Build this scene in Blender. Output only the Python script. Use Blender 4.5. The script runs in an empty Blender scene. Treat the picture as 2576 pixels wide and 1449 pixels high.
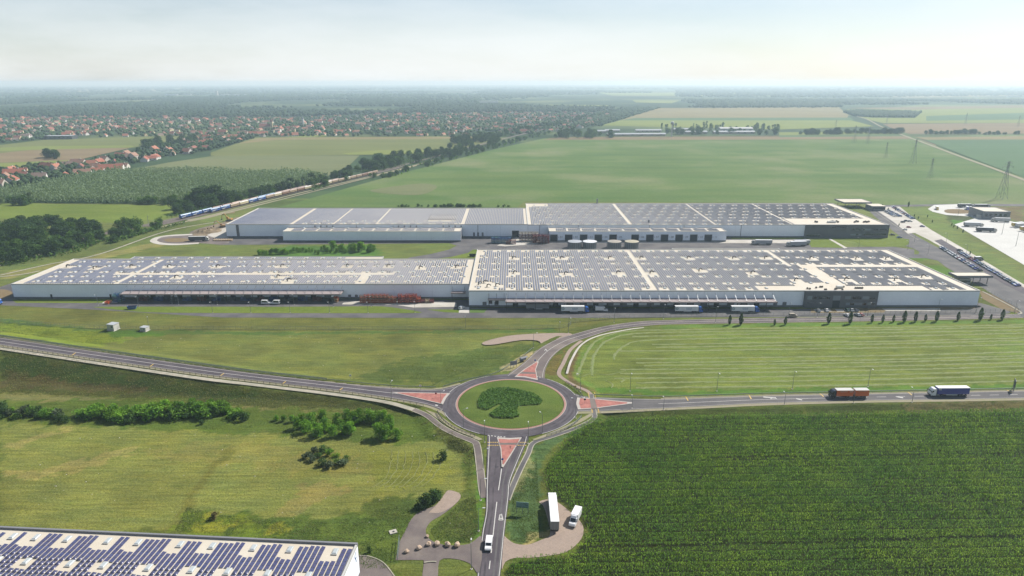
import bpy, math, random
import numpy as np
from mathutils import Vector, Matrix, geometry as mgeo

random.seed(7); RNG = np.random.default_rng(11)
scene = bpy.context.scene
C = scene.collection
R = math.radians

# ------------------------------------------------------------------ camera
# the drone hovers 130 m above the plain and looks along +Y, 17 degrees down
VW, VH, VF = 2576.0, 1449.0, 1680.0          # image size and focal length, in image pixels
CAM_H = 130.0
PITCH = math.atan(517.5 / VF)
cam_d = bpy.data.cameras.new('camera'); cam = bpy.data.objects.new('camera', cam_d); C.objects.link(cam)
cam.location = (0, 0, CAM_H); cam.rotation_euler = (R(90) - PITCH, 0, 0)
cam_d.sensor_width = 36; cam_d.lens = 36 * VF / VW; cam_d.clip_start = 1; cam_d.clip_end = 90000
scene.camera = cam

# ------------------------------------------------------------------ world and sun
SUN_EL = R(43.5); SUN_AZ = R(55)             # azimuth clockwise from +Y
world = bpy.data.worlds.new('World'); scene.world = world; world.use_nodes = True
nt = world.node_tree; nt.nodes.clear()
out = nt.nodes.new('ShaderNodeOutputWorld'); bg = nt.nodes.new('ShaderNodeBackground')
sky = nt.nodes.new('ShaderNodeTexSky'); sky.sky_type = 'NISHITA'; sky.sun_disc = False
sky.sun_elevation = SUN_EL; sky.sun_rotation = SUN_AZ; sky.altitude = 130
sky.air_density = 1.0; sky.dust_density = 0.7; sky.ozone_density = 2.0
# thin high cloud veil
tc = nt.nodes.new('ShaderNodeTexCoord'); mp = nt.nodes.new('ShaderNodeMapping')
mp.inputs['Scale'].default_value = (1.0, 1.6, 5.5); mp.inputs['Rotation'].default_value = (0, R(9), R(20))
no = nt.nodes.new('ShaderNodeTexNoise'); no.inputs['Scale'].default_value = 1.9; no.inputs['Detail'].default_value = 9; no.inputs['Roughness'].default_value = .58
# optical depth of the veil grows towards the horizon like any air layer: tau / (sin(elevation) + .06)
def wm(op, a, b=None):
    n = nt.nodes.new('ShaderNodeMath'); n.operation = op
    for i, q in enumerate((a, b)):
        if q is None: continue
        if isinstance(q, (int, float)): n.inputs[i].default_value = q
        else: nt.links.new(q, n.inputs[i])
    return n.outputs[0]
sp = nt.nodes.new('ShaderNodeSeparateXYZ'); nt.links.new(tc.outputs['Generated'], sp.inputs[0])
path = wm('ADD', wm('MAXIMUM', sp.outputs['Z'], 0.0), .06)
mr = nt.nodes.new('ShaderNodeMapRange'); mr.inputs[1].default_value = .34; mr.inputs[2].default_value = .7; mr.inputs[3].default_value = .035; mr.inputs[4].default_value = .13
tau = mr.outputs[0]
fac = wm('SUBTRACT', 1.0, wm('POWER', 2.718, wm('MULTIPLY', wm('DIVIDE', tau, path), -1.0)))
mx = nt.nodes.new('ShaderNodeMixRGB'); mx.inputs['Color2'].default_value = (9.5, 9.85, 10.1, 1)
nt.links.new(tc.outputs['Generated'], mp.inputs['Vector']); nt.links.new(mp.outputs[0], no.inputs['Vector'])
nt.links.new(no.outputs[0], mr.inputs[0]); nt.links.new(fac, mx.inputs['Fac'])
nt.links.new(sky.outputs[0], mx.inputs['Color1']); nt.links.new(mx.outputs[0], bg.inputs['Color'])
nt.links.new(bg.outputs[0], out.inputs['Surface']); bg.inputs['Strength'].default_value = 0.067

sun_d = bpy.data.lights.new('sun', 'SUN'); sun = bpy.data.objects.new('sun', sun_d); C.objects.link(sun)
sun_d.energy = 5.0; sun_d.angle = R(0.53); sun_d.color = (1.0, .955, .88)
sdir = Vector((math.sin(SUN_AZ) * math.cos(SUN_EL), math.cos(SUN_AZ) * math.cos(SUN_EL), math.sin(SUN_EL)))
sun.rotation_euler = sdir.to_track_quat('Z', 'Y').to_euler(); sun.location = (300, 200, 400)

vs = scene.view_settings; vs.view_transform = 'Standard'; vs.look = 'None'; vs.exposure = 0.70; vs.gamma = 1.0; vs.use_curve_mapping = False
scene.cycles.use_denoising = True
scene.cycles.max_bounces = 5; scene.cycles.diffuse_bounces = 2; scene.cycles.glossy_bounces = 2
scene.cycles.transmission_bounces = 2; scene.cycles.volume_bounces = 3; scene.cycles.transparent_max_bounces = 12
scene.cycles.caustics_reflective = False; scene.cycles.caustics_refractive = False

# ------------------------------------------------------------------ helpers
KA = .62      # tones were noted from sunlit surfaces at this exposure; KA brings them back to reflectances
def lin(r, g, b):
    f = lambda c: (c / 12.92) if c <= .04045 else ((c + .055) / 1.055) ** 2.4
    return (f(r / 255) * KA, f(g / 255) * KA, f(b / 255) * KA)

CP, SP = math.cos(PITCH), math.sin(PITCH)
def g(x, y, z=0.0):
    """image pixel cast through the camera -> ground position (X, Y, z) on the level z"""
    a = (x - VW / 2) / VF; b = (VH / 2 - y) / VF
    dy = CP + b * SP; dz = -SP + b * CP
    t = (z - CAM_H) / dz
    return (a * t, dy * t, z)
def image_xy(X, Y, Z):  # world point projected back to image pixels
    d = Y * CP - (Z - CAM_H) * SP; u = Y * SP + (Z - CAM_H) * CP
    return VW / 2 + VF * X / d, VH / 2 - VF * u / d

def tag(o, label=None, cat=None, group=None, kind=None):
    if label: o['label'] = label
    if cat: o['category'] = cat
    if group: o['group'] = group
    if kind: o['kind'] = kind
    return o
def empty(name, loc, rz=0.0):
    o = bpy.data.objects.new(name, None); C.objects.link(o); o.location = loc; o.rotation_euler = (0, 0, rz)
    o.empty_display_size = .5
    return o
def link(name, me, parent=None, loc=(0, 0, 0), rz=0.0, scale=None):
    o = bpy.data.objects.new(name, me); C.objects.link(o); o.parent = parent; o.location = loc; o.rotation_euler = (0, 0, rz)
    if scale is not None: o.scale = scale
    return o
def copy_tree(o, parent=None, mats=None):
    c = o.copy(); C.objects.link(c); c.parent = parent
    for ch in list(o.children): copy_tree(ch, c)
    return c

class MB:
    """collects faces of one mesh"""
    def __init__(s): s.v = []; s.f = []; s.m = []
    def add(s, verts, faces, m=0):
        n = len(s.v); s.v += [tuple(v) for v in verts]
        for f in faces: s.f.append([i + n for i in f]); s.m.append(m)
        return s
    def box(s, x0, x1, y0, y1, z0, z1, m=0):
        return s.add([(x0,y0,z0),(x1,y0,z0),(x1,y1,z0),(x0,y1,z0),(x0,y0,z1),(x1,y0,z1),(x1,y1,z1),(x0,y1,z1)],
                     [(0,3,2,1),(4,5,6,7),(0,1,5,4),(1,2,6,5),(2,3,7,6),(3,0,4,7)], m)
    def cyl(s, p0, p1, r0, r1=None, n=8, m=0, cap=True):
        r1 = r0 if r1 is None else r1; p0 = Vector(p0); p1 = Vector(p1); d = (p1 - p0).normalized()
        a = d.orthogonal().normalized(); b = d.cross(a); vs_ = []
        for p, r in ((p0, r0), (p1, r1)):
            for i in range(n):
                t = 2 * math.pi * i / n; vs_.append(p + a * (r * math.cos(t)) + b * (r * math.sin(t)))
        fs = [(i, (i + 1) % n, n + (i + 1) % n, n + i) for i in range(n)]
        if cap: fs += [tuple(range(n - 1, -1, -1)), tuple(range(n, 2 * n))]
        return s.add(vs_, fs, m)
    def prism(s, prof, y0, y1, m=0, inset=0.0, top=None):
        """profile in x,z swept across y"""
        n = len(prof)
        return s.add([(x, y0, z) for x, z in prof] + [(x, y1, z) for x, z in prof],
                     [tuple(range(n)), tuple(range(2 * n - 1, n - 1, -1))] + [(i, n + i, n + (i + 1) % n, (i + 1) % n) for i in range(n)], m)
    def mesh(s, name, mats, smooth=False):
        me = bpy.data.meshes.new(name); me.from_pydata(s.v, [], s.f)
        for m in (mats if isinstance(mats, (list, tuple)) else [mats]): me.materials.append(m)
        me.polygons.foreach_set('material_index', s.m)
        if smooth: me.polygons.foreach_set('use_smooth', [True] * len(s.f))
        me.update(); return me
    def build(s, name, mats, parent=None, loc=(0, 0, 0), rz=0.0, smooth=False):
        return link(name, s.mesh(name, mats, smooth), parent, loc, rz)

def np_mesh(name, verts, faces, mats, col=None, midx=None, smooth=False):
    verts = np.asarray(verts, np.float32); faces = np.asarray(faces, np.int32); k = faces.shape[1]
    me = bpy.data.meshes.new(name); me.vertices.add(len(verts)); me.vertices.foreach_set('co', verts.ravel())
    me.loops.add(faces.size); me.loops.foreach_set('vertex_index', faces.ravel())
    me.polygons.add(len(faces)); me.polygons.foreach_set('loop_start', np.arange(0, faces.size, k, dtype=np.int32))
    for m in (mats if isinstance(mats, (list, tuple)) else [mats]): me.materials.append(m)
    if midx is not None: me.polygons.foreach_set('material_index', np.asarray(midx, np.int32))
    if smooth: me.polygons.foreach_set('use_smooth', np.ones(len(faces), bool))
    if col is not None:
        at = me.attributes.new('cover', 'FLOAT_COLOR', 'POINT')
        c4 = np.ones((len(verts), 4), np.float32); c4[:, :3] = col; at.data.foreach_set('color', c4.ravel())
    me.update(calc_edges=True); return me

# ------------------------------------------------------------------ materials
def nodes(name):
    m = bpy.data.materials.new(name); m.use_nodes = True; t = m.node_tree; t.nodes.clear()
    o = t.nodes.new('ShaderNodeOutputMaterial'); p = t.nodes.new('ShaderNodeBsdfPrincipled')
    t.links.new(p.outputs[0], o.inputs[0]); return m, t, p, o
def N(t, kind, **kw):
    n = t.nodes.new(kind)
    for k, v in kw.items():
        if k.startswith('i_'):
            n.inputs[k[2:].replace('_', ' ')].default_value = v
        else: setattr(n, k, v)
    return n
def noise(t, vec, scale, detail=4, rough=.55):
    n = N(t, 'ShaderNodeTexNoise', i_Scale=scale, i_Detail=detail, i_Roughness=rough); t.links.new(vec, n.inputs['Vector']); return n.outputs[0]
def mapr(t, val, a, b, lo=.25, hi=.75):
    n = N(t, 'ShaderNodeMapRange'); n.inputs[1].default_value = lo; n.inputs[2].default_value = hi; n.inputs[3].default_value = a; n.inputs[4].default_value = b
    t.links.new(val, n.inputs[0]); return n.outputs[0]
def mixc(t, fac, c1, c2, mode='MIX'):
    n = N(t, 'ShaderNodeMixRGB', blend_type=mode)
    for s, c in (('Fac', fac), ('Color1', c1), ('Color2', c2)):
        if isinstance(c, (int, float)): n.inputs[s].default_value = c
        elif isinstance(c, tuple): n.inputs[s].default_value = (*c[:3], 1)
        else: t.links.new(c, n.inputs[s])
    return n.outputs[0]
def pmat(name, rgb, rough=.6, var=.18, scale=.6, metal=0.0, fine=None, spec=.5, bump=0.0, rgb2=None, coat=0.0):
    """painted / mineral surface: base colour, two scales of wear"""
    m, t, p, o = nodes(name)
    pos = N(t, 'ShaderNodeNewGeometry').outputs['Position']
    n1 = noise(t, pos, scale, 5); n2 = noise(t, pos, fine or scale * 9, 3)
    f1 = mapr(t, n1, 1 - var, 1 + var); f2 = mapr(t, n2, 1 - var * .6, 1 + var * .6)
    mu = N(t, 'ShaderNodeMath', operation='MULTIPLY'); t.links.new(f1, mu.inputs[0]); t.links.new(f2, mu.inputs[1])
    base = mixc(t, mapr(t, n1, 0, 1, .42, .62), rgb, rgb2) if rgb2 else None
    col = mixc(t, 1.0, base if base else rgb, mu.outputs[0], 'MULTIPLY')
    t.links.new(col, p.inputs['Base Color']); p.inputs['Roughness'].default_value = rough; p.inputs['Metallic'].default_value = metal
    p.inputs['Specular IOR Level'].default_value = spec
    if coat: p.inputs['Coat Weight'].default_value = coat; p.inputs['Coat Roughness'].default_value = .08
    if bump:
        b = N(t, 'ShaderNodeBump', i_Strength=bump, i_Distance=.1); t.links.new(n2, b.inputs['Height']); t.links.new(b.outputs[0], p.inputs['Normal'])
    return m
def crop_mat(name, rgb, rgb2, s_big=.01, s_mid=.08, s_fine=.9, stripe=None, amp=.16, dry=None, dry_amt=.0, attr=False, bump=.5):
    """grass and crop sheets: patches at several scales, optional drill rows along a direction"""
    m, t, p, o = nodes(name)
    pos = N(t, 'ShaderNodeNewGeometry').outputs['Position']
    mpn = N(t, 'ShaderNodeMapping'); mpn.inputs['Scale'].default_value = (.35, 1, 1) if stripe is None else (stripe[0], stripe[1], 1)
    if stripe: mpn.inputs['Rotation'].default_value = (0, 0, stripe[2])
    t.links.new(pos, mpn.inputs['Vector'])
    nb = noise(t, pos, s_big, 4); nm = noise(t, mpn.outputs[0], s_mid, 6, .6); nf = noise(t, pos, s_fine, 4, .65)
    if attr:
        base = N(t, 'ShaderNodeAttribute', attribute_name='cover').outputs['Color']
        base = mixc(t, mapr(t, nm, 0, .9, .38, .70), base, mixc(t, 1.0, base, (1.38, 1.22, .98), 'MULTIPLY'))
        base = mixc(t, mapr(t, nb, 0, .7, .46, .70), base, mixc(t, 1.0, base, (.66, .80, .74), 'MULTIPLY'))
        mp5 = N(t, 'ShaderNodeMapping'); mp5.inputs['Scale'].default_value = (.07, 1, 1); mp5.inputs['Rotation'].default_value = (0, 0, R(3)); t.links.new(pos, mp5.inputs['Vector']); n5 = noise(t, mp5.outputs[0], .8, 4, .65); base = mixc(t, 1.0, base, mapr(t, n5, .74, 1.26, .3, .7), 'MULTIPLY')
        n4 = noise(t, mpn.outputs[0], .55, 3, .6); base = mixc(t, mapr(t, n4, 0, .85, .5, .72), base, mixc(t, 1.0, base, (.70, .78, .70), 'MULTIPLY'))
    else:
        base = mixc(t, mapr(t, nm, 0, 1, .36, .66), rgb, rgb2)
    if dry: base = mixc(t, mapr(t, nb, 0, dry_amt, .5, .7), base, dry)
    f1 = mapr(t, nf, 1 - amp * 1.3, 1 + amp * 1.3); f2 = mapr(t, nb, 1 - amp, 1 + amp, .3, .7)
    mu = N(t, 'ShaderNodeMath', operation='MULTIPLY'); t.links.new(f1, mu.inputs[0]); t.links.new(f2, mu.inputs[1])
    t.links.new(mixc(t, 1.0, base, mu.outputs[0], 'MULTIPLY'), p.inputs['Base Color'])
    p.inputs['Roughness'].default_value = .95; p.inputs['Specular IOR Level'].default_value = .05
    if bump:
        b = N(t, 'ShaderNodeBump', i_Strength=bump, i_Distance=.5); t.links.new(nf, b.inputs['Height']); t.links.new(b.outputs[0], p.inputs['Normal'])
    return m
def leaf_mat(name, rgb, rgb2, hue=.10, big=0.0):
    m, t, p, o = nodes(name)
    pos = N(t, 'ShaderNodeNewGeometry'); info = N(t, 'ShaderNodeObjectInfo')
    n1 = noise(t, pos.outputs['Position'], .45, 3); n2 = noise(t, pos.outputs['Position'], 3.0, 2)
    base = mixc(t, mapr(t, n1, 0, 1, .38, .64), rgb, rgb2)
    f = mapr(t, n2, .75, 1.25); f2 = mapr(t, info.outputs['Random'], .72, 1.25, 0, 1)
    mu = N(t, 'ShaderNodeMath', operation='MULTIPLY'); t.links.new(f, mu.inputs[0]); t.links.new(f2, mu.inputs[1])
    col = mixc(t, 1.0, base, mu.outputs[0], 'MULTIPLY')
    if big:
        nb = noise(t, pos.outputs['Position'], big, 5, .6); col = mixc(t, mapr(t, nb, 0, 1, .38, .66), mixc(t, 1.0, col, (.70, .82, .82), 'MULTIPLY'), mixc(t, 1.0, col, (1.25, 1.12, .95), 'MULTIPLY'))
    p.inputs['Roughness'].default_value = .7; p.inputs['Specular IOR Level'].default_value = .08; t.links.new(col, p.inputs['Base Color'])
    tr = N(t, 'ShaderNodeBsdfTranslucent'); t.links.new(mixc(t, 1.0, col, (1.25, 1.3, .6), 'MULTIPLY'), tr.inputs['Color'])
    ms = N(t, 'ShaderNodeMixShader'); ms.inputs[0].default_value = .28
    t.links.new(p.outputs[0], ms.inputs[1]); t.links.new(tr.outputs[0], ms.inputs[2]); t.links.new(ms.outputs[0], o.inputs[0])
    return m

M = {}
M['asphalt'] = pmat('asphalt', lin(90,84,90), .9, .12, .12, fine=1.6, spec=.2, rgb2=lin(102,95,100))
M['asphalt_ring'] = pmat('asphalt_ring', lin(90,85,91), .9, .12, .15, fine=1.6, spec=.2, rgb2=lin(103,98,103))
M['asphalt_old'] = pmat('asphalt_old', lin(100,98,100), .9, .12, .08, fine=1.1, spec=.2, rgb2=lin(114,111,110))
M['asphalt_warm'] = pmat('asphalt_warm', lin(118,108,106), .9, .12, .1, fine=1.2, spec=.2, rgb2=lin(132,122,115))
M['asphalt_worn'] = pmat('asphalt_worn', lin(78,73,78), .85, .2, .2, fine=1.2, spec=.25, rgb2=lin(92,86,90))
M['asphalt_pale'] = pmat('asphalt_pale', lin(110,107,108), .9, .2, .2, fine=1.2, spec=.2, rgb2=lin(98,95,96))
M['gravel'] = pmat('gravel', lin(168,160,138), .95, .2, .35, fine=2.5, spec=.1, rgb2=lin(150,146,115))
M['gravel_pink'] = pmat('gravel_pink', lin(178,160,146), .95, .2, .3, fine=2.2, spec=.1, rgb2=lin(158,142,130))
M['path'] = pmat('path', lin(172,168,150), .9, .12, .3, fine=2, spec=.2, rgb2=lin(184,176,160))
M['concrete'] = pmat('concrete', lin(198,192,180), .85, .10, .07, fine=.8, spec=.2, rgb2=lin(208,203,194))
M['concrete_yard'] = pmat('concrete_yard', lin(214,213,208), .85, .07, .05, fine=.6, spec=.2)
M['kerb'] = pmat('kerb', lin(190,182,174), .85, .1, .5)
M['red_paver'] = pmat('red_paver', lin(170,104,94), .85, .14, .5, fine=4, rgb2=lin(182,118,106))
M['paver_pale'] = pmat('paver_pale', lin(176,136,122), .85, .14, .5, fine=4, rgb2=lin(166,124,110))
M['line_white'] = pmat('line_white', lin(208,206,200), .7, .16, .6, fine=5)
M['line_yellow'] = pmat('line_yellow', lin(222,186,92), .7, .10, .6, fine=5)
M['line_worn'] = pmat('line_worn', lin(186,182,176), .8, .14, .6, fine=4)
M['dirt'] = pmat('dirt', lin(150,132,106), .95, .25, .12, fine=1.2, rgb2=lin(120,104,80), bump=.5)
M['ballast'] = pmat('ballast', lin(112,102,98), .95, .2, .3, fine=3, rgb2=lin(126,112,102))
M['rail_steel'] = pmat('rail_steel', lin(140,126,118), .5, .15, 1, metal=.6)
M['bark'] = pmat('bark', lin(92,78,62), .9, .25, 2)
M['roof_white'] = pmat('roof_white', lin(226,217,200), .75, .07, .05, fine=.5, spec=.25, rgb2=lin(216,205,186))
M['parapet'] = pmat('parapet', lin(206,205,200), .6, .06, .3)
M['wall_panel'] = pmat('wall_panel', (.76, .80, .85), .5, .05, .08, fine=.7)
M['wall_joint'] = pmat('wall_joint', lin(120,126,134), .7, .05, .3)
M['plinth'] = pmat('plinth', lin(120,124,128), .8, .08, .3)
M['grey_clad'] = pmat('grey_clad', lin(104,106,112), .5, .06, .2)
M['grey_clad2'] = pmat('grey_clad2', lin(140,141,146), .5, .06, .2)
M['dark_door'] = pmat('dark_door', lin(46,50,56), .6, .1, .5)
M['grey_door'] = pmat('grey_door', lin(126,130,136), .6, .06, .5)
M['glass'] = pmat('glass', lin(40,48,56), .08, .1, .4, spec=.8)
M['glass_pale'] = pmat('glass_pale', lin(150,160,166), .12, .1, .4, spec=.8)
M['skylight'] = pmat('skylight', lin(196,204,206), .3, .05, .3, spec=.6)
M['canopy'] = pmat('canopy', lin(176,162,160), .5, .06, .15, fine=1)
M['galv'] = pmat('galv', lin(150,154,156), .45, .1, 1, metal=.5)
M['pole'] = pmat('pole', lin(136,142,142), .5, .1, 1, metal=.3)
M['lamp'] = pmat('lamp', lin(226,228,228), .4, .05, 1)
M['fence'] = pmat('fence', lin(96,108,100), .6, .1, 1)
M['rail_green'] = pmat('rail_green', lin(128,140,134), .5, .12, .8, metal=.3)
M['rail_dark'] = pmat('rail_dark', lin(70,66,60), .6, .12, .8)
M['vent'] = pmat('vent', lin(110,104,98), .5, .1, 1, metal=.3)
M['tyre'] = pmat('tyre', lin(38,38,40), .9, .1, 2)
M['chassis'] = pmat('chassis', lin(52,54,58), .7, .1, 1)
M['rim'] = pmat('rim', lin(150,150,152), .4, .1, 2, metal=.6)
def paint(name, rgb, rough=.35): M[name] = pmat(name, rgb, rough, .05, .4, coat=.3); return M[name]
for n_, c_ in dict(p_white=(255,255,255), p_offwhite=(216,214,206), p_blue=(44,108,200), p_navy=(50,60,160), p_darknavy=(32,38,62), p_orange=(240,112,56), p_grey=(130,134,138),
                   p_silver=(176,180,184), p_black=(30,32,36), p_red=(168,44,44), p_green=(40,92,78), p_yellow=(214,186,82), p_cream=(206,194,160), p_tan=(186,160,126), p_brown=(136,100,80),
                   p_wblue=(70,108,168), p_wblue2=(48,84,150), p_wtan=(164,144,118), p_wroof=(176,146,124), p_wroofblue=(150,178,206), p_maroon=(122,44,44), p_rust=(190,88,54), p_teal=(84,140,148), p_excav=(206,158,84),
                   p_lettering=(76,116,176), p_lightgrey=(196,198,200), p_beige=(190,178,158), p_dkgrey=(84,86,92)).items(): paint(n_, lin(*c_))
M['panel_blue'] = None
def solar_mat():
    m, t, p, o = nodes('solar_cell')
    pos = N(t, 'ShaderNodeNewGeometry').outputs['Position']; info = N(t, 'ShaderNodeObjectInfo').outputs['Random']
    n1 = noise(t, pos, .35, 2)
    c = mixc(t, mapr(t, n1, 0, 1, .3, .7), lin(70,77,120), lin(88,91,126)); c = mixc(t, mapr(t, info, 0, .5, 0, 1), c, lin(80,74,106))
    t.links.new(c, p.inputs['Base Color']); p.inputs['Roughness'].default_value = .28; p.inputs['Specular IOR Level'].default_value = .55
    return m
def solar_far_mat():
    m, t, p, o = nodes('solar_cell_hall')
    pos = N(t, 'ShaderNodeNewGeometry').outputs['Position']; n1 = noise(t, pos, .05, 3); n2 = noise(t, pos, .9, 2)
    c = mixc(t, mapr(t, n1, 0, 1, .35, .65), lin(110,114,132), lin(130,133,146)); c = mixc(t, 1.0, c, mapr(t, n2, .85, 1.15), 'MULTIPLY')
    t.links.new(c, p.inputs['Base Color']); p.inputs['Roughness'].default_value = .45; p.inputs['Specular IOR Level'].default_value = .5
    return m
M['solar'] = solar_mat(); M['solar_far'] = solar_far_mat()
M['solar_frame'] = pmat('solar_frame', lin(206,208,214), .4, .05, 1, metal=.3)
# ------------------------------------------------------------------ the lie of the land
RC = (-0.4, 253.6); RH = 1.5                 # roundabout centre and level
def catmull(pts, n=8):
    p = [np.array(q, float) for q in pts]; p = [2 * p[0] - p[1]] + p + [2 * p[-1] - p[-2]]; o = []
    for i in range(1, len(p) - 2):
        a, b, c, d = p[i - 1:i + 3]
        for k in range(n):
            t = k / n
            o.append(.5 * (2 * b + (c - a) * t + (2 * a - 5 * b + 4 * c - d) * t * t + (3 * b - a - 3 * c + d) * t ** 3))
    o.append(p[-2]); return np.array(o)
def resample(P, n):
    d = np.r_[0, np.cumsum(np.linalg.norm(np.diff(P[:, :2], axis=0), axis=1))]
    s = np.linspace(0, d[-1], n); return np.stack([np.interp(s, d, P[:, k]) for k in range(P.shape[1])], 1)
def gpts(pts, n=8):
    """(image x, image y, level) list -> smoothed ground polyline"""
    w = [g(*q) if len(q) == 3 else g(q[0], q[1], 0) for q in pts]
    return catmull(w, n) if n > 1 else np.array(w)
WEST = [(-150,836,8.2),(0,858,7.0),(250,895,5.6),(500,930.5,4.0),(644,949,3.0),(844,971,2.2),(969,987,1.8),(1069,999,1.6),(1120,1003,1.5)]
EAST = [(1450,1015,1.5),(1600,1015,1.55),(1800,1008,1.6),(2000,1004,1.6),(2200,999,1.6),(2430,995.5,1.6),(2700,990,1.6)]
NORTH = [(1325,940,1.5),(1363,902,1.2),(1400,871,.8),(1438,852,.5),(1500,832,.2),(1588,816,0)]
SOUTH = [(1270,1100,1.5),(1262,1150,1.2),(1252,1210,.8),(1247,1260,.45),(1243,1330,.15),(1240,1380,0)]
W_N = [(-150,827,8.2),(0,850,7.0),(250,886,5.6),(500,921,4.0),(644,940.5,3.0),(819,960,2.2),(969,975,1.8),(1094,980,1.5),(1160,966,1.5)]
W_S = [(-150,843,8.2),(0,867,7.0),(250,904,5.6),(500,940,4.0),(644,957.5,3.0),(844,981,2.2),(969,999,1.8),(1069,1017,1.5),(1118,1036,1.5),(1130,1045,1.5)]
E_N = [(1430,985,1.5),(1460,994,1.5),(1495,999,1.5),(1663,1004,1.5),(1800,1000,1.6),(1932,996,1.6),(2182,991,1.6),(2432,986,1.6),(2700,981,1.6)]
E_S = [(1424,1040,1.5),(1455,1035,1.5),(1513,1034,1.5),(1663,1027,1.5),(1788,1021,1.6),(1932,1014,1.6),(2182,1007.5,1.6),(2432,1004,1.6),(2700,999,1.6)]
N_L = [(1262,952,1.5),(1288,934,1.5),(1320,910,1.3),(1350,882.5,1.0),(1372,868,.8),(1404,852,.6),(1438,842,.4),(1513,822.5,.1),(1588,811,0),(1663,806,0),(1932,800,0),(2182,797,0),(2432,793,0),(2700,787,0)]
N_R = [(1372,962,1.5),(1370,944,1.5),(1374,925,1.4),(1388,900,1.1),(1413,877.5,.8),(1448,859,.5),(1488,846,.3),(1538,831,.1),(1613,821,0),(1688,816,0),(1932,812,0),(2182,808,0),(2432,803,0),(2700,796,0)]
S_L = [(1226,1096,1.5),(1226,1112,1.5),(1225,1150,1.3),(1223,1227,.7),(1222,1287,.4),(1213,1337,.15),(1206,1400,0),(1197,1480,0)]
S_R = [(1330,1096,1.5),(1326,1112,1.5),(1313,1142,1.35),(1286,1207,.85),(1281,1247,.6),(1276,1287,.4),(1270,1337,.15),(1264,1400,0),(1255,1480,0)]
PW = [(-150,854,8.0),(0,876,6.8),(250,914,5.4),(500,951,3.8),(644,968,2.8),(844,992,2.0),(969,1011,1.65),(1040,1030,1.5),(1075,1046,1.5),(1110,1073,1.5),(1150,1094,1.5),(1190,1110,1.4),(1200,1122,1.3),(1207,1170,1.0),(1213,1225,.6),(1219,1252,.35)]
PE = [(1463,857,.4),(1435,880,.8),(1418,912,1.2),(1406,940,1.4),(1425,958,1.5),(1448,971,1.5),(1474,982,1.5),(1487,992,1.5),(1494,1036,1.5),(1496,1048,1.45),(1484,1060,1.45),(1440,1080,1.45),(1385,1099,1.4),(1342,1114,1.3),(1328,1142,1.1),(1308,1182,.9),(1288,1227,.6),(1276,1258,.3)]
nets = []
for L_, w_ in ((WEST, 7.5), (EAST, 6.5), (NORTH, 8.5), (SOUTH, 9.5)):
    P = gpts(L_, 14); P = resample(P, max(8, int(np.linalg.norm(np.diff(P[:, :2], axis=0), axis=1).sum() / 3)))
    nets += [(x, y, z, w_) for x, y, z in P]
nets.append((RC[0], RC[1], RH, 37.5))
carve = []
for L_, R_ in ((W_N, W_S), (E_N, E_S), (N_L, N_R), (S_L, S_R)):
    A = resample(gpts(L_, 8), 140); B = resample(gpts(R_, 8), 140)
    carve += [(*(a[:2] + b[:2]) / 2, (a[2] + b[2]) / 2 - .1, np.hypot(*(a[:2] - b[:2])) / 2 + .6) for a, b in zip(A, B)]
for L_ in (PW, PE): carve += [(x, y, z - .1, 1.8) for x, y, z in resample(gpts(L_, 8), 160)]
for x_, y_ in ((1210,1110),(1330,1110),(1120,1075)): 
    q = g(x_, y_, 1.4); nets.append((q[0], q[1], 1.4, 6))
def T(x, y):
    x = np.asarray(x, float); y = np.asarray(y, float); z = np.zeros_like(x)
    for a, b, h, w in nets:
        if h <= 0.01: continue
        rr = w + 2.6 * h + 1
        m = (np.abs(x - a) < rr) & (np.abs(y - b) < rr)
        if not m.any(): continue
        d = np.hypot(x[m] - a, y[m] - b); z[m] = np.maximum(z[m], h - .12 - np.maximum(0, d - w) / 2.5)
    for a, b, h, w in carve:
        rr = w + 4; m = (np.abs(x - a) < rr) & (np.abs(y - b) < rr)
        if not m.any(): continue
        d = np.hypot(x[m] - a, y[m] - b); z[m] = np.minimum(z[m], h + np.maximum(0, d - w) / 1.4)
    return np.maximum(z, -.06)
def Tp(x, y): return float(T(np.array([x]), np.array([y]))[0])
def gt(x, y):
    """image pixel -> point on the terrain surface"""
    z = 0.0
    for _ in range(6): q = g(x, y, z); z = Tp(q[0], q[1])
    q = g(x, y, z); return (q[0], q[1], z)
def vnoise(x, y, s, seed=0):
    x = np.asarray(x) / s; y = np.asarray(y) / s; xi = np.floor(x); yi = np.floor(y); u = x - xi; v = y - yi
    u = u * u * (3 - 2 * u); v = v * v * (3 - 2 * v)
    def h(i, j):
        q = np.sin(i * 127.1 + j * 311.7 + seed * 74.7) * 43758.5453; return q - np.floor(q)
    return (h(xi, yi) * (1 - u) + h(xi + 1, yi) * u) * (1 - v) + (h(xi, yi + 1) * (1 - u) + h(xi + 1, yi + 1) * u) * v
def inside(poly, x, y):
    c = np.zeros(len(x), bool); n = len(poly); j = n - 1
    for i in range(n):
        xi, yi = poly[i]; xj, yj = poly[j]
        if yi != yj: c ^= ((yi > y) != (yj > y)) & (x < (xj - xi) * (y - yi) / (yj - yi) + xi)
        j = i
    return c
_lin0 = lin
def glin(r, g_, b, k=.88):
    q = _lin0(r, g_, b); return (q[0] * k * 1.08, q[1] * k * 1.05, q[2] * k * .94)
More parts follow.
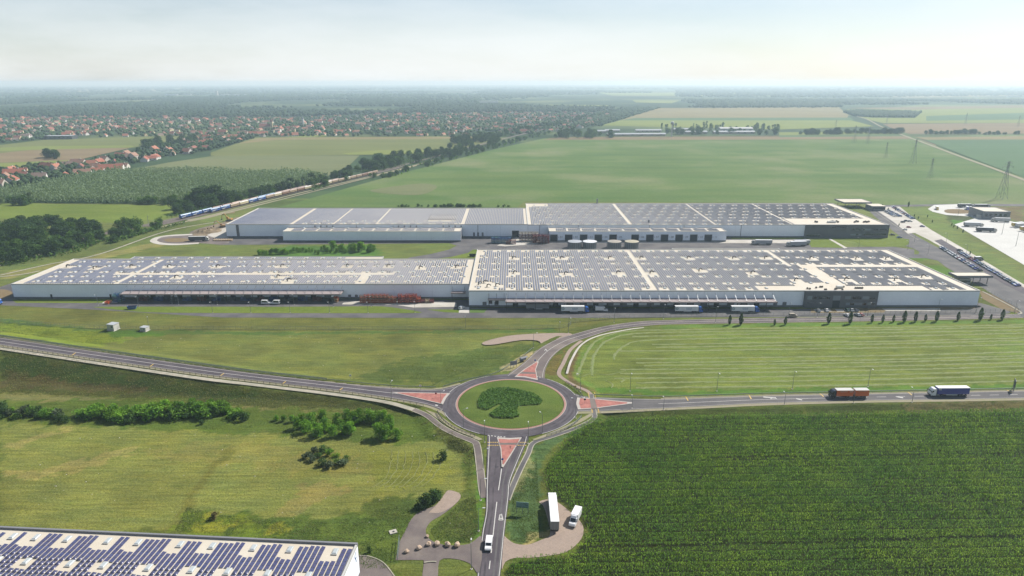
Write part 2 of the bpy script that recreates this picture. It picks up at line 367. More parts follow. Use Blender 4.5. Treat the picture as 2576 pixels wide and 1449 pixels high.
# ---- cover types of the near land (vegetation and soil colours)
G_rough = glin(104,116,62); G_mead = glin(117,126,72); G_lush = glin(112,138,58); G_mown = glin(128,136,76); G_hay = glin(116,132,70)
G_slope = glin(78,86,48); G_dark = glin(70,90,44); G_dry = glin(152,148,92); G_soil = glin(52,62,34); G_blue = glin(84,108,70); G_brown = glin(112,104,72); G_vivid = glin(90,124,56)  # slope tone: darker weeds, with the bank's own shade put into the colour
COVER = [
 ([(0,795),(600,806),(1420,800),(1340,862),(1250,950),(1090,972),(644,932),(0,842)], G_mead, 3),
 ([(0,765),(560,799),(1150,800),(1600,800),(1500,815),(1400,832),(600,832),(300,826),(0,806)], glin(112,118,68), 3),
 ([(0,800),(250,828),(700,836),(1400,828),(1400,835),(700,842),(250,840),(0,812)], glin(92,116,64), 2),
 ([(0,812),(130,822),(290,836),(330,858),(240,872),(0,846)], glin(124,142,60), 5),
 ([(270,832),(420,836),(400,846),(280,848)], G_vivid, 2),
 ([(1040,900),(1280,868),(1350,862),(1240,952),(1090,970),(900,955),(960,925)], glin(96,112,62), 6),
 ([(0,880),(250,920),(500,956),(644,974),(844,1000),(969,1018),(1040,1036),(1085,1062),(1130,1088),(1190,1116),(1196,1150),(1186,1190),(1150,1150),(1110,1092),(1050,1050),(960,1030),(640,1022),(300,1000),(0,985)], G_slope, 2),
 ([(0,895),(300,945),(640,990),(640,1010),(300,985),(0,930)], glin(66,84,44), 5),
 ([(0,940),(180,958),(380,975),(360,992),(0,975)], glin(90,86,56), 4),
 ([(0,985),(300,1003),(640,1024),(900,1036),(900,1046),(640,1036),(300,1018),(0,1004)], glin(126,128,84), 2),
 ([(0,1010),(420,1004),(640,1028),(1000,1040),(1080,1062),(1110,1110),(1010,1116),(700,1092),(300,1075),(0,1062)], glin(94,114,54), 4),
 ([(0,1066),(300,1078),(700,1096),(1000,1118),(1110,1112),(1168,1150),(1172,1200),(1158,1236),(1110,1240),(1040,1262),(920,1282),(840,1300),(760,1330),(450,1334),(0,1334)], G_mown, 2),
 ([(0,1116),(100,1092),(190,1072),(180,1084),(90,1112),(0,1132)], G_dry, 3),
 ([(0,1192),(120,1180),(240,1148),(340,1122),(350,1134),(250,1168),(130,1196),(0,1204)], G_dry, 3),
 ([(250,1140),(620,1118),(900,1150),(980,1190),(700,1180)], glin(136,138,80), 8),
 ([(560,1130),(590,1132),(500,1240),(460,1330),(420,1332),(470,1240)], glin(118,122,66), 2),
 ([(930,1135),(1150,1140),(1120,1240),(960,1230)], glin(132,140,70), 4),
 ([(780,1210),(880,1230),(700,1330),(660,1330)], glin(140,136,84), 3),
 ([(470,1272),(540,1300),(640,1318),(700,1340),(760,1372),(900,1372),(920,1440),(1000,1440),(1010,1372),(1036,1312),(1010,1270),(960,1268),(900,1290),(840,1312),(700,1300),(560,1290)], glin(92,112,54), 4),
 ([(430,1330),(480,1275),(560,1296),(700,1320),(740,1372),(500,1360)], glin(112,130,52), 3),
 ([(490,1300),(540,1310),(600,1330),(560,1345),(500,1330)], glin(140,146,56), 5),
 ([(640,1330),(720,1325),(740,1345),(660,1350)], glin(142,142,58), 5),
 ([(560,1330),(600,1340),(580,1362),(540,1356)], glin(84,104,50), 4),
 ([(930,1255),(1040,1250),(1050,1285),(1010,1310),(920,1290)], glin(86,102,52), 3),
 ([(1160,1140),(1196,1128),(1222,1250),(1210,1360),(1090,1372),(1070,1340),(1110,1300),(1162,1256),(1170,1210)], glin(98,114,58), 2),
 ([(1196,1180),(1212,1190),(1221,1290),(1212,1350),(1190,1370),(1198,1290)], G_vivid, 1),
 ([(1340,1118),(1430,1086),(1500,1046),(1560,1040),(1470,1080),(1380,1130),(1352,1190),(1360,1250),(1356,1280),(1362,1340),(1330,1368),(1284,1362),(1272,1330),(1278,1280),(1300,1210)], G_blue, 2),
 ([(1330,1350),(1388,1332),(1392,1350),(1330,1374),(1300,1372)], glin(168,158,112), 2),
 ([(1300,1160),(1340,1135),(1338,1180),(1305,1240),(1290,1250)], glin(128,134,96), 3),
 ([(1500,1036),(1800,1022),(2300,1009),(2600,1005),(2600,1034),(2000,1040),(1560,1060),(1500,1056)], glin(88,102,56), 2),
 ([(2250,1014),(2600,1008),(2600,1030),(2300,1034)], glin(112,106,76), 3),
 ([(1438,945),(1443,905),(1468,867),(1513,842),(1588,826),(1663,819),(1932,814),(2600,806),(2600,970),(1932,984),(1663,988),(1538,986),(1488,976),(1450,958)], G_hay, 1),
 ([(1446,940),(1450,905),(1476,868),(1520,846),(1592,830),(1580,838),(1500,862),(1466,900),(1460,945),(1500,975),(1480,974),(1452,957)], glin(106,132,64), 2),
 ([(1500,974),(1700,984),(2600,966),(2600,978),(1932,990),(1663,996),(1500,990)], G_vivid, 2),
 ([(1663,819),(1932,814),(2600,804),(2600,812),(1932,822),(1663,827)], glin(104,134,68), 1),
 ([(1374,945),(1378,920),(1395,895),(1420,880),(1412,905),(1402,942)], glin(112,104,64), 2),
 ([(1425,940),(1436,905),(1446,880),(1452,890),(1440,940),(1452,962),(1500,988),(1470,984),(1440,970)], glin(112,100,70), 1),
 ([(1254,925),(1345,880),(1340,892),(1300,930),(1262,936)], glin(168,160,128), 1),
]
CORN_POLY = [(1484,1068),(1540,1058),(1800,1048),(2300,1040),(2650,1034),(2650,1500),(1276,1500),(1276,1436),(1300,1414),(1380,1406),(1432,1396),(1466,1368),(1480,1338),(1470,1310),(1420,1266),(1380,1240),(1366,1200),(1392,1150),(1430,1108)]
COVER.append((CORN_POLY, G_soil, 1))
M['land'] = crop_mat('land', None, None, s_big=.022, s_mid=.16, s_fine=1.3, attr=True, amp=.26, bump=.6)
def land_grid(name, xs, ys, cover, base):
    X, Y = np.meshgrid(xs, ys); x = X.ravel(); y = Y.ravel(); z = T(x, y)
    nx, ny = len(xs), len(ys); i = np.arange(nx * ny).reshape(ny, nx)
    F = np.stack([i[:-1, :-1].ravel(), i[:-1, 1:].ravel(), i[1:, 1:].ravel(), i[1:, :-1].ravel()], 1)
    col = np.empty((len(x), 3)); col[:] = base
    u = vnoise(x, y, 23, 3)[:, None]; col = col * (.86 + .28 * u)
    for poly, c, soft in cover:
        jx = (vnoise(x, y, 4, 1) + .5 * vnoise(x, y, 1.7, 5) - .75) * soft * 1.6; jy = (vnoise(x, y, 4, 2) + .5 * vnoise(x, y, 1.7, 6) - .75) * soft * 1.6
        sx, sy = image_xy(x + jx, y + jy, z); k = inside(poly, sx, sy)
        v = vnoise(x[k], y[k], 9, 8)[:, None]; col[k] = np.array(c) * (.90 + .2 * v)
        if c is G_hay: col[k] *= (1 + .10 * np.sin((y[k] + 2.5 * vnoise(x[k], y[k], 40, 3)) * .85))[:, None]
    z = z + .03 * vnoise(x, y, 3, 9)
    me = np_mesh(name, np.stack([x, y, z], 1), F, M['land'], col=col, smooth=True)
    return tag(link(name, me), 'grassy land with meadows, verges and embankments around the roundabout', kind='structure')
land_grid('ground', np.arange(-350, 351, 1.25), np.arange(118, 421, 1.25), COVER, G_rough)
COVER2 = [([(0,655),(560,560),(900,520),(1300,520),(1300,640),(0,760)], glin(112,126,74), 6),
 ([(650,640),(720,620),(940,615),(960,640),(900,652),(660,652)], glin(88,124,62), 5),
 ([(0,690),(250,640),(560,575),(560,585),(260,652),(0,705)], glin(140,140,92), 4),
 ([(0,640),(470,545),(520,560),(240,640),(0,680)], glin(104,118,72), 6),
 ([(2200,520),(2330,520),(2576,690),(2576,730),(2420,640)], glin(116,134,80), 5),
 ([(2380,540),(2452,548),(2420,562),(2382,556)], glin(84,96,66), 4), ([(2392,552),(2430,556),(2405,566)], glin(92,138,58), 4),
 ([(2490,520),(2576,520),(2576,560),(2500,545)], glin(122,114,88), 6),
 ([(2040,600),(2290,590),(2300,625),(2040,625)], glin(120,134,80), 4),
 ([(2250,635),(2330,640),(2350,655),(2270,655)], glin(96,132,58), 4), ([(2290,660),(2390,672),(2400,695),(2340,690)], glin(98,134,58), 4),
 ([(640,500),(1300,505),(1300,524),(640,530)], glin(92,112,68), 6)]
land_grid('ground', np.concatenate([np.arange(-680, 681, 4)]), np.arange(421.25, 781, 4), COVER2, glin(116,128,78))

# ---- the plain out to the horizon
def plain_mat():
    m, t, p, o = nodes('plain')
    pos = N(t, 'ShaderNodeNewGeometry').outputs['Position']
    mpn = N(t, 'ShaderNodeMapping'); mpn.inputs['Scale'].default_value = (.0011, .0017, .001); mpn.inputs['Rotation'].default_value = (0, 0, R(24)); t.links.new(pos, mpn.inputs['Vector'])
    vo = N(t, 'ShaderNodeTexVoronoi', i_Scale=1.0, i_Randomness=.8); t.links.new(mpn.outputs[0], vo.inputs['Vector'])
    sep = N(t, 'ShaderNodeSeparateColor'); t.links.new(vo.outputs['Color'], sep.inputs[0])
    rp = N(t, 'ShaderNodeValToRGB'); e = rp.color_ramp; e.interpolation = 'CONSTANT'
    cols = [lin(70,90,58), lin(118,132,84), lin(80,102,64), lin(146,138,98), lin(66,88,58), lin(126,144,88), lin(150,132,108), lin(64,84,54)]
    for k, c in enumerate(cols):
        el = e.elements[k] if k < 2 else e.elements.new(k / len(cols)); el.position = k / len(cols); el.color = (*c, 1)
    t.links.new(sep.outputs[0], rp.inputs[0])
    n = noise(t, pos, .00045, 5, .6); f = noise(t, pos, .012, 4)
    c = mixc(t, mapr(t, n, 0, 1, .46, .53), rp.outputs[0], lin(58,80,52))
    c = mixc(t, 1.0, c, mapr(t, f, .75, 1.25), 'MULTIPLY')
    t.links.new(c, p.inputs['Base Color']); p.inputs['Roughness'].default_value = 1; p.inputs['Specular IOR Level'].default_value = .1
    return m
mb = MB(); n = 48; rings = [0, 900, 3000, 9000, 20000, 36000]
vv = [(0, 0, -.5)] + [(r * math.cos(2*math.pi*i/n), r * math.sin(2*math.pi*i/n), -.5) for r in rings[1:] for i in range(n)]
ff = [(0, 1 + i, 1 + (i + 1) % n) for i in range(n)] + [(1 + k*n + i, 1 + (k+1)*n + i, 1 + (k+1)*n + (i+1) % n, 1 + k*n + (i+1) % n) for k in range(len(rings) - 2) for i in range(n)]
mb.add(vv, ff); tag(mb.build('ground', plain_mat()), 'wide plain of fields and woods reaching the horizon', kind='structure')

def sheet(name, poly, mat, z, lvl=0.0, label=None, parent=None, smooth=0, kind='structure'):
    """flat ground sheet with its outline given in image pixels"""
    P = [g(x, y, lvl) for x, y in poly]
    if smooth:
        P = catmull(np.array(P + P[:1]), smooth)[:-1]
    if len(P) > 4:
        cv, _, cf = mgeo.delaunay_2d_cdt([Vector((p[0], p[1])) for p in P], [], [tuple(range(len(P)))], 1, .001)[:3]
        o = MB().add([(p[0], p[1], z) for p in cv], [tuple(f) for f in cf]).build(name, mat, parent)
    else: o = MB().add([(p[0], p[1], z) for p in P], [tuple(range(len(P)))]).build(name, mat, parent)
    if parent is None: tag(o, label, kind=kind)
    return o
def strip(name, eL, eR, mat, dz, n=40, label=None, parent=None, lines=(), sm=8):
    """road between two edge lines that carry their own level"""
    A = resample(gpts(eL, sm), n); B = resample(gpts(eR, sm), n)
    v = [(*a[:2], a[2] + dz) for a in A] + [(*b[:2], b[2] + dz) for b in B]
    o = MB().add(v, [(i, n + i, n + i + 1, i + 1) for i in range(n - 1)]).build(name, mat, parent)
    if parent is None: tag(o, label, kind='structure')
    for fr, w, mt, dash in lines:
        P = A * (1 - fr) + B * fr; ribbon('road_marking', P, w, mt, dz + .012, parent=o, dash=dash)
    return o
def ribbon(name, P, w, mat, dz, label=None, parent=None, dash=None, kind='structure'):
    P = np.asarray(P, float)
    if dash:
        L = np.linalg.norm(np.diff(P[:, :2], axis=0), axis=1).sum(); P = resample(P, max(4, int(L / (dash[0] / 2))))
    d = np.gradient(P[:, :2], axis=0); d /= np.maximum(1e-6, np.linalg.norm(d, axis=1))[:, None]; nn = np.stack([-d[:, 1], d[:, 0]], 1) * w / 2
    n = len(P); v = [(a[0] + b[0], a[1] + b[1], a[2] + dz) for a, b in zip(P, nn)] + [(a[0] - b[0], a[1] - b[1], a[2] + dz) for a, b in zip(P, nn)]
    fs = [(n + i, n + i + 1, i + 1, i) for i in range(n - 1)]
    if dash:
        per = (dash[0] + dash[1]) / (dash[0] / 2); fs = [f for i, f in enumerate(fs) if (i % per) < 2]
    o = MB().add(v, fs).build(name, mat, parent)
    if parent is None: tag(o, label, kind=kind)
    return o
def arc(r, a0=0, a1=360, n=72, h=RH, c=RC):
    t = np.radians(np.linspace(a0, a1, n)); return np.stack([c[0] + r * np.cos(t), c[1] + r * np.sin(t), np.full(n, h)], 1)
def ring(name, r0, r1, mat, z, label=None, parent=None, n=96):
    A = arc(r0, n=n + 1); B = arc(r1, n=n + 1)
    o = MB().add([(*a[:2], z) for a in A[:-1]] + [(*b[:2], z) for b in B[:-1]], [(i, n + i, n + (i + 1) % n, (i + 1) % n) for i in range(n)]).build(name, mat, parent)
    if parent is None: tag(o, label, kind='structure')
    return o

# ---- far fields
def F_(n, a, b, **k):
    M[n] = crop_mat(n, glin(*a, .92), glin(*b, .92), **k); return M[n]
F_('f_green', (110,132,78), (90,120,66), s_big=.006, s_mid=.02, s_fine=.25, amp=.12, dry=lin(132,134,98), dry_amt=.8, stripe=(.22,1.0,0))
F_('f_olive', (126,132,84), (114,124,78), s_big=.004, s_mid=.02, s_fine=.2, amp=.07, stripe=(.15,1,0))
F_('f_sage', (128,134,100), (118,128,92), s_big=.004, s_mid=.03, s_fine=.2, amp=.06, stripe=(.1,1,0))
F_('f_tan', (150,138,104), (138,130,96), s_big=.004, s_mid=.02, s_fine=.2, amp=.08, stripe=(.12,1,0))
F_('f_brown', (136,120,98), (146,132,106), s_big=.004, s_mid=.02, s_fine=.2, amp=.08, stripe=(.12,1,0))
F_('f_yel', (140,150,86), (128,142,78), s_big=.005, s_mid=.03, s_fine=.25, amp=.08, stripe=(.15,1,0))
F_('f_meadow', (122,138,66), (108,128,58), s_big=.012, s_mid=.06, s_fine=.4, amp=.13, stripe=(.3,1,0))
F_('f_teal', (96,124,90), (86,116,82), s_big=.004, s_mid=.02, s_fine=.2, amp=.07, stripe=(.15,1,0))
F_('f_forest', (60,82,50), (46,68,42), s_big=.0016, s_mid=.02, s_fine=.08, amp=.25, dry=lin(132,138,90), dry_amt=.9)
FIELDS = [
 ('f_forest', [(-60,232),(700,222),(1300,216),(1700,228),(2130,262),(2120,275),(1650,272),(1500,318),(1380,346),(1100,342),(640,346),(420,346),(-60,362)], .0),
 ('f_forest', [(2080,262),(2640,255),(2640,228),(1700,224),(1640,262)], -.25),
 ('f_olive', [(-60,372),(110,352),(230,348),(430,342),(480,348),(330,372),(200,400),(110,410),(-60,418)], .15),
 ('f_brown', [(-60,392),(90,376),(330,372),(250,390),(200,402),(-60,412)], .25),
 ('f_yel', [(-60,374),(100,368),(330,366),(340,371),(100,377),(-60,382)], .3), ('f_yel', [(-60,414),(110,406),(205,402),(150,416),(-60,424)], .3),
 ('f_olive', [(530,384),(640,346),(1100,343),(1200,348),(1290,345),(1230,362),(1080,385),(880,390),(530,392)], .2),
 ('f_tan', [(600,362),(650,347),(1200,344),(1210,349),(700,352)], .3),
 ('f_yel', [(860,386),(960,378),(1100,378),(1060,388),(880,390)], .3),
 ('f_sage', [(300,432),(430,408),(540,392),(700,391),(905,391),(880,415),(820,445),(640,440),(310,440)], .2),
 ('f_meadow', [(-60,512),(430,516),(470,528),(420,550),(300,562),(200,556),(-60,548)], .15),
 ('f_green', [(560,560),(760,505),(1000,438),(1150,400),(1250,374),(1370,348),(2290,343),(2420,392),(2640,470),(2640,517),(2200,515),(2110,511),(1320,507),(1300,522),(690,522)], .12),
 ('f_brown', [(1366,352),(1400,345),(2284,342),(2300,350),(1800,352)], .3),
 ('f_teal', [(1960,340),(2280,338),(2290,343),(1960,345)], .35),
 ('f_teal', [(2310,346),(2640,346),(2640,470),(2470,408),(2360,366)], .2), ('f_tan', [(2300,346),(2640,342),(2640,351),(2330,352)], .35),
 ('f_brown', [(2220,312),(2640,309),(2640,336),(2290,337),(2258,330)], .3),
 ('f_yel', [(2140,340),(2270,339),(2250,332),(1960,333),(1960,340)], .25),
 ('f_yel', [(1510,316),(1560,303),(2130,300),(2200,318),(1960,326)], .25),
 ('f_tan', [(1560,303),(1650,272),(2110,270),(2135,290),(2130,299)], .25), ('f_teal', [(1560,303),(1600,297),(2140,296),(2150,303)], .4),
 ('f_yel', [(2130,275),(2640,268),(2640,309),(2220,310),(2150,292)], .2), ('f_brown', [(2120,272),(2640,264),(2640,270),(2300,276)], .3), ('f_teal', [(2330,292),(2640,282),(2640,300),(2330,304)], .4),
 ('f_yel', [(860,262),(1110,257),(1240,259),(1180,264),(900,266)], .6), ('f_yel', [(1370,263),(1530,265),(1520,271),(1390,268)], .6), ('f_yel', [(1590,252),(1710,253),(1690,260),(1600,258)], .8), ('f_tan', [(2060,240),(2640,232),(2640,240),(2300,246)], .8),
 ('f_yel', [(1500,232),(2000,234),(1960,242),(1540,241)], .8), ('f_tan', [(150,226),(420,224),(380,231),(160,233)], .8), ('f_yel', [(130,303),(190,301),(180,308),(135,310)], .4),
 ('f_tan', [(1170,282),(1260,281),(1250,285),(1180,285)], .4), ('f_yel', [(700,345),(820,338),(830,343),(760,346)], .4),
]
for mt, poly, z in FIELDS: sheet('field', poly, M[mt], z, label='flat farm field beyond the warehouses' if mt != 'f_forest' else 'dark green floor of the far woods')
sheet('field', [(2118,283),(2150,279),(2320,283),(2302,297),(2200,296),(2150,293)], M['f_forest'], .5, label='young plantation beside the dirt track')
# dirt track across the fields
ribbon('track', gpts([(2110,278),(2140,288),(2180,300),(2215,318),(2262,337),(2330,362),(2420,396),(2500,425),(2640,478)], 4) + np.array([0, 0, .5]), 7, M['gravel'], .12, 'pale dirt track across the far fields')
ribbon('track', gpts([(2640,338),(2280,340),(1960,341),(1700,343),(1560,343),(1380,348)], 3), 8, M['f_olive'], .45, 'grassy headland track by the tree row')
sheet('field', [(985,470),(1060,462),(1100,470),(1060,490),(980,488),(930,480)], M['f_sage'], .3, label='patch of pale weeds on the green field', smooth=4)

# ------------------------------------------------------------------ roads
MK = [(.06,.22,M['line_worn'],None),(.94,.22,M['line_worn'],None),(.5,.25,M['line_white'],None)]
road_w = strip('road', W_N, W_S, M['asphalt'], .02, 60, 'two lane asphalt road on the grassy embankment', lines=MK)
road_e = strip('road', E_N, E_S, M['asphalt_old'], .02, 60, 'grey two lane road beside the corn field', lines=[(.06,.2,M['line_worn'],None),(.94,.2,M['line_worn'],None)])
Ec = (resample(gpts(E_N), 80) + resample(gpts(E_S), 80)) / 2
ribbon('road_marking', Ec[14:42], .22, M['line_white'], .035, parent=road_e); ribbon('road_marking', Ec[42:], .22, M['line_white'], .035, parent=road_e, dash=(4, 4))
def shoulder(E, dzl, w, mat, off, label):
    P = resample(gpts(E), 80); d = np.gradient(P[:, :2], axis=0); d /= np.linalg.norm(d, axis=1)[:, None]; P[:, :2] += np.stack([-d[:, 1], d[:, 0]], 1) * off
    ribbon('road_shoulder', P, w, mat, dzl, label)
shoulder(E_S, -.03, 2.2, M['gravel'], -.8, 'pale gravel shoulder between the east road and the corn'); shoulder(E_N[3:], -.03, 1.8, M['gravel'], .7, 'gravel shoulder along the guard rail of the east road')
shoulder(W_S, -.03, 1.6, M['gravel'], -.9, 'gravel strip under the post railing of the embankment road'); shoulder(W_N, -.03, 1.6, M['gravel'], .7, 'gravel strip under the long guard rail')
road_n = strip('road', N_L, N_R, M['asphalt_warm'], .05, 70, 'curved asphalt road leading from the roundabout to the warehouses', lines=[(.5,.22,M['line_white'],None),(.06,.2,M['line_worn'],None),(.94,.2,M['line_worn'],None)])
road_s = strip('road', S_L, S_R, M['asphalt'], .03, 60, 'asphalt road running past the lay-by to the roundabout', lines=[(.05,.2,M['line_white'],None),(.95,.2,M['line_white'],None)])
cl = gpts([(1262,1178,1.05),(1258,1207,.85),(1252,1247,.55),(1247,1287,.4),(1240,1350,.1)], 6); ribbon('road_marking', cl, .28, M['line_white'], .06, parent=road_s)
ribbon('road_marking', gpts([(1238,1372,0),(1232,1420,0),(1226,1475,0)], 6), .28, M['line_white'], .06, parent=road_s, dash=(3, 3))
# tyre worn bands and patched stretches
def wear(E0, E1, par, frs, mat, dz, w=.55, n=60, a=0, b=None):
    A = resample(gpts(E0, 8), n); B = resample(gpts(E1, 8), n)
    for fr in frs: ribbon('tyre_wear', (A * (1 - fr) + B * fr)[a:b], w, mat, dz, parent=par)
wear(W_N, W_S, road_w, (.17, .36, .64, .83), M['asphalt_worn'], .026, b=50); wear(E_N, E_S, road_e, (.17, .37, .64, .84), M['asphalt_pale'], .026, a=8); wear(N_L, N_R, road_n, (.18, .37, .63, .82), M['asphalt_worn'], .056, a=10); wear(S_L, S_R, road_s, (.10, .30), M['asphalt_worn'], .036, a=4); wear(S_L, S_R, road_s, (.70, .90), M['asphalt_pale'], .036, a=4)
# circulating carriageway and island
ring_o = ring('roundabout_road', 23.0, 28.6, M['asphalt_ring'], RH + .07, 'asphalt ring road of the roundabout')
ring('apron_paving', 22.2, 23.0, M['paver_pale'], RH + .15, parent=ring_o); ring('kerb', 22.95, 23.2, M['kerb'], RH + .11, parent=ring_o)
for rr in (24.6, 26.4): ribbon('tyre_wear', arc(rr, 0, 360, 120), .8, M['asphalt_worn'], .078, parent=ring_o)
for a0, a1 in ((110, 160), (198, 245), (295, 345), (15, 55)): ribbon('road_marking', arc(28.4, a0, a1, 30), .2, M['line_white'], .085, parent=ring_o)
for a0 in (168, 252, 350, 62): ribbon('give_way_marking', arc(28.5, a0, a0 + 15, 12), .5, M['line_white'], .09, parent=ring_o, dash=(.6, .5))
isl = MB(); A = arc(22.0, n=73)[:-1]
for k, (rr, dz) in enumerate(((22.0, .14), (17, .45), (10, .75), (4, .85))):
    isl.v += [(RC[0] + (a[0] - RC[0]) * rr / 22.0, RC[1] + (a[1] - RC[1]) * rr / 22.0, RH + dz) for a in A]
for k in range(3): isl.f += [[k*72 + i, k*72 + (i+1) % 72, (k+1)*72 + (i+1) % 72, (k+1)*72 + i] for i in range(72)]
isl.f.append([3*72 + i for i in range(72)]); isl.m = [0] * len(isl.f)
M['island_grass'] = crop_mat('island_grass', glin(108,126,64), glin(92,114,54), s_big=.05, s_mid=.2, s_fine=1.5, amp=.16)
tag(isl.build('island_lawn', M['island_grass'], smooth=True), 'round mown grass mound in the middle of the roundabout', kind='structure')
# splitter islands of red pavers with pale kerbs
def island(poly, lvl, label, band=None):
    P = [Vector(g(x, y, lvl)) for x, y in poly]; c = sum(P, Vector()) / len(P); n = len(P)
    k = MB(); o_ = [(p.x, p.y, lvl + .0) for p in P]; k.add(o_ + [(p.x, p.y, lvl + .2) for p in P], [tuple(range(n, 2*n))] + [(i, (i+1) % n, n + (i+1) % n, n + i) for i in range(n)])
    ob = tag(k.build('traffic_island', M['kerb']), label, kind='structure')
    k2 = MB(); q = [c + (p - c) * .86 for p in P]; k2.add([(p.x, p.y, lvl + .212) for p in q], [tuple(range(n))]); k2.build('paving', M['red_paver'], ob)
    if band:
        b = [g(x, y, lvl + .2) for x, y in band]; MB().add([(p[0], p[1], lvl + .222) for p in b], [tuple(range(len(b)))]).build('crossing_band', M['asphalt_warm'], ob)
    return ob
island([(1250,1101),(1282,1103),(1313,1101),(1300,1122),(1266,1176),(1262,1176),(1259,1130)], 1.35, 'red paved splitter island on the lay-by road', [(1256,1114),(1304,1114),(1300,1119),(1257,1119)])
island([(985,987),(1040,988),(1132,990),(1122,1002),(1114,1018),(1080,1010)], 1.6, 'red paved splitter island on the embankment road')
island([(1452,1001),(1490,1003),(1590,1013),(1590,1016),(1500,1028),(1454,1031),(1449,1016)], 1.5, 'red paved splitter island on the corn field road', [(1483,1002),(1496,1003),(1503,1028),(1488,1029)])
island([(1294,949),(1318,930),(1353,908),(1355,911),(1348,930),(1353,957),(1320,950)], 1.4, 'red paved splitter island on the warehouse road', [(1314,935),(1347,937),(1348,941),(1306,940)])
# crossings, arrows, hatch marks
def mark(pts, lvl, mat, par, dz=.1): 
    P = [g(x, y, lvl) for x, y in pts]; return MB().add([(p[0], p[1], lvl + dz) for p in P], [tuple(range(len(P)))]).build('road_marking', mat, par)
for y0 in (1112.5, 1120):
    for k in range(7): x0 = 1227 + k * 4.6; mark([(x0,y0),(x0+2.8,y0),(x0+2.8,y0+1.5),(x0,y0+1.5)], 1.45, M['line_yellow'], road_s)
    for k in range(6): x0 = 1298 + k * 4.6; mark([(x0,y0),(x0+2.8,y0),(x0+2.8,y0+1.5),(x0,y0+1.5)], 1.45, M['line_yellow'], road_s)
for x0 in (1478, 1494):
    for k in range(7):
        for ya, yb in ((988, 1002), (1029, 1039)):
            y0 = ya + (yb - ya) * k / 7; s = (y0 - 988) * .22; mark([(x0+s,y0),(x0+s+3,y0),(x0+s+3.2,y0+1),(x0+s+.2,y0+1)], 1.5, M['line_yellow'], road_e)
for y0 in (934.5, 940):
    for k in range(6): x0 = 1288 + k * 4; mark([(x0,y0),(x0+2.4,y0+.2),(x0+2.4,y0+1.3),(x0,y0+1)], 1.4, M['line_yellow'], road_n)
    for k in range(5): x0 = 1348 + k * 4.4; mark([(x0,y0+1.5),(x0+2.6,y0+1.7),(x0+2.6,y0+2.8),(x0,y0+2.5)], 1.4, M['line_yellow'], road_n)
def tri_sign(cx, y0, y1, w, lvl, par, ang=0):
    for (a, b) in (((cx,y0),(cx-w,y1)),((cx,y0),(cx+w,y1)),((cx-w,y1),(cx+w,y1))):
        P = np.array([g(a[0], a[1], lvl), g(b[0], b[1], lvl)]); ribbon('road_marking', resample(P, 3), .32, M['line_white'], .1, parent=par)
tri_sign(1260, 1287, 1309, 5.2, .3, road_s); mark([(1257,1303),(1263.5,1303),(1264,1307),(1256.5,1307)], .3, M['line_worn'], road_s, .09)
tri_sign(1320, 1100, 1107, 4, 1.4, road_s); tri_sign(1373, 878, 886, 5, .9, road_n)
for (x0,y0,x1,y1) in ((180,894.5,190.5,887.5),(376,923,386,916),(555,945,563.5,939),(710,966,719,959.5),(854,982,862,976)):
    lv = np.interp(x0, [0,250,500,644,844], [7,5.6,4,3,2.2]); P = np.array([g(x0,y0,lv), g(x1,y1,lv)]); ribbon('road_marking', resample(P, 3), .45, M['line_yellow'], .04, parent=road_w)
for (x0,y0,x1,y1) in ((1725,998,1731,1008),(1884,994,1890,1004),(2062,990,2072,998),(2284,986,2294,994),(2533,981,2546,989)):
    P = np.array([g(x0,y0,1.6), g(x1,y1,1.6)]); ribbon('road_marking', resample(P, 3), .45, M['line_yellow'], .05, parent=road_e)
for (x0,y0,x1,y1) in ((1920,999,1952,1001),(2003,1003,2018,1006.5),(2255,998,2272,1001)): 
    P = np.array([g(x0,y0,1.6), g(x1,y1,1.6)]); ribbon('road_marking', resample(P, 3), .8, M['line_white'], .05, parent=road_e)
tri_sign(1946, 1000, 1004, 9, 1.6, road_e)
mark([(1096,1018),(1102,1020),(1101,1022),(1094,1020.5)], 1.55, M['line_white'], road_w); mark([(1460,998),(1471,999),(1471,1001),(1460,1000)], 1.5, M['line_white'], road_e)
# footpaths and cycle paths
ribbon('footpath', gpts(PW[:8], 10), 2.6, M['path'], .03, 'pale footpath along the foot of the embankment railing'); ribbon('footpath', gpts(PW[7:], 10), 2.2, M['asphalt_warm'], .035, 'narrow footpath curving beside the roundabout to the lay-by road')
P2 = gpts(PW[7:], 10); d = np.gradient(P2[:, :2], axis=0); d /= np.linalg.norm(d, axis=1)[:, None]
for s in (-1.25, 1.25):
    Q = P2.copy(); Q[:, :2] += np.stack([-d[:, 1], d[:, 0]], 1) * s; ribbon('path_kerb', Q, .3, M['path'], .06, 'pale kerb edging the narrow footpath by the roundabout')
ribbon('footpath', gpts(PE[:8], 10), 1.9, M['gravel_pink'], .035, 'pinkish footpath between the roundabout and the mown field'); ribbon('footpath', gpts(PE[7:], 10), 2.2, M['path'], .04, 'pale cycle path curving from the corn corner to the lay-by')
P2 = gpts(PE[7:13], 10); ribbon('path_marking', P2, .14, M['asphalt_ring'], .06, 'dashed dark centre line on the cycle path', dash=(1.5, 1.5))
P3 = gpts(PE[7:], 10); ribbon('path_core', P3, 1.5, M['asphalt_old'], .05, 'grey asphalt surface of the cycle path by the corn')
ribbon('drain_channel', gpts([(1426,940,1.2),(1438,905,.9),(1463,867,.5),(1505,845,.2),(1575,830,.02),(1620,824,.0)], 8), 1.1, M['concrete'], .06, 'concrete drain channel at the edge of the mown field')
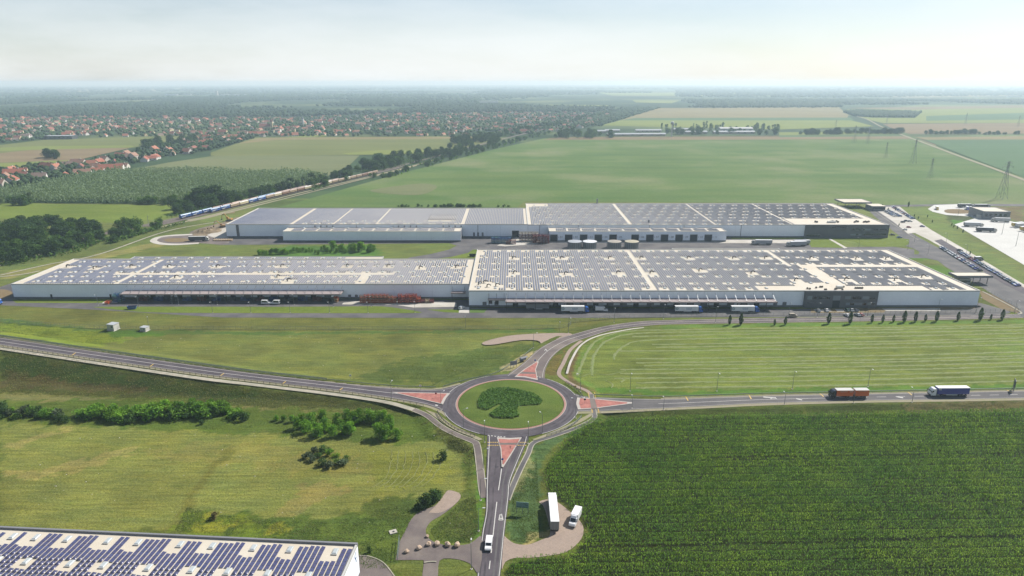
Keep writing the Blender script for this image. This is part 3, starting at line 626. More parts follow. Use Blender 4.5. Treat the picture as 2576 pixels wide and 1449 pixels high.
# gravel between roundabout and paths
sheet('verge', [(1345,1108),(1400,1090),(1440,1072),(1470,1058),(1490,1044),(1486,1040),(1450,1058),(1400,1082),(1340,1105)], M['gravel'], RH + .02, RH, label='sandy verge between the roundabout and the cycle path')
sheet('verge', [(1068,1030),(1100,1040),(1140,1070),(1215,1105),(1205,1108),(1150,1085),(1115,1064),(1085,1042)], M['gravel'], RH + .02, RH, label='sandy verge between the ring road and the footpath')
sheet('verge', [(1255,935),(1290,918),(1352,880),(1330,905),(1300,928),(1268,940)], M['gravel'], .95, .9, label='sandy verge with the bus shelter by the warehouse road')
# side lanes
sheet('lane', [(1213,866),(1216,861),(1245,852),(1300,842.5),(1400,838),(1440,841),(1404,856),(1372,870),(1362,866),(1352,857),(1310,856),(1250,866),(1225,868)], M['gravel_pink'], .48, .4, label='short stub lane beside the warehouse road', smooth=3)
sheet('lane', [(995,1409),(1004,1367),(1019,1337),(1034,1307),(1056,1287),(1094,1272),(1114,1250),(1126,1234),(1144,1236),(1158,1244),(1156,1257),(1134,1279),(1106,1299),(1084,1312),(1071.5,1332),(1076,1350),(1094,1364),(1131,1372),(1181,1368),(1213,1350),(1206,1440),(1181,1417),(1144,1406),(1106,1410),(1099,1460),(1064,1460),(1066,1414),(1056,1409)], M['asphalt_warm'], .12, .1, label='disused asphalt spur blocked by boulders', smooth=3)
sheet('lane', [(1078,1290),(1098,1270),(1116,1246),(1128,1234),(1146,1237),(1158,1244),(1156,1256),(1138,1274),(1108,1290)], M['gravel_pink'], .15, .1, label='rubble covered end of the disused spur', smooth=3)
sheet('lane', [(1268,1347),(1281,1359),(1298,1368),(1328,1370),(1361,1358),(1384,1344),(1376,1300),(1366,1272),(1356,1262),(1384,1256),(1410,1268),(1441,1293),(1463,1316),(1468,1339),(1456,1364),(1423,1389),(1373,1399),(1336,1403),(1293,1404),(1271,1414),(1262,1430)], M['gravel_pink'], .12, .1, label='gravel lay-by where the trucks are parked', smooth=3)
sheet('lane', [(880,1470),(895,1392),(904,1398),(931,1402),(964,1417),(992,1452),(996,1470)], M['asphalt_warm'], .06, label='curved asphalt driveway beside the solar roofed hall', smooth=3)
ribbon('kerb', gpts([(904,1398),(931,1401),(964,1416),(992,1450),(1000,1470)], 6), .3, M['path'], .2, 'pale kerb of the curved driveway')
ribbon('wall_coping', gpts([(1067,1417),(1085,1414.5),(1098,1415)], 2), .4, M['path'], .35, 'pale concrete threshold across the short driveway')
# hay rows on the mown field
M['hay'] = pmat('hay', lin(132,142,84), .95, .25, .12, fine=1.0, rgb2=lin(114,128,70))
hay_field = tag(empty('hay_rows', (0, 0, 0)), 'pale rows of drying hay on the mown field', 'hay'); hay_field['kind'] = 'stuff'
rows = [(826,817,1580),(832,822,1600),(840,829.5,1590),(849.5,838,1620),(862.5,850,1640),(869.5,856,1650),(879,866,1560),(899,885,1600),(909,895,1600),(916,901,1620),(926,911,1560),(936,921,1560),(948,932,1545),(959,944,1600),(972,958,1600)]
def hay_row(P, w=1.7):
    P = np.asarray(P); L = np.linalg.norm(np.diff(P[:, :2], axis=0), axis=1).sum(); P = resample(P, int(L / 1.6)); n = len(P)
    d = np.gradient(P[:, :2], axis=0); d /= np.linalg.norm(d, axis=1)[:, None]; nn = np.stack([-d[:, 1], d[:, 0]], 1)
    ww = (w / 2 * RNG.uniform(.45, 1.15, n))[:, None]; off = RNG.normal(0, .18, n)[:, None]; c = P[:, :2] + nn * off; z0 = T(c[:, 0], c[:, 1])
    A = np.c_[c + nn * ww, z0 + .02]; B = np.c_[c, z0 + RNG.uniform(.08, .3, n)]; D = np.c_[c - nn * ww, z0 + .02]
    keep = RNG.uniform(0, 1, n - 1) > .0
    f = [(i, i + 1, n + i + 1, n + i) for i in range(n - 1) if keep[i]] + [(n + i, n + i + 1, 2*n + i + 1, 2*n + i) for i in range(n - 1) if keep[i]]
    link('hay_row', np_mesh('hay_row', np.r_[A, B, D], f, M['hay']), hay_field)
for k, (yl, yr, xs) in enumerate(rows):
    pts = [(2680, yr - 2), (2576, yr), (2250, (yl + yr) / 2 + 2), (1932, yl), (1750, yl + (3 if k < 7 else 2)), (xs, yl + (7 if k < 4 else 4))]
    if k == 0: pts += [(1510,852),(1480,880),(1462,920),(1452,945)]
    if k == 1: pts += [(1530,855),(1500,885),(1490,915),(1490,945)]
    if k == 3: pts += [(1575,868),(1548,890),(1545,905)]
    hay_row(gpts([(a, b, 0) for a, b in pts], 6))
hay_row(gpts([(1450,942,0),(1460,948,0),(1490,940,0),(1530,943,0),(1575,932,0)], 5), .6); hay_row(gpts([(1560,950,0),(1570,955,0),(1562,962,0)], 4), 1.0); hay_row(gpts([(1525,958,0),(1540,966,0),(1538,976,0)], 4), .7)

# faint curved cutting lines on the near meadow, and pale stones
cut = tag(empty('cutting_lines', (0, 0, 0)), 'faint curved lines of cut grass on the near meadow', 'hay'); cut['kind'] = 'stuff'; _hf = hay_field; hay_field = cut; _hm = M['hay']; M['hay'] = pmat('cut_grass', lin(128,130,74), .95, .3, .3, fine=1.0, rgb2=lin(110,118,64))
for k in range(8):
    x0 = 985 + k * 17; hay_row(gpts([(x0, 1132 + k, 0), (x0 - 2 + k, 1165, 0), (x0 - 12, 1195, 0), (x0 - 34, 1218, 0), (x0 - 50, 1226, 0)], 6), .38)
hay_field = _hf; M['hay'] = _hm
st = MB(); rs = random.Random(9)
for k in range(170):
    x_, y_ = (rs.uniform(0, 1160), rs.uniform(1090, 1320)) if k % 2 else (rs.uniform(300, 1250), rs.uniform(840, 960)); q = gt(x_, y_); s_ = rs.uniform(.06, .22)
    st.add([(q[0] - s_, q[1] - s_, q[2]), (q[0] + s_, q[1] - s_ * .8, q[2]), (q[0] + s_ * .9, q[1] + s_, q[2]), (q[0] - s_, q[1] + s_, q[2]), (q[0], q[1], q[2] + s_ * 1.3)], [(0, 1, 4), (1, 2, 4), (2, 3, 4), (3, 0, 4)])
tag(st.build('stones', M['concrete']), 'pale stones strewn over the meadows', kind='stuff')
# ------------------------------------------------------------------ paved yards around the halls
sheet('yard', [(-60,742),(0,740),(38,752),(300,752),(900,752),(1182,755),(1182,774),(2022,778),(2460,770),(2462,792),(2200,796),(1560,800),(1144,800),(560,799),(250,780),(0,768),(-60,766)], M['asphalt_old'], .06, label='asphalt service yard in front of the two solar halls')
sheet('lawn', [(30,754),(215,753),(300,752),(298,761),(215,762.5),(40,762)], M['f_meadow'], .10, label='grass strip along the foot of the long hall')
sheet('lawn', [(232,773),(300,771.5),(700,772),(880,771),(960,771),(1004,776),(1062,786),(1000,788),(700,788),(420,787),(330,783)], M['f_meadow'], .10, label='narrow grass island between the service lanes', smooth=2)
sheet('lawn', [(1074,779),(1155,779),(1158,787),(1120,786)], M['f_meadow'], .10, label='small grass wedge by the hall corner'); sheet('lawn', [(1182,777),(1226,777),(1218,787),(1182,787)], M['f_green'], .10, label='bright grass patch at the corner of the great hall')
sheet('pad', [(864,762),(905,757),(1148,762),(1148,772),(1040,774),(1000,768),(860,766)], M['concrete'], .10, label='pale concrete pad under the red steel stacks'); sheet('pad', [(1156,772),(1180,773),(1180,788),(1154,787)], M['concrete'], .12, label='pale concrete strip beside the great hall')
sheet('pad', [(262,759),(295,757),(296,763),(256,763.5)], M['concrete'], .12, label='pale concrete step slab by the blue racks')
sheet('lane', [(2040,777),(2440,771),(2462,769),(2470,772),(2440,778),(2230,781),(2222,787),(2040,787)], M['f_brown'], .10, label='bare strip by the grey office front'); sheet('pad', [(2218,777),(2365,776),(2366,783),(2230,783)], M['concrete'], .13, label='pale concrete strip in front of the great hall')
for k, (a, b) in enumerate((((2046,2088)), ((2100,2120)), ((2122,2160)))): sheet('pad', [(a,778),(b,778),(b+4,784),(a+6,784)], M['concrete'], .13, label='pale parking bay by the office front')
sheet('road', [(2452,770),(2460,762),(2472,764),(2500,772),(2540,784),(2530,790),(2462,792)], M['asphalt_old'], .10, label='asphalt corner of the yard by the gate', smooth=3)
sheet('lawn', [(2462,730),(2500,742),(2566,780),(2560,788),(2520,778),(2472,752)], M['f_brown'], .08, label='dry grass bank below the perimeter fence')
# rear yard
ribbon('lane', gpts([(486,590,0),(440,592,0),(405,596,0),(389,602,0),(388,608,0),(408,613.5,0),(445,615,0),(500,612,0)], 8), 5.5, M['concrete'], .13, 'pale concrete ring of the turning circle')
sheet('yard', [(-60,742),(-60,728),(0,722),(46,706),(60,708),(34,722),(36,752),(0,764),(-60,766)], M['asphalt_old'], .05, label='asphalt bend at the end of the long hall', smooth=2)
sheet('lawn', [(-60,746),(-40,733),(0,728),(26,732),(30,742),(10,750),(-40,754)], M['f_brown'], .09, label='dry grass island in the asphalt bend', smooth=3)
sheet('yard', [(560,596),(1180,597),(1240,592),(1380,592),(1840,600),(2030,600),(2030,616),(2120,622),(2240,620),(2300,628),(2300,640),(1180,640),(1060,656),(1000,662),(1030,648),(1080,640),(1130,628),(1150,618),(1130,612),(600,616),(560,616)], M['asphalt_old'], .06, label='asphalt lane between the two rows of halls')
sheet('yard', [(500,575),(575,560),(575,612),(505,612),(440,616),(395,613),(384,606),(390,599),(420,593),(470,591),(480,583)], M['asphalt_warm'], .07, label='turning circle by the soil heap', smooth=3)
sheet('lawn', [(410,604),(424,600),(450,599),(470,601),(474,606),(455,609),(425,609)], M['f_brown'], .12, label='dry grass island in the turning circle', smooth=4)
sheet('lawn', [(545,541),(590,536),(592,530),(530,545)], M['f_brown'], .1, label='bare soil bank beside the hall')
sheet('yard', [(478,588),(500,578),(560,560),(600,545),(590,556),(560,580),(520,594),(490,594)], M['dirt'], .12, label='bare earth strip where the diggers work', smooth=3)
sheet('pad', [(520,592),(575,568),(575,598),(545,600)], M['concrete'], .14, label='pale concrete slab beside the rear hall')
sheet('pad', [(1300,596),(1382,596),(1382,610),(1350,614),(1270,620),(1250,618)], M['concrete'], .12, label='concrete pad under the maroon stacks'); sheet('pad', [(1382,606),(1830,604),(2030,604),(2030,612),(1382,612)], M['concrete'], .11, label='pale concrete strip in front of the loading doors')
sheet('lawn', [(1840,598),(2020,598),(2020,602),(1840,602)], M['f_meadow'], .12, label='grass strip at the foot of the rear hall'); sheet('lawn', [(2035,603),(2110,601),(2130,624),(2040,622)], M['f_meadow'], .12, label='grass plot by the grey rear office')
sheet('lawn', [(2115,602),(2270,600),(2286,608),(2280,618),(2240,621),(2180,620),(2150,608)], M['f_meadow'], .12, label='rounded lawn by the grey rear office', smooth=3); sheet('path', [(2083,601),(2089,600),(2132,624),(2124,625)], M['concrete'], .14, label='pale footpath across the lawn')
sheet('lawn', [(1178,636),(1190,628),(1300,632),(1200,648),(1120,650)], M['f_meadow'], .08, label='grass triangle behind the great hall')
# roads and car park on the far side of the great hall
sheet('road', [(2186,518),(2200,522),(2240,548),(2290,585),(2350,618),(2420,655),(2500,700),(2576,735),(2640,760),(2640,830),(2560,790),(2500,742),(2440,706),(2380,672),(2340,640),(2310,622),(2280,606),(2240,576),(2190,535)], M['asphalt_old'], .07, label='asphalt access road past the car parks', smooth=2)
sheet('road', [(2240,608),(2290,606),(2330,618),(2380,640),(2440,680),(2430,690),(2380,664),(2330,650),(2250,650),(2240,640),(2310,640),(2300,626)], M['asphalt_old'], .09, label='curved asphalt drive round the lawns', smooth=2)
sheet('parking', [(2197,524),(2215,520),(2262,519),(2300,550),(2345,580),(2425,626),(2576,716),(2640,752),(2640,770),(2540,715),(2470,682),(2380,628),(2330,600),(2300,586),(2284,588),(2250,560)], M['concrete'], .11, label='pale paved car park beside the access road')
sheet('parking', [(2350,606),(2368,602),(2480,668),(2576,724),(2640,760),(2600,752),(2520,712),(2440,662)], M['asphalt'], .15, label='dark asphalt aisle between the rows of cars')
sheet('road', [(2180,517),(2420,513),(2640,514),(2640,520),(2420,518),(2190,521)], M['asphalt_old'], .16, label='narrow road along the big green field')
sheet('truck_yard', [(2334,526),(2350,516),(2410,514),(2490,516),(2490,524),(2470,534),(2480,548),(2540,556),(2640,580),(2640,700),(2576,667),(2492,618),(2401,565),(2430,556),(2452,550),(2440,545),(2380,541),(2346,533)], M['concrete_yard'], .18, label='white concrete truck yard')
sheet('lawn', [(2374,531),(2384,527),(2420,527),(2444,533),(2440,537),(2410,538),(2382,536)], M['f_brown'], .24, label='dry grass oval in the truck yard', smooth=3)
for pts, w_ in (([(2030,603),(2083,601)],1.5), ([(2190,526),(2274,582),(2310,604)],1.2)): ribbon('kerb', gpts([(a, b, 0) for a, b in pts], 4), w_ * .4, M['path'], .2, 'pale kerb beside the access road')
ribbon('kerb', gpts([(2472,734,0),(2530,764,0),(2568,786,0),(2560,792,0)], 5), 1.0, M['path'], .25, 'pale kerb on the bank below the gate canopy')

# ------------------------------------------------------------------ solar halls
run_me = MB().add([(-.5,0,.36),(.5,0,.17),(.5,1,.17),(-.5,1,.36),(-.5,0,.30),(.5,0,.11),(.5,1,.11),(-.5,1,.30)], [(0,1,2,3)], 0).add([], [], 0)
run_me.f += [[0,4,5,1],[1,5,6,2],[2,6,7,3],[3,7,4,0],[4,7,6,5]]; run_me.m += [1] * 5
RUN = run_me.mesh('solar_panel_row', [M['solar_far'], M['solar_frame']])
PANEL = run_me.mesh('solar_panel', [M['solar'], M['solar_frame']])
sk = MB().box(-.9,.9,-1.5,1.5,0,.45,0); sk.add([(-.75,-1.3,.46),(.75,-1.3,.46),(.75,1.3,.46),(-.75,1.3,.46),(-.55,-1.0,.75),(.55,-1.0,.75),(.55,1.0,.75),(-.55,1.0,.75)], [(0,1,5,4),(1,2,6,5),(2,3,7,6),(3,0,4,7),(4,5,6,7)], 1)
SKY = sk.mesh('skylight', [M['parapet'], M['skylight']])
vt = MB(); pv = [(-1.2,0,0),(-1.2,0,1.2),(-.8,0,1.7),(0,0,1.9),(.8,0,1.6),(1.1,0,1.0)]
for a, b in zip(pv, pv[1:]): vt.cyl(a, b, .34, n=8)
VENT = vt.mesh('roof_vent', M['vent'])
def free_runs(y0, y1, blocks, lo=1.6):
    o = []; c = y0
    for a, b in sorted(blocks):
        if a - c > lo: o.append((c, min(a, y1)))
        c = max(c, b)
    if y1 - c > lo: o.append((c, y1))
    return o
def hall(name, label, x0, x1, y0, y1, h, zones, skys, vents, panels=True, bay=12.0, margin=2.2, nparts=300, run=None, pw=.86, pitch=1.5, rz=0.0, loc=None, piece=None, side_panels=False, front_skip=(), pad=(4.6, 4.2)):
    """rectangular flat roofed hall; coordinates are world metres when loc is None"""
    root = empty(name, loc if loc else (x0, y0, 0), rz); ox, oy = (0, 0) if loc else (x0, y0)
    tag(root, label, 'warehouse'); X0, X1, Y0, Y1 = x0 - ox, x1 - ox, y0 - oy, y1 - oy
    MB().box(X0 + .1, X1 - .1, Y0 + .1, Y1 - .1, 0, h - .3).build('wall_core', M['wall_joint'], root)
    MB().box(X0 + .02, X1 - .02, Y0 - .02, Y0 + .1, 0, 1.1).build('plinth', M['plinth'], root)
    n = max(1, round((X1 - X0) / bay)); w = (X1 - X0) / n; pm = MB().box(.03, w - .03, 0, .12, 1.1, h - .05).mesh('wall_panel', M['wall_panel'])
    for k in range(n): link('wall_panel', pm, root, (X0 + k * w, Y0 - .03, 0))
    if side_panels:
        n2 = max(1, round((Y1 - Y0) / 8)); w2 = (Y1 - Y0) / n2; sm = MB().box(-.12, 0, .03, w2 - .03, 0, h - .05).mesh('wall_panel', M['wall_panel'])
        for k in range(n2): link('wall_panel', sm, root, (X1 + .03, Y0 + k * w2, 0))
    roof = MB().box(X0, X1, Y0, Y1, h - .3, h).build('roof', M['roof_white'], root)
    pr = MB(); t = .45
    for b in ((X0 - .06, X1 + .06, Y0 - .06, Y0 + t), (X0 - .06, X1 + .06, Y1 - t, Y1 + .06), (X0 - .06, X0 + t, Y0 + t, Y1 - t), (X1 - t, X1 + .06, Y0 + t, Y1 - t)): pr.box(b[0], b[1], b[2], b[3], h - .28, h + .45)
    pr.build('parapet', M['parapet'], root)
    blocks = [tuple(z) for z in zones]
    for sx, sy in skys:
        blocks.append((sx - pad[0] / 2, sx + pad[0] / 2, sy - pad[1] / 2, sy + pad[1] / 2)); link('skylight', SKY, root, (sx - ox + .6, sy - oy + .6, h), 0, (.85, .85, .7))
    for vx, vy in vents:
        blocks.append((vx - 3.6, vx + 3.6, vy - 4, vy + 3)); link('roof_vent', VENT, root, (vx - ox, vy - oy, h), RNG.uniform(-.6, .6))
    if panels:
        runs = []; x = X0 + margin
        while x < X1 - margin:
            wx = x + ox; bl = [(b[2] - oy, b[3] - oy) for b in blocks if b[0] - pw * .45 < wx < b[1] + pw * .45]
            for a, b in free_runs(Y0 + margin, Y1 - margin, bl): runs.append((x, a, b))
            x += pitch
        if piece:
            pcs = [(x, a + k * piece[1]) for x, a, b in runs for k in range(int((b - a) / piece[1]))]
            pcs.sort(key=lambda q: (abs(q[1] + 6.5) > 7.2 or q[0] < -112, -q[1] * .2 - q[0] * .01)); 
            for x, a in pcs[:nparts]: link('solar_panel', PANEL, root, (x, a, h), 0, (pw, piece[0], 1))
            rest = [(x, a, a + piece[0]) for x, a in pcs[nparts:]]; mt = [M['solar'], M['solar_frame']]
        else:
            runs.sort(key=lambda q: -(q[2] - q[1]) / (q[1] + 60)); mt = [M['solar_far'], M['solar_frame']]
            for x, a, b in runs[:nparts]: link('solar_panel_row', RUN, root, (x, a, h), 0, (pw, b - a, 1))
            rest = runs[nparts:]
        if rest:
            bv = np.array(run_me.v); V = np.concatenate([bv * np.array([pw, b - a, 1]) + np.array([x, a, h]) for x, a, b in rest])
            F = np.concatenate([np.array(run_me.f) + 8 * k for k in range(len(rest))]); o = link('solar_panel_rows', np_mesh('solar_panel_rows', V, F, mt, midx=np.tile(run_me.m, len(rest))), root); o['kind'] = 'stuff'
    return root
def gv(lst, z): return [g(x, y, z)[:2] for x, y in lst]
# --- the great hall (front, right)
lv = [388.4, 399.2, 414.8, 431.8, 447, 464, 481.5]; GX = 10.32
skys = [(-21 + 10.32 * k + (.0 if j % 2 == 0 else .6), y) for j, y in enumerate(lv) for k in range(29) if not (195 < -21 + 10.32 * k < 250 and y < 395) and not (160 < -21 + 10.32*k < 200 and y < 390)]
vents = gv([(1293,651),(1414,651),(1534,651),(1614,651),(1733,651),(1847,651),(1926,650),(1296,688),(1424,690),(1556,688),(1640,688),(1762,682),(1894,688),(2042,652),(2156,652),(2231,652),(2003,706),(2130,705),(2253,705),(2324,698)], 10)
vents += gv([(1208,716),(1222,712),(1230,722),(1252,720)], 10)
zones = [(85,87.6,383,487),(-27,-20,470,487),(-27,-12,383,391),(150,252,383,394),(176,206,383,401),(197,206,383,442),(197,283,438,444),(188.5,190.5,440,487),(262,284,382,386),(-27,-23.5,383,487),(276,284,383,487)]
great = hall('warehouse', 'great white hall with solar rows and a grey office front beside the roundabout road', -26, 281.5, 383.2, 487, 10.0, zones, skys, vents)
# --- the long hall (front, left)
lv = [406, 417, 427.5, 442, 454]
skys = [(-302 + 10.25 * k + (4 if j % 2 else 0), y) for j, y in enumerate(lv) for k in range(27) if not (y == 417 and k in (11, 12, 13))]
vents = gv([(172,672),(240,676),(332,672),(427,672),(549,672),(445,699),(711,671),(875,671),(978,671),(1059,676),(1150,673),(701,698),(728,707)], 9.2)
zones = [(-249.5,-247,399,462),(-97.5,-93.5,399,425),(-262,-78,421,426),(-313,-307,399,462),(-30,-26,399,462)]
longh = hall('warehouse', 'long white hall with a lower solar roof and orange steel stacks in front', -313, -26.1, 399.5, 462, 9.2, zones, skys, vents, pad=(4.4, 3.6))
# rear annexe of the long hall
o = hall('warehouse_annexe', 'low solar roofed annexe behind the long hall', -276, -94, 462.1, 474, 7.8, [(-120,-94,462,474)], [(-270 + 12 * k, 470) for k in range(13)], [], nparts=120, margin=1.2, pad=(2.4, 4))
o = hall('warehouse_annexe', 'cream roofed loading annexe behind the great hall', 123, 205, 487.1, 500, 7.6, [], [], [], panels=False)
# --- rear halls
skys = [(-238 + 11.2 * k + 5 * j, 577.5 + 11 * j) for j in range(2) for k in range(21) if not -47 < -238 + 11.2 * k + 5*j < 20 and (k > 4)]
zones = [(-193.6,-192.2,573,655),(-156.3,-155.7,573,655),(-119.2,-117.9,573,655),(-44,-42.4,573,655),(-75,-52,586,592)]
rearl = hall('warehouse', 'wide rear hall covered in dense solar rows beside the freight line', -250, 13.9, 573, 652, 11.3, zones, skys, [], nparts=150, pad=(4.6, 3.4))
lv = [577, 592, 606, 621, 637, 654, 671]
skys = [(22 + 11.3 * k + (5 if j % 2 else 0), y) for j, y in enumerate(lv) for k in range(27) if not (22 + 11.3 * k > 246 and y < 600)]
zones = [(103.5,104.7,573,681),(178,179.3,573,681),(12,20,660,681),(12,36,664,681),(248,330,573,602),(245,246.4,573,681),(14,17,573,681),(322,330,573,681)]
rearr = hall('warehouse', 'large rear hall with numbered loading doors and a grey office wing', 14.0, 328.6, 573, 681, 11.0, zones, skys, [], nparts=150, pad=(4.6, 3.4))
# chimney pipes on the rear hall
for x_, y_ in ((1502,512),(1632,560)):
    q = g(x_, y_, 11); MB().cyl((q[0] - 14, q[1] - 573, 11), (q[0] - 14, q[1] - 573, 16 if y_ < 550 else 13.5), .7, n=10).build('flue_pipe', M['galv'], rearr)
# rear annexes with doors
def annexe(root, ox, oy, x0, x1, y0, y1, h, nsky):
    MB().box(x0 - ox, x1 - ox, y0 - oy + .1, y1 - oy, 0, h - .2).build('annexe_wall', M['wall_joint'], root)
    n = max(1, round((x1 - x0) / 12.5)); w = (x1 - x0) / n; pm = MB().box(.03, w - .03, 0, .12, 1.2, h - .05).mesh('wall_panel', M['wall_panel'])
    for k in range(n): link('wall_panel', pm, root, (x0 - ox + k * w, y0 - oy - .03, 0))
    MB().box(x0 - ox + .02, x1 - ox - .02, y0 - oy - .01, y0 - oy + .1, 0, 1.2).build('plinth', M['plinth'], root)
    MB().box(x0 - ox, x1 - ox, y0 - oy, y1 - oy, h - .2, h).build('annexe_roof', M['roof_white'], root)
    p = MB(); p.box(x0 - ox - .05, x1 - ox + .05, y0 - oy - .05, y0 - oy + .4, h - .1, h + .35); p.box(x0 - ox - .05, x0 - ox + .4, y0 - oy + .4, y1 - oy, h - .1, h + .35); p.box(x1 - ox - .4, x1 - ox + .05, y0 - oy + .4, y1 - oy, h - .1, h + .35); p.build('parapet', M['parapet'], root)
    xs = np.arange(x0 + 7, x1 - 5, 1.5)
    V = np.concatenate([np.array(run_me.v) * np.array([1, y1 - y0 - 7, 1]) + np.array([x - ox, y0 - oy + 3, h]) for i, x in enumerate(xs) if i % 8 not in (6,)])
    F = np.concatenate([np.array(run_me.f) + 8 * k for k in range(len(V) // 8)]); o = link('solar_panel_rows', np_mesh('solar_panel_rows', V, F, [M['solar_far'], M['solar_frame']], midx=np.tile(run_me.m, len(V) // 8)), root); o['kind'] = 'stuff'
    for k in range(nsky): link('skylight', SKY, root, (x0 - ox + 14 + k * (x1 - x0 - 24) / max(1, nsky - 1), y1 - oy - 3, h))
annexe(rearl, -250, 573, -195, -43.7, 556.3, 573, 8.7, 11); annexe(rearr, 14, 573, 31.6, 182.5, 556.3, 573, 8.7, 11)
DOOR_X = [(1540 + z * .19410) * .8944 for z in (90,305,520,733,946,1265,1478,1690,1901,2112,2322)]
dm = MB().box(-2.95, 2.95, 0, .1, .1, 6.0).mesh('loading_door', M['dark_door']); fm = MB().box(-3.25,-2.95,-.02,.14,0,6.3).box(2.95,3.25,-.02,.14,0,6.3).box(-3.25,3.25,-.02,.14,6.0,6.3).mesh('door_frame', M['grey_clad2'])
def text_mesh(s, size, mat, name):
    cu = bpy.data.curves.new(name, 'FONT'); cu.body = s; cu.size = size; cu.extrude = .02; ob = bpy.data.objects.new(name, cu); C.objects.link(ob)
    dg = bpy.context.evaluated_depsgraph_get(); me = bpy.data.meshes.new_from_object(ob.evaluated_get(dg)); me.name = name; me.materials.clear(); me.materials.append(mat)
    bpy.data.objects.remove(ob); bpy.data.curves.remove(cu); return me
for k, vx in enumerate(DOOR_X):
    X = (vx - 1288) * .3393; d = link('loading_door', dm, rearr, (X - 14, 556.3 - 573 - .16, 0)); link('door_frame', fm, d, (0, 0, 0))
    tm = text_mesh('\u2022 %02d' % (k + 1), 2.6, M['grey_clad2'], 'door_number'); o = link('door_number', tm, rearr, (X - 14 + 3.6, 556.3 - 573 - .08, 3.2)); o.rotation_euler = (R(90), 0, 0)
def on_front(root, ox, oy, xa, xb, z0, z1, yw, name, mat, d=.12):
    return MB().box(xa - ox, xb - ox, yw - oy - d, yw - oy + .02, z0, z1).build(name, mat, root)
# service doors and small plant on the rear walls
for x in (-42 + 8, -42 + 11.5, -42 + 15.5): on_front(rearl, -250, 573, x, x + 1.6, .2, 4.4, 573, 'service_door', M['grey_door'], .16)
for x0 in (-172, -99, -60):
    for k in range(4): MB().cyl((x0 + k * 5.2 / 1 + 250, -.3, 9.3), (x0 + k * 5.2 + 250, -.3, 10.6), .5, n=8).build('wall_fan', M['grey_clad2'], rearl)
for x in (-136, -30, -104): on_front(rearl, -250, 573, x, x + .35, 1.2, 11.2, 573, 'downpipe', M['grey_clad2'], .3)
for x in (24, 58, 120, 150, 200): on_front(rearr, 14, 573, x, x + .35, 1.2, 10.8, 573, 'downpipe', M['grey_clad2'], .3)
on_front(rearl, -250, 573, -241, -238.6, .5, 11.2, 573, 'dark_wall_strip', M['grey_clad'], .2); on_front(rearl, -250, 573, 0, 6, .2, 6, 573, 'loading_door', M['dark_door'], .2)
# grey offices
def office(root, ox, oy, xa, xb, yw, h, wins, name='office_wing'):
    b = MB().box(xa - ox, xb - ox, yw - oy - 1.6, yw - oy + .3, 0, h + .1).build(name, M['grey_clad'], root)
    MB().box(xa - ox - .05, xb - ox + .05, yw - oy - 1.66, yw - oy - 1.2, h - .4, h + .35).build('office_parapet', M['grey_clad'], root)
    for x0, x1, z0, z1, mt in wins:
        w = MB().box(x0 - ox, x1 - ox, yw - oy - 1.66, yw - oy - 1.55, z0, z1).build('window', M['grey_clad2'], root)
        n = max(1, int((x1 - x0) / 2.2)); s = (x1 - x0 - .2) / n
        for k in range(n): MB().box(x0 - ox + .12 + k * s, x0 - ox + k * s + s, yw - oy - 1.70, yw - oy - 1.64, z0 + .12, z1 - .12).build('pane', M[mt if (k + n) % 3 else 'glass'], w)
sx = .2405  # metres per image pixel at the front wall
fx = lambda v: (v - 1288) * sx
office(great, -26, 383.2, fx(2019.5), fx(2202), 383.2, 10.2, [(fx(2022)+1,fx(2050),5.2,7.4,'glass_pale'),(fx(2052),fx(2084),5.4,7.0,'glass'),(fx(2120),fx(2134),5.4,7.2,'glass_pale'),(fx(2136),fx(2162),5.2,7.3,'glass'),(fx(2164),fx(2180),5.2,7.2,'glass_pale'),(fx(2181),fx(2196),5.2,6.6,'glass'),(fx(2124),fx(2176),1.6,3.2,'glass_pale'),(fx(2177),fx(2198),1.8,3.2,'glass_pale'),(fx(2026),fx(2042),2.8,3.4,'glass'),(fx(2050),fx(2064),2.8,3.4,'glass')])
MB().box(fx(2090)+26, fx(2108)+26, -1.75, -1.5, .1, 4.6).build('entrance_recess', M['dark_door'], great); MB().box(fx(2090)+26, fx(2108)+26, -1.78, -1.5, 4.7, 7.6).build('entrance_window', M['glass_pale'], great)
rx = lambda v: (v - 1288) * .3488
office(rearr, 14, 573, rx(2022), 328.7, 573, 11.2, [(rx(2139),rx(2160),6.6,8.2,'glass'),(rx(2163),rx(2184),6.4,8.0,'glass_pale'),(rx(2188),rx(2204),6.6,8.2,'glass'),(rx(2206),rx(2226),6.6,8.2,'glass'),(rx(2168),rx(2226),2.2,3.8,'glass'),(rx(2136),rx(2164),2.0,3.4,'glass_pale'),(rx(2086),rx(2125),8.6,10.2,'glass'),(rx(2025),rx(2062),1.0,3.0,'glass')])
# plant on the office roofs
pm_ = MB().box(-.8,.8,-.6,.6,.3,1.4); pm_.cyl((0,0,1.4),(0,0,1.7),.45,n=8); pm_.box(-.7,-.6,-.5,.5,0,.3); pm_.box(.6,.7,-.5,.5,0,.3); PLANT = pm_.mesh('roof_plant', M['vent'])
for x_, y_ in ((2031,726),(2037,727),(2053,724),(2063,722),(2068,722),(2075,729),(2078,729),(2101,728),(2104,727),(2106,721),(2119,729),(2122,722),(2152,725),(2157,725),(2161,725),(2165,725),(2169,725)):
    q = g(x_, y_ + 1, 10); link('roof_plant', PLANT, great, (q[0] + 26, q[1] - 383.2, 10), 0, (.6, .6, .65))
for x_, y_ in ((2051,557),(2055,558),(2090,557),(2094,556),(2098,557),(2104,556),(2108,558),(2150,558),(2154,556),(2158,557),(2173,558),(2177,557),(2181,558),(2185,557)):
    q = g(x_, y_ + 2, 11); link('roof_plant', PLANT, rearr, (q[0] - 14, q[1] - 573, 11), 0, (.95, .9, .9))
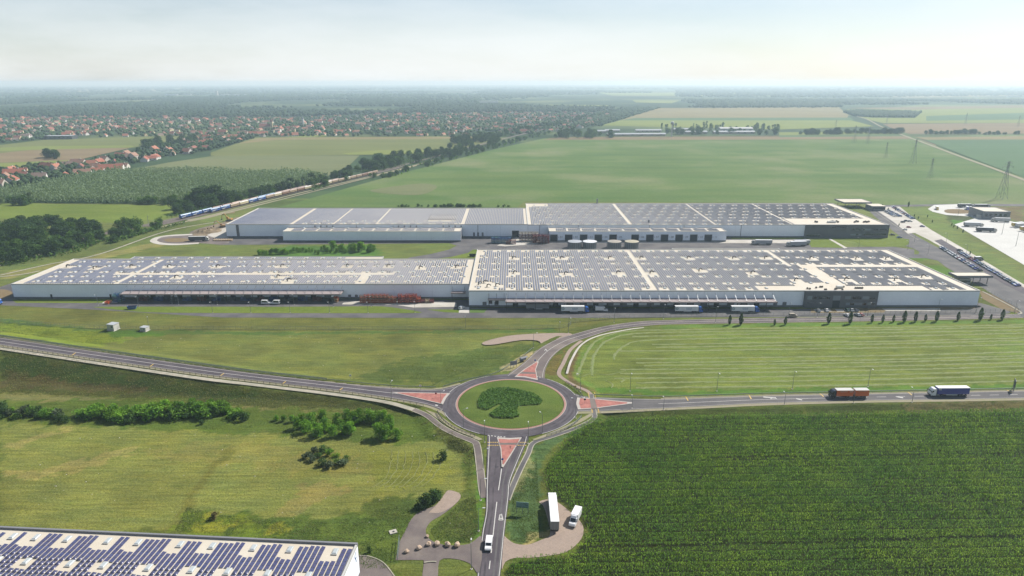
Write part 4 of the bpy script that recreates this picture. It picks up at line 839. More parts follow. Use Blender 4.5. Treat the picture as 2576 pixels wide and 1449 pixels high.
MB().box(-1.8, 1.8, -1.1, 1.1, 0, 1.5).build('air_handler', M['p_offwhite'], great, (fx(2118) + 26, 6, 10)); MB().box(-3.5, 3.5, -1.2, 1.2, 0, 1.5).build('air_handler', M['p_offwhite'], rearr, (rx(2100) - 14, 10, 11))
# canopies with tie rods
def canopy(root, ox, oy, xa, xb, yw, dep, z, pitch):
    c = MB().box(xa - ox, xb - ox, yw - oy - dep, yw - oy - .1, z, z + .45).build('canopy', M['canopy'], root)
    MB().box(xa - ox - .05, xb - ox + .05, yw - oy - dep - .1, yw - oy - dep + .02, z - .1, z + .62).build('canopy_fascia', M['canopy'], c)
    rm = MB().cyl((0, -dep + 1.2, z + .45), (0, -.15, z + 3.4), .11, n=6).cyl((0, -dep + 1.2, z + .4), (0, -dep + 1.2, z + .7), .2, n=6).mesh('tie_rod', M['galv'])
    n = int((xb - xa) / pitch)
    for k in range(n + 1): link('tie_rod', rm, c, (xa - ox + .6 + k * (xb - xa - 1.2) / n, yw - oy, 0))
    pm2 = MB().box(-.15, .15, -dep + .5, -dep + .8, 0, z).mesh('canopy_post', M['rail_dark'])
    for k in range(0, n + 1, 3): link('canopy_post', pm2, c, (xa - ox + .6 + k * (xb - xa - 1.2) / n, yw - oy, 0))
canopy(longh, -313, 399.5, (321-1288)*.2497, (866-1288)*.2497, 399.5, 8.5, 5.1, 5.4)
canopy(great, -26, 383.2, fx(1272), fx(1942), 383.2, 7.8, 5.2, 5.65); canopy(great, -26, 383.2, fx(1228), fx(1272)-.3, 383.2, 3.2, 5.2, 5.0)
canopy(longh, -313, 399.5, (1136-1288)*.2497, (1172-1288)*.2497, 399.5, 4.0, 4.6, 4.5)
dk = MB().box(0, 4.2, -.2, .05, 1.2, 5.0).mesh('dock_door', M['grey_door']); dk2 = MB().box(0, 3.2, -.2, .05, .1, 4.6).mesh('dock_door', M['dark_door'])
for k in range(19): link('dock_door', dk if k % 3 else dk2, great, (fx(1290) + 26 + k * 8.1, -.05, 0))
for k in range(15): link('dock_door', dk2 if k % 2 else dk, longh, ((345-1288)*.2497 + 313 + k * 8.4, -.05, 0))
for v in (876, 893, 970): 
    x = (v - 1288) * .2497 + 313; MB().box(x, x + 1.8, -.2, .05, .1, 2.6).build('service_door', M['grey_door'], longh)
for v in (127, 276): 
    x = (v - 1288) * .2497 + 313; MB().box(x, x + 1.1, -.2, .05, .1, 2.8).build('service_door', M['dark_door'], longh)
for v in (1214, 1244, 1945, 1968): MB().box(fx(v) + 26, fx(v) + 28.4, -.2, .05, .1, 3.2).build('service_door', M['grey_door'], great)
for v in (1230, 1246): MB().box(fx(v) + 26, fx(v) + 28, -.2, .05, 2, 4).build('service_window', M['glass'], great)
# --- the near hall at the edge of the meadow
sx_l = [848,733,640,534,451,341,261,154,70,8]
near_sk = [((v - 1288) * .109 + 42.3, -4.0 - .0 * k) for k, v in enumerate(sx_l)] + [((v - 1288) * .1065 + 42.3, -13.4) for v in (800,699,600,510,400,285,199,86,10)] + [(-8 - 10.6 * k, -22.5) for k in range(10)]
near = hall('warehouse', 'near white hall with individually visible solar panels beside the meadow', -112, 0, -62, 0, 9.0, [(-112,-104,-62,-55)], near_sk, [], loc=(-42.3, 154.05, 0), rz=R(-4), piece=(1.56, 1.68), pw=1.02, side_panels=True, margin=1.2, pad=(3.8, 3.6))
pr = MB().box(-112.1, .1, -.5, .1, 8.7, 9.62).build('rear_parapet', M['grey_clad2'], near)
lg = MB()
for k in range(14):
    a = R(40 + k * 20); b = R(60 + k * 20); w0 = .16 + .3 * math.sin(math.pi * k / 14)
    lg.add([(.02, -2.2 + 1.0 * math.cos(a), 7.2 + 1.0 * math.sin(a)), (.02, -2.2 + 1.0 * math.cos(b), 7.2 + 1.0 * math.sin(b)), (.02, -2.2 + (1 - w0) * math.cos(b), 7.2 + (1 - w0) * math.sin(b)), (.02, -2.2 + (1 - w0) * math.cos(a), 7.2 + (1 - w0) * math.sin(a))], [(0, 1, 2, 3)])
lg.box(0, .03, -2.5, -2.0, 5.2, 6.0); lg.build('wall_logo', M['p_wblue'], near, (.05, 0, 0))

# ------------------------------------------------------------------ gate canopies and small buildings
def gate(pc, sx, sy, h, rz, label, booth, bmat):
    q = g(pc[0], pc[1], h); r = tag(empty('gate_canopy', (q[0], q[1], 0), rz), label, 'gatehouse')
    MB().box(-sx/2, sx/2, -sy/2, sy/2, h - .2, h).build('canopy_roof', M['roof_white'], r)
    f = MB(); 
    for b in ((-sx/2-.1, sx/2+.1, -sy/2-.1, -sy/2+.2), (-sx/2-.1, sx/2+.1, sy/2-.2, sy/2+.1), (-sx/2-.1, -sx/2+.2, -sy/2+.2, sy/2-.2), (sx/2-.2, sx/2+.1, -sy/2+.2, sy/2-.2)): f.box(*b, h - 1.3, h + .3)
    f.build('canopy_fascia', M['grey_clad2'], r); pm3 = MB().cyl((0,0,0), (0,0,h-.2), .25, n=8).mesh('canopy_post', M['grey_clad2'])
    for a in (-.4, 0, .4):
        for b in (-.38, .38): link('canopy_post', pm3, r, (a * sx, b * sy, 0))
    x0, x1, y0, y1, bh = booth
    b = MB().box(x0, x1, y0, y1, 0, bh).build('booth', M[bmat], r); MB().box(x0 + .4, x1 - .4, y0 - .06, y0 + .02, bh * .35, bh * .8).build('booth_window', M['glass'], b); MB().box(x0 - .2, x1 + .2, y0 - .2, y1 + .2, bh, bh + .3).build('booth_roof', M['roof_white'], b)
gate((2146,505), 30, 22, 6.5, 0, 'white gate canopy with a grey gatehouse behind the rear hall', (8, 22, -26, -12, 5), 'grey_clad2')
gate((2442,690), 24, 9, 6.0, 0, 'grey edged gate canopy over a white booth beside the car rows', (-9, -1, -3, 3, 3.2), 'p_offwhite')
def block(px, py, sx, sy, h, mat, name, label, cat, rz=0, roof='roof_white', wins=0):
    q = g(px, py, 0); r = tag(empty(name, (q[0], q[1], 0), rz), label, cat)
    MB().box(-sx/2, sx/2, 0, sy, 0, h).build('wall', M[mat], r); MB().box(-sx/2 + .4, sx/2 - .4, .4, sy - .4, h, h + .08).build('roof', M[roof], r)
    p = MB()
    for b in ((-sx/2-.05, sx/2+.05, -.05, .4), (-sx/2-.05, sx/2+.05, sy-.4, sy+.05), (-sx/2-.05, -sx/2+.4, .4, sy-.4), (sx/2-.4, sx/2+.05, .4, sy-.4)): p.box(*b, h - .1, h + .5)
    p.build('parapet', M[mat], r)
    for k in range(wins): MB().box(-sx/2 + 1.5 + k * (sx - 3) / wins, -sx/2 + 1.5 + (k + .6) * (sx - 3) / wins, -.06, .02, h * .4, h * .75).build('window', M['glass'], r)
    return r
yardb = block(2505, 552, 25, 26, 7.5, 'grey_clad2', 'yard_office', 'grey flat roofed office in the white truck yard', 'building', R(-6), wins=5)
MB().box(-15.5, -12.5, 2, 6, 0, 3.4).build('porch', M['p_offwhite'], yardb)
def cabin(px, py, w, d, h, label):
    q = gt(px, py); r = tag(empty('transformer_cabin', (q[0], q[1], 0), R(-14)), label, 'cabin')
    MB().box(-w/2, w/2, -d/2, d/2, .05, h).build('wall', M['p_offwhite'], r); MB().box(-w/2-.15, w/2+.15, -d/2-.15, d/2+.15, h, h+.22).build('roof', M['p_lightgrey'], r)
    MB().box(-w/2-.03, -w/2+.1, -d/4, d/4, .1, h*.85).build('door', M['p_lightgrey'], r); MB().box(w*.1, w*.35, -d/2-.03, -d/2+.05, h*.55, h*.8).build('vent_grille', M['grey_clad'], r); MB().box(-w/2-.4, w/2+.4, -d/2-.4, d/2+.4, -.1, .05).build('plinth', M['concrete'], r)
cabin(286, 829, 4.4, 4.0, 3.4, 'tall white transformer cabin in the weeds above the embankment road'); cabin(365, 831.5, 3.6, 3.0, 2.1, 'low white utility cabin beside the thin mast')
# storage tanks
for k, (v, top, lab) in enumerate(((1445,'p_lightgrey','grey topped water tank by the loading doors'),(1482.5,'p_white','white topped water tank by the loading doors'),(1544,'p_beige','cream topped water tank by the tipped ramp'),(1587.5,'p_cream','rust stained cream water tank behind the great hall'))):
    q = g(v, 622, 0); r = tag(empty('storage_tank', (q[0], 534, 0)), lab, 'tank'); rad = 5.7
    MB().cyl((0,0,0), (0,0,5.6), rad, n=40).build('tank_wall', M['galv'], r, smooth=False)
    MB().cyl((0,0,5.6), (0,0,6.1), rad + .1, rad * .3, n=40).build('tank_roof', M[top], r); l = MB().box(-rad-.5,-rad-.4,-.3,-.25,0,6.2).box(-rad-.5,-rad-.4,.25,.3,0,6.2)
    for s in range(14): l.box(-rad-.5,-rad-.45,-.25,.25,.3+s*.42,.36+s*.42)
    l.build('ladder', M['galv'], r)
    rb = MB()
    for s in range(20): a = 2*math.pi*s/20; rb.box(rad*math.cos(a)-.08, rad*math.cos(a)+.08, rad*math.sin(a)-.08, rad*math.sin(a)+.08, 0, 5.7)
    rb.build('wall_ribs', M['p_lightgrey'], r)
# ------------------------------------------------------------------ vehicles (all face +X)
wm = MB().cyl((0, -.15, 0), (0, .15, 0), .5, n=14, m=0).cyl((0, -.17, 0), (0, .17, 0), .27, n=10, m=1); WHEEL = wm.mesh('wheel', [M['tyre'], M['rim']])
def wheels(root, xs, w, r, twin=False):
    for x in xs:
        for s in (-1, 1): link('wheel', WHEEL, root, (x, s * (w / 2 - .18), r), 0, (r / .5, 1.6 if twin else 1, r / .5))
def cab_part(root, x0, x1, w, cm, h=3.6, low=2.2):
    L = x1 - x0
    c = MB().prism([(x0, .55), (x1 - .05, .55), (x1, 1.5), (x1 - .12, 2.1), (x1 - .38, h - .75), (x1 - .95, h - .1), (x0 + .2, h), (x0, h - .2)], -w / 2, w / 2).build('cab', M[cm], root)
    MB().add([(x1 - .10, -w/2 + .1, 2.08), (x1 - .10, w/2 - .1, 2.08), (x1 - .36, w/2 - .12, h - .82), (x1 - .36, -w/2 + .12, h - .82), (x1 - .16, -w/2 + .1, 2.05), (x1 - .16, w/2 - .1, 2.05), (x1 - .42, w/2 - .12, h - .8), (x1 - .42, -w/2 + .12, h - .8)], [(0, 1, 2, 3), (0, 4, 5, 1), (3, 2, 6, 7), (0, 3, 7, 4), (1, 5, 6, 2)]).build('windscreen', M['glass'], c)
    for s in (-1, 1):
        y = s * (w / 2 + .012); MB().add([(x1 - .28, y, 2.05), (x1 - 1.15, y, 2.05), (x1 - 1.15, y, h - .85), (x1 - .55, y, h - .85)], [(0, 1, 2, 3) if s < 0 else (3, 2, 1, 0)]).build('side_window', M['glass'], c)
        MB().box(x1 - .2, x1 + .05, s * (w/2 + .25) - .08, s * (w/2 + .25) + .08, 1.9, 2.7).box(x1 - .12, x1 - .04, min(s*w/2, s*(w/2+.25)), max(s*w/2, s*(w/2+.25)), 2.3, 2.36).build('mirror', M['chassis'], c)
    MB().box(x1 - .02, x1 + .08, -w/2 + .05, w/2 - .05, .5, .95).build('bumper', M['chassis'], c)
    for s in (-1, 1): MB().box(x1 + .0, x1 + .1, s * (w/2 - .35) - .2, s * (w/2 - .35) + .2, 1.0, 1.2).build('headlight', M['lamp'], c)
    return c
def lettering(par, x0, x1, y, z0, z1, mat, n=9, s=-1, name='lettering'):
    b = MB(); st = (x1 - x0) / n
    for k in range(n):
        h = z0 + (z1 - z0) * (1.0 if (k * 7) % 4 == 0 else .72); b.box(x0 + k * st, x0 + (k + .62) * st, y - .012, y + .012, z0, h)
    return b.build(name, mat, par)
def box_body(root, x0, x1, w, z0, z1, side, roof, name='trailer_box'):
    b = MB().box(x0, x1, -w/2, w/2, z0, z1 - .08).build(name, M[side], root); MB().box(x0 - .03, x1 + .03, -w/2 - .03, w/2 + .03, z1 - .08, z1).build('box_roof', M[roof], b)
    MB().box(x0 - .04, x0 + .01, -w/2 + .08, -.02, z0 + .1, z1 - .2).box(x0 - .04, x0 + .01, .02, w/2 - .08, z0 + .1, z1 - .2).build('rear_door', M['p_grey' if side != 'p_darknavy' else 'p_darknavy'], b)
    return b
def semi(loc, rz, label, cab='p_white', side='p_white', roof='p_white', tractor=True, logo=None, group=None, cat='truck', name='articulated_truck'):
    r = tag(empty(name, loc, rz), label, cat, group); b = box_body(r, -8.2, 5.4, 2.55, 1.15, 4.0, side, roof)
    MB().box(-8.0, 5.0, -.45, .45, .75, 1.15).build('chassis', M['chassis'], r); MB().box(-3.2, 1.5, -1.25, -1.18, .55, 1.1).box(-3.2, 1.5, 1.18, 1.25, .55, 1.1).build('side_skirt', M['p_lightgrey'], r)
    wheels(r, (-6.9, -5.6, -4.3), 2.5, .5)
    if tractor:
        cab_part(r, 6.0, 8.2, 2.5, cab); MB().box(2.6, 7.9, -.4, .4, .5, .95).build('tractor_frame', M['chassis'], r); wheels(r, (6.9, 3.4), 2.5, .5); MB().box(4.6, 5.9, -1.2, 1.2, .55, 1.0).build('fuel_tank', M['galv'], r)
    else:
        MB().box(2.6, 2.8, -.9, -.7, 0, 1.1).box(2.6, 2.8, .7, .9, 0, 1.1).build('landing_leg', M['chassis'], r)
    if logo:
        y = -1.275 - .015; lettering(b, -1.9, 1.6, y, 2.75, 3.2, M[logo], 10); lettering(b, -1.7, 1.3, y, 2.1, 2.5, M[logo], 9)
        k = MB()
        for i in range(16):
            a, c = R(i * 22.5), R(i * 22.5 + 15); k.add([(-7.2 + .9*math.cos(a), y, 2.6 + .9*math.sin(a)), (-7.2 + .9*math.cos(c), y, 2.6 + .9*math.sin(c)), (-7.2 + .3*math.cos(c+.5), y, 2.6 + .3*math.sin(c+.5)), (-7.2 + .3*math.cos(a+.5), y, 2.6 + .3*math.sin(a+.5))], [(0,1,2,3)])
        k.build('round_logo', M['p_teal'], b)
    return r
def heading(a, b): return math.atan2(b[1] - a[1], b[0] - a[0])
# blue curtain sider on the corn road, driving towards the roundabout (-X)
q = g(2384, 994.5, 1.63); r_ = semi((q[0], q[1], 1.65), R(180.8), 'articulated truck with navy curtain sides and white cab on the corn field road', 'p_white', 'p_navy', 'p_white')
MB().box(4.0, 5.2, 1.28, 1.30, 3.0, 3.8).build('side_panel', M['p_lightgrey'], r_)
lettering(r_, -2.6, 1.0, 1.265, .7, .95, M['p_lightgrey'], 12)
# orange drawbar lorry
q = g(2133, 999, 1.63); r_ = tag(empty('drawbar_lorry', (q[0], q[1], 1.65), R(180.8)), 'orange drawbar lorry with trailer and dark cab on the corn field road', 'truck')
cab_part(r_, 5.9, 8.0, 2.5, 'p_darknavy'); b_ = box_body(r_, -1.4, 5.7, 2.55, 1.1, 3.75, 'p_orange', 'p_offwhite', 'cargo_box'); MB().box(-1.2, 7.8, -.4, .4, .6, 1.1).build('chassis', M['chassis'], r_); wheels(r_, (6.9, 1.4, .2), 2.5, .5)
b2_ = box_body(r_, -8.1, -2.3, 2.55, 1.1, 3.75, 'p_orange', 'p_offwhite', 'drawbar_trailer'); MB().box(-8, -1.2, -.4, .4, .6, 1.1).build('drawbar', M['chassis'], r_); wheels(r_, (-3.4, -6.6), 2.5, .5)
lettering(b_, 1.2, 4.4, 1.29, 3.0, 3.35, M['p_offwhite'], 14); lettering(b_, -.9, .4, 1.29, 2.9, 3.4, M['p_offwhite'], 4); lettering(b2_, -7.2, -3.4, 1.29, 3.1, 3.35, M['p_beige'], 12)
# lay-by: white articulated truck seen from behind, white box van
q = g(1396, 1318, .12); semi((q[0] - .3, q[1] + 4.0, .13), R(90), 'white articulated truck parked in the gravel lay-by beside the corn', 'p_white', 'p_offwhite', 'p_white')
def box_van(loc, rz, label, group=None, box='p_white', cabm='p_white', s=1.0):
    r = tag(empty('box_van', loc, rz), label, 'van', group); b = box_body(r, -3.6 * s, 1.0 * s, 2.2, .85, 3.1, box, 'p_white', 'cargo_box')
    c = MB().prism([(1.05*s, .45), (3.55*s, .45), (3.6*s, 1.0), (3.3*s, 1.3), (2.55*s, 1.45), (1.8*s, 2.25), (1.05*s, 2.35)], -1.0, 1.0).build('cab', M[cabm], r)
    MB().add([(2.60*s, -.85, 1.46), (2.60*s, .85, 1.46), (1.86*s, .8, 2.24), (1.86*s, -.8, 2.24)], [(0, 1, 2, 3)]).build('windscreen', M['glass'], c)
    for t in (-1, 1): MB().add([(2.4*s, t*1.012, 1.45), (1.3*s, t*1.012, 1.45), (1.3*s, t*1.012, 2.15), (1.8*s, t*1.012, 2.15)], [(0,1,2,3) if t < 0 else (3,2,1,0)]).build('side_window', M['glass'], c); MB().box(2.2*s, 2.35*s, t*1.18-.1, t*1.18+.1, 1.4, 1.8).build('mirror', M['chassis'], c)
    MB().prism([(1.0*s, 2.36), (2.0*s, 2.36), (1.5*s, 2.9), (1.0*s, 3.05)], -.85, .85).build('roof_deflector', M[cabm], c)
    wheels(r, (2.75*s, -2.2*s), 2.0, .36); MB().box(-3.4*s, 3.2*s, -.8, .8, .4, .85).build('chassis', M['chassis'], r); return r
q = g(1450, 1316, .12); box_van((q[0] - .3, q[1] + 1.0, .13), R(-112), 'white box van with roof deflector parked at the outer edge of the lay-by')
def van(loc, rz, label, col='p_white', group=None, L=5.2, h=2.0):
    r = tag(empty('van', loc, rz), label, 'van', group); a = L / 2
    b = MB().prism([(-a, .4), (a - .1, .4), (a, .8), (a - .25, 1.05), (a - 1.1, 1.25), (a - 1.75, h - .12), (a - 2.3, h), (-a + .15, h), (-a, h - .3)], -.95, .95).build('body', M[col], r)
    MB().add([(a - 1.12, -.8, 1.27), (a - 1.12, .8, 1.27), (a - 1.72, .75, h - .12), (a - 1.72, -.75, h - .12)], [(0, 1, 2, 3)]).build('windscreen', M['glass'], b)
    for t in (-1, 1):
        MB().box(-a + .5, a - 2.0, min(t*.94, t*.962), max(t*.94, t*.962), 1.2, h - .25).build('side_window', M['glass'], b); MB().box(a - 1.5, a - 1.35, t*1.1-.1, t*1.1+.1, 1.15, 1.4).build('mirror', M['chassis'], b); MB().box(a - .12, a + .0, t*.7-.18, t*.7+.18, .75, .95).build('headlight', M['lamp'], b)
    MB().box(-a - .01, -a + .02, -.75, .75, 1.2, h - .25).build('rear_window', M['glass'], b); wheels(r, (a - .95, -a + 1.0), 1.85, .34); return r
q = g(1229.5, 1381, .02); van((q[0], q[1] + 1.2, .05), R(-94), 'white van driving on the road past the lay-by')
for v, lb in ((678, 'white van with open side shadow under the long canopy'), (701, 'white van parked behind another under the long canopy')):
    q = g(v - 8, 764.5, .06); van((q[0], q[1], .1), R(178 if v > 690 else 0), lb, L=5.6, h=2.5)
# trailers with blue cabs along the great hall
for v, lb in ((1446.5, 'white trailer with blue cab docked beside the small box van'), (1732, 'white trailer with blue cab docked by a tall lamp post'), (1873, 'white trailer with blue cab docked near the grey office')):
    q = g(v, 785.5, .06); semi((q[0], q[1], .1), 0, lb, 'p_blue', 'p_white', 'p_white', logo='p_lettering')
q = g(1513, 783, .06); box_van((q[0], q[1], .1), 0, 'white box van parked behind a docked trailer', s=1.05)
q = g(1358, 779, .06); semi((q[0], q[1], .1), 0, 'grey trailer without tractor in the shade of the canopy', side='p_grey', roof='p_grey', tractor=False, name='trailer', cat='trailer')
q = g(-6, 766, .06); semi((q[0] - 5.4, q[1], .1), R(-4), 'blue truck entering the service yard', 'p_blue', 'p_blue', 'p_white')
q = g(1162, 776.5, .12); van((q[0], q[1], .14), R(60), 'small pale van standing by the hall corner', L=4.4, h=1.8)
# rear yard trucks
q = g(501, 606, .07); semi((q[0], q[1], .1), R(4), 'navy articulated truck at the turning circle', 'p_offwhite', 'p_darknavy', 'p_offwhite')
for (x_, y_, lb, rr) in ((1916,615,'white articulated truck behind the cream annexe roof',178), (2003,619,'white articulated truck parked by the lawn, pale grey sides',186), (2012,616,'white trailer parked behind another white truck by the lawn',186)):
    q = g(x_, y_, .06); semi((q[0], q[1], .12), R(rr), lb, 'p_offwhite', 'p_lightgrey', 'p_white', tractor='trailer' not in lb, cat='trailer' if 'trailer' in lb else 'truck')
# white truck yard
YT = [(2448,570,-10,'p_offwhite','p_lightgrey','white sided truck parked askew in the truck yard'), (2480,583,-11,'p_offwhite','p_darknavy','dark sided truck with white cab in the truck yard'), (2516,558,172,'p_offwhite','p_lightgrey','white truck parked beside the yard office'),
      (2428,522,0,'p_lightgrey','p_darknavy','dark trailer truck on the field edge of the truck yard'), (2470,523,0,'p_lightgrey','p_dkgrey','dark grey trailer truck on the road edge of the truck yard')]
for x_, y_, rr, cb, sd, lb in YT: q = g(x_, y_, .18); semi((q[0], q[1], .22), R(rr), lb, cb, sd, 'p_white')
for x_, y_, sd, lb in ((2433,527,'p_navy','white roofed truck with navy cab pulled up in the truck yard'), (2442,528,'p_teal','white roofed truck with teal cab pulled up in the truck yard'), (2357,527,'p_yellow','cream and yellow lorry entering the truck yard')):
    q = g(x_, y_, .18); box_van((q[0], q[1], .22), R(-115), lb, box='p_white' if sd != 'p_yellow' else 'p_cream', cabm=sd, s=1.5)
for k, (x_, y_, sd) in enumerate(((2556,570,'p_yellow'), (2566,572,'p_lightgrey'), (2577,580,'p_yellow'), (2588,583,'p_yellow'), (2600,587,'p_lightgrey'))):
    q = g(x_, y_, .18); semi((q[0], q[1], .22), R(200), ['yellow ended trailer in the truck yard row', 'grey ended trailer in the truck yard row'][sd != 'p_yellow'], side=sd, roof='p_white', tractor=False, group='trailers lined up in the truck yard', cat='trailer', name='trailer')

# cars
def car_mesh(col):
    b = MB(); b.prism([(-2.15, .32), (2.1, .32), (2.18, .62), (1.95, .82), (1.0, .95), (-1.5, .98), (-2.1, .92), (-2.2, .6)], -.86, .86, 0)
    b.prism([(1.02, .94), (.35, 1.40), (-1.0, 1.44), (-1.75, .96)], -.72, .72, 1); b.prism([(.30, 1.40), (.2, 1.47), (-.9, 1.5), (-1.0, 1.44)], -.68, .68, 0)
    for x in (-1.35, 1.35):
        for s in (-1, 1): b.cyl((x, s * .72, .32), (x, s * .88, .32), .32, n=10, m=2)
    return b.mesh('car', [M[col], M['glass'], M['tyre']])
CARC = ['p_silver', 'p_white', 'p_black', 'p_wblue', 'p_silver', 'p_white', 'p_lightgrey', 'p_wblue', 'p_white', 'p_red', 'p_silver', 'p_green', 'p_lightgrey', 'p_navy', 'p_dkgrey']  # mix leans white, silver and light blue, standing in for glints off the cars
CARN = dict(p_silver='silver', p_white='white', p_black='black', p_wblue='light blue', p_grey='grey', p_dkgrey='dark grey', p_navy='navy', p_red='red', p_green='dark green', p_lightgrey='pale grey', p_darknavy='dark blue')
CARM = {c: car_mesh(c) for c in set(CARC) | {'p_darknavy', 'p_grey', 'p_dkgrey'}}
rc = random.Random(3)
def car(x_, y_, rz, col, label, group=None, z=.16):
    q = g(x_, y_, 0); o = link('parked_car', CARM[col], None, (q[0], q[1], z), rz); return tag(o, label, 'car', group)
def car_row(a, b, n, rz, where, group, skip=.06, z=.16):
    A = np.array(g(*a)[:2]); B = np.array(g(*b)[:2])
    for k in range(n):
        if rc.random() < skip: continue
        p = A + (B - A) * k / (n - 1); c = rc.choice(CARC); o = link('parked_car', CARM[c], None, (p[0] + rc.uniform(-.15, .15), p[1] + rc.uniform(-.1, .1), z), rz + rc.choice((0, math.pi)) + rc.uniform(-.04, .04))
        o.scale = (rc.uniform(.92, 1.08), 1, rc.uniform(.95, 1.12)); tag(o, '%s car parked in the row %s' % (CARN[c], where), 'car', group)
car_row((2246,521), (2296,551), 26, R(6), 'along the grass edge of the rear car park', 'cars in the grass edge row')
car_row((2226,532), (2254,546), 13, R(6), 'in the middle of the rear car park', 'cars in the middle rows'); car_row((2234,530), (2263,545), 13, R(6), 'in the middle of the rear car park', 'cars in the middle rows')
car_row((2368,624), (2464,682), 36, R(12), 'beside the dark aisle facing the gate canopy', 'cars in the gate side row', z=.2)
car_row((2416,636), (2560,720), 50, R(12), 'along the field side of the dark aisle', 'cars in the field side row', z=.2)
for x_, y_, rz, c, lb in ((2271,560,10,'p_darknavy','dark blue car crossing the middle of the rear car park'), (2279,557,10,'p_dkgrey','dark grey car beside the little tree in the car park'), (2289,558,-20,'p_silver','silver car leaving the middle rows of the car park'), (2286,573,5,'p_red','red car by the kerb of the rear car park'), (2276,579,150,'p_white','white car on the access road by the kerb'), (2320,571,-25,'p_navy','navy car driving past the rear car park'), (2414,631,-10,'p_black','black car at the end of the field side row'),
                          (2245,592,0,'p_dkgrey','dark grey car by the corner of the rear office'), (2262,599,0,'p_wblue','light blue car by the corner of the rear office'), (2217,518,10,'p_black','black car on the narrow field road'),
                          (2050,596,0,'p_silver','silver car at the foot of the grey rear office'), (1803,604,0,'p_silver','silver car by the last loading door')):
    car(x_, y_, R(rz), c, lb)
q = g(2462, 655, .2); box_van((q[0], q[1], .2), R(10), 'grey delivery van among the parked cars', box='p_grey', cabm='p_grey')
q = g(2450, 530, .2)
for x_, y_, c, lb in ((2463,527,'p_grey','grey car near the yard office'), (2464,536,'p_silver','silver car by the yard office wall'), (2463,541,'p_darknavy','dark blue car by the yard office porch'), (2449,545,'p_lightgrey','pale grey car at the truck yard mouth')): car(x_, y_, R(80), c, lb, z=.22)
# cars by the grey front office keep their wheels and windows as parts
def full_car(x_, y_, rz, col, label):
    q = g(x_, y_, .1); r = tag(empty('parked_car', (q[0], q[1], .14), rz), label, 'car')
    b = MB().prism([(-2.15, .32), (2.1, .32), (2.18, .62), (1.95, .82), (1.0, .95), (-1.5, .98), (-2.1, .92), (-2.2, .6)], -.86, .86).build('body', M[col], r)
    MB().prism([(1.02, .94), (.35, 1.40), (-1.0, 1.44), (-1.75, .96)], -.72, .72).build('windows', M['glass'], r); MB().prism([(.30, 1.40), (.2, 1.47), (-.9, 1.5), (-1.0, 1.44)], -.68, .68).build('roof', M[col], r)
    wheels(r, (-1.35, 1.35), 1.9, .32); [MB().box(2.1, 2.16, s*.6-.15, s*.6+.15, .6, .75).build('headlight', M['lamp'], b) for s in (-1, 1)]
for x_, y_, rz, c, lb in ((2058,783,82,'p_silver','silver car in the bay left of the office entrance'), (2079,782.5,82,'p_white','white car in the bay beside the office shrubs'), (2131,782,82,'p_green','dark green car in the bay by the office shrubs'), (2142,782,82,'p_lightgrey','pale grey car between two dark cars by the office'), (2153,782.5,82,'p_darknavy','dark blue car at the end of the office bays'),
                         (2130,795,100,'p_white','white car parked on the verge by the fence'), (2157,794,100,'p_silver','silver car parked beside a red car by the fence'), (2165,793.5,100,'p_red','red car parked on the verge by the fence')): full_car(x_, y_, R(rz), c, lb)
q = g(1995, 797, .06); van((q[0], q[1], .1), R(0), 'beige van parked on the verge of the warehouse road', 'p_beige', L=4.8, h=2.1)

# ------------------------------------------------------------------ stacks of steel crates
def crate_mesh(w, d, h, mat, fill=None):
    b = MB(); t = .14
    for sx_ in (0, 1):
        for sy_ in (0, 1): b.box(sx_*(w-t), sx_*(w-t)+t, sy_*(d-t), sy_*(d-t)+t, 0, h)
    for z in (.1, h - .35): b.box(0, w, 0, t, z, z + .16); b.box(0, w, d - t, d, z, z + .16); b.box(0, t, t, d - t, z, z + .16); b.box(w - t, w, t, d - t, z, z + .16)
    b.box(t, w - t, t, d - t, .12, .22)
    b.add([(t, .03, .26), (w - t, .03, h - .4), (w - t, .03, h - .24), (t, .03, .42)], [(0, 1, 2, 3)])
    return b.mesh('steel_crate', mat)
def stack(x0, y0, z0, nx, ny, nz, w, d, h, mats, label, group, jit=.06, drop=.1, rz=0):
    ms = [crate_mesh(w, d, h, M[m]) for m in mats]
    for i in range(nx):
        for j in range(ny):
            top = nz - (1 if rc.random() < drop * 2 else 0)
            for k in range(top):
                lay = 'top layer' if k == top - 1 else ['bottom layer', 'second layer', 'third layer', 'fourth layer'][min(k, 3)]; rw = '' if ny == 1 else (' front' if j == 0 else ' rear')
                o = link('steel_crate', ms[(i * 3 + j + k // 2) % len(ms)], None, (x0 + i * (w + .12) + rc.uniform(-jit, jit), y0 + j * (d + .15), z0 + k * h), rz); tag(o, label + ',' + rw + ' ' + lay, 'crate', group)
stack(-93.5, 389.5, .1, 9, 2, 4, 2.35, 1.7, 1.3, ['p_rust', 'p_brown', 'p_rust'], 'orange red steel crate in the longer stack before the long hall', 'long stack of orange crates')
stack(-70.2, 389.5, .1, 6, 2, 4, 2.2, 1.7, 1.35, ['p_rust', 'p_maroon'], 'orange red steel crate in the shorter stack before the long hall', 'short stack of orange crates')
stack(-56.3, 390.5, .1, 3, 1, 2, 2.6, 1.7, 1.2, ['p_maroon', 'p_tan'], 'rusty crate in the low pile beside the orange stacks', 'low pile of crates')
stack(6.2, 556.6, .12, 6, 2, 5, 2.6, 2.0, 1.6, ['p_beige', 'p_maroon', 'p_beige'], 'pale and maroon steel crate in the tall stack by the loading doors', 'tall mixed stack'); stack(17.5, 549.5, .12, 5, 2, 5, 2.7, 2.0, 1.5, ['p_maroon'], 'maroon steel crate in the stack by the loading doors', 'maroon stack')
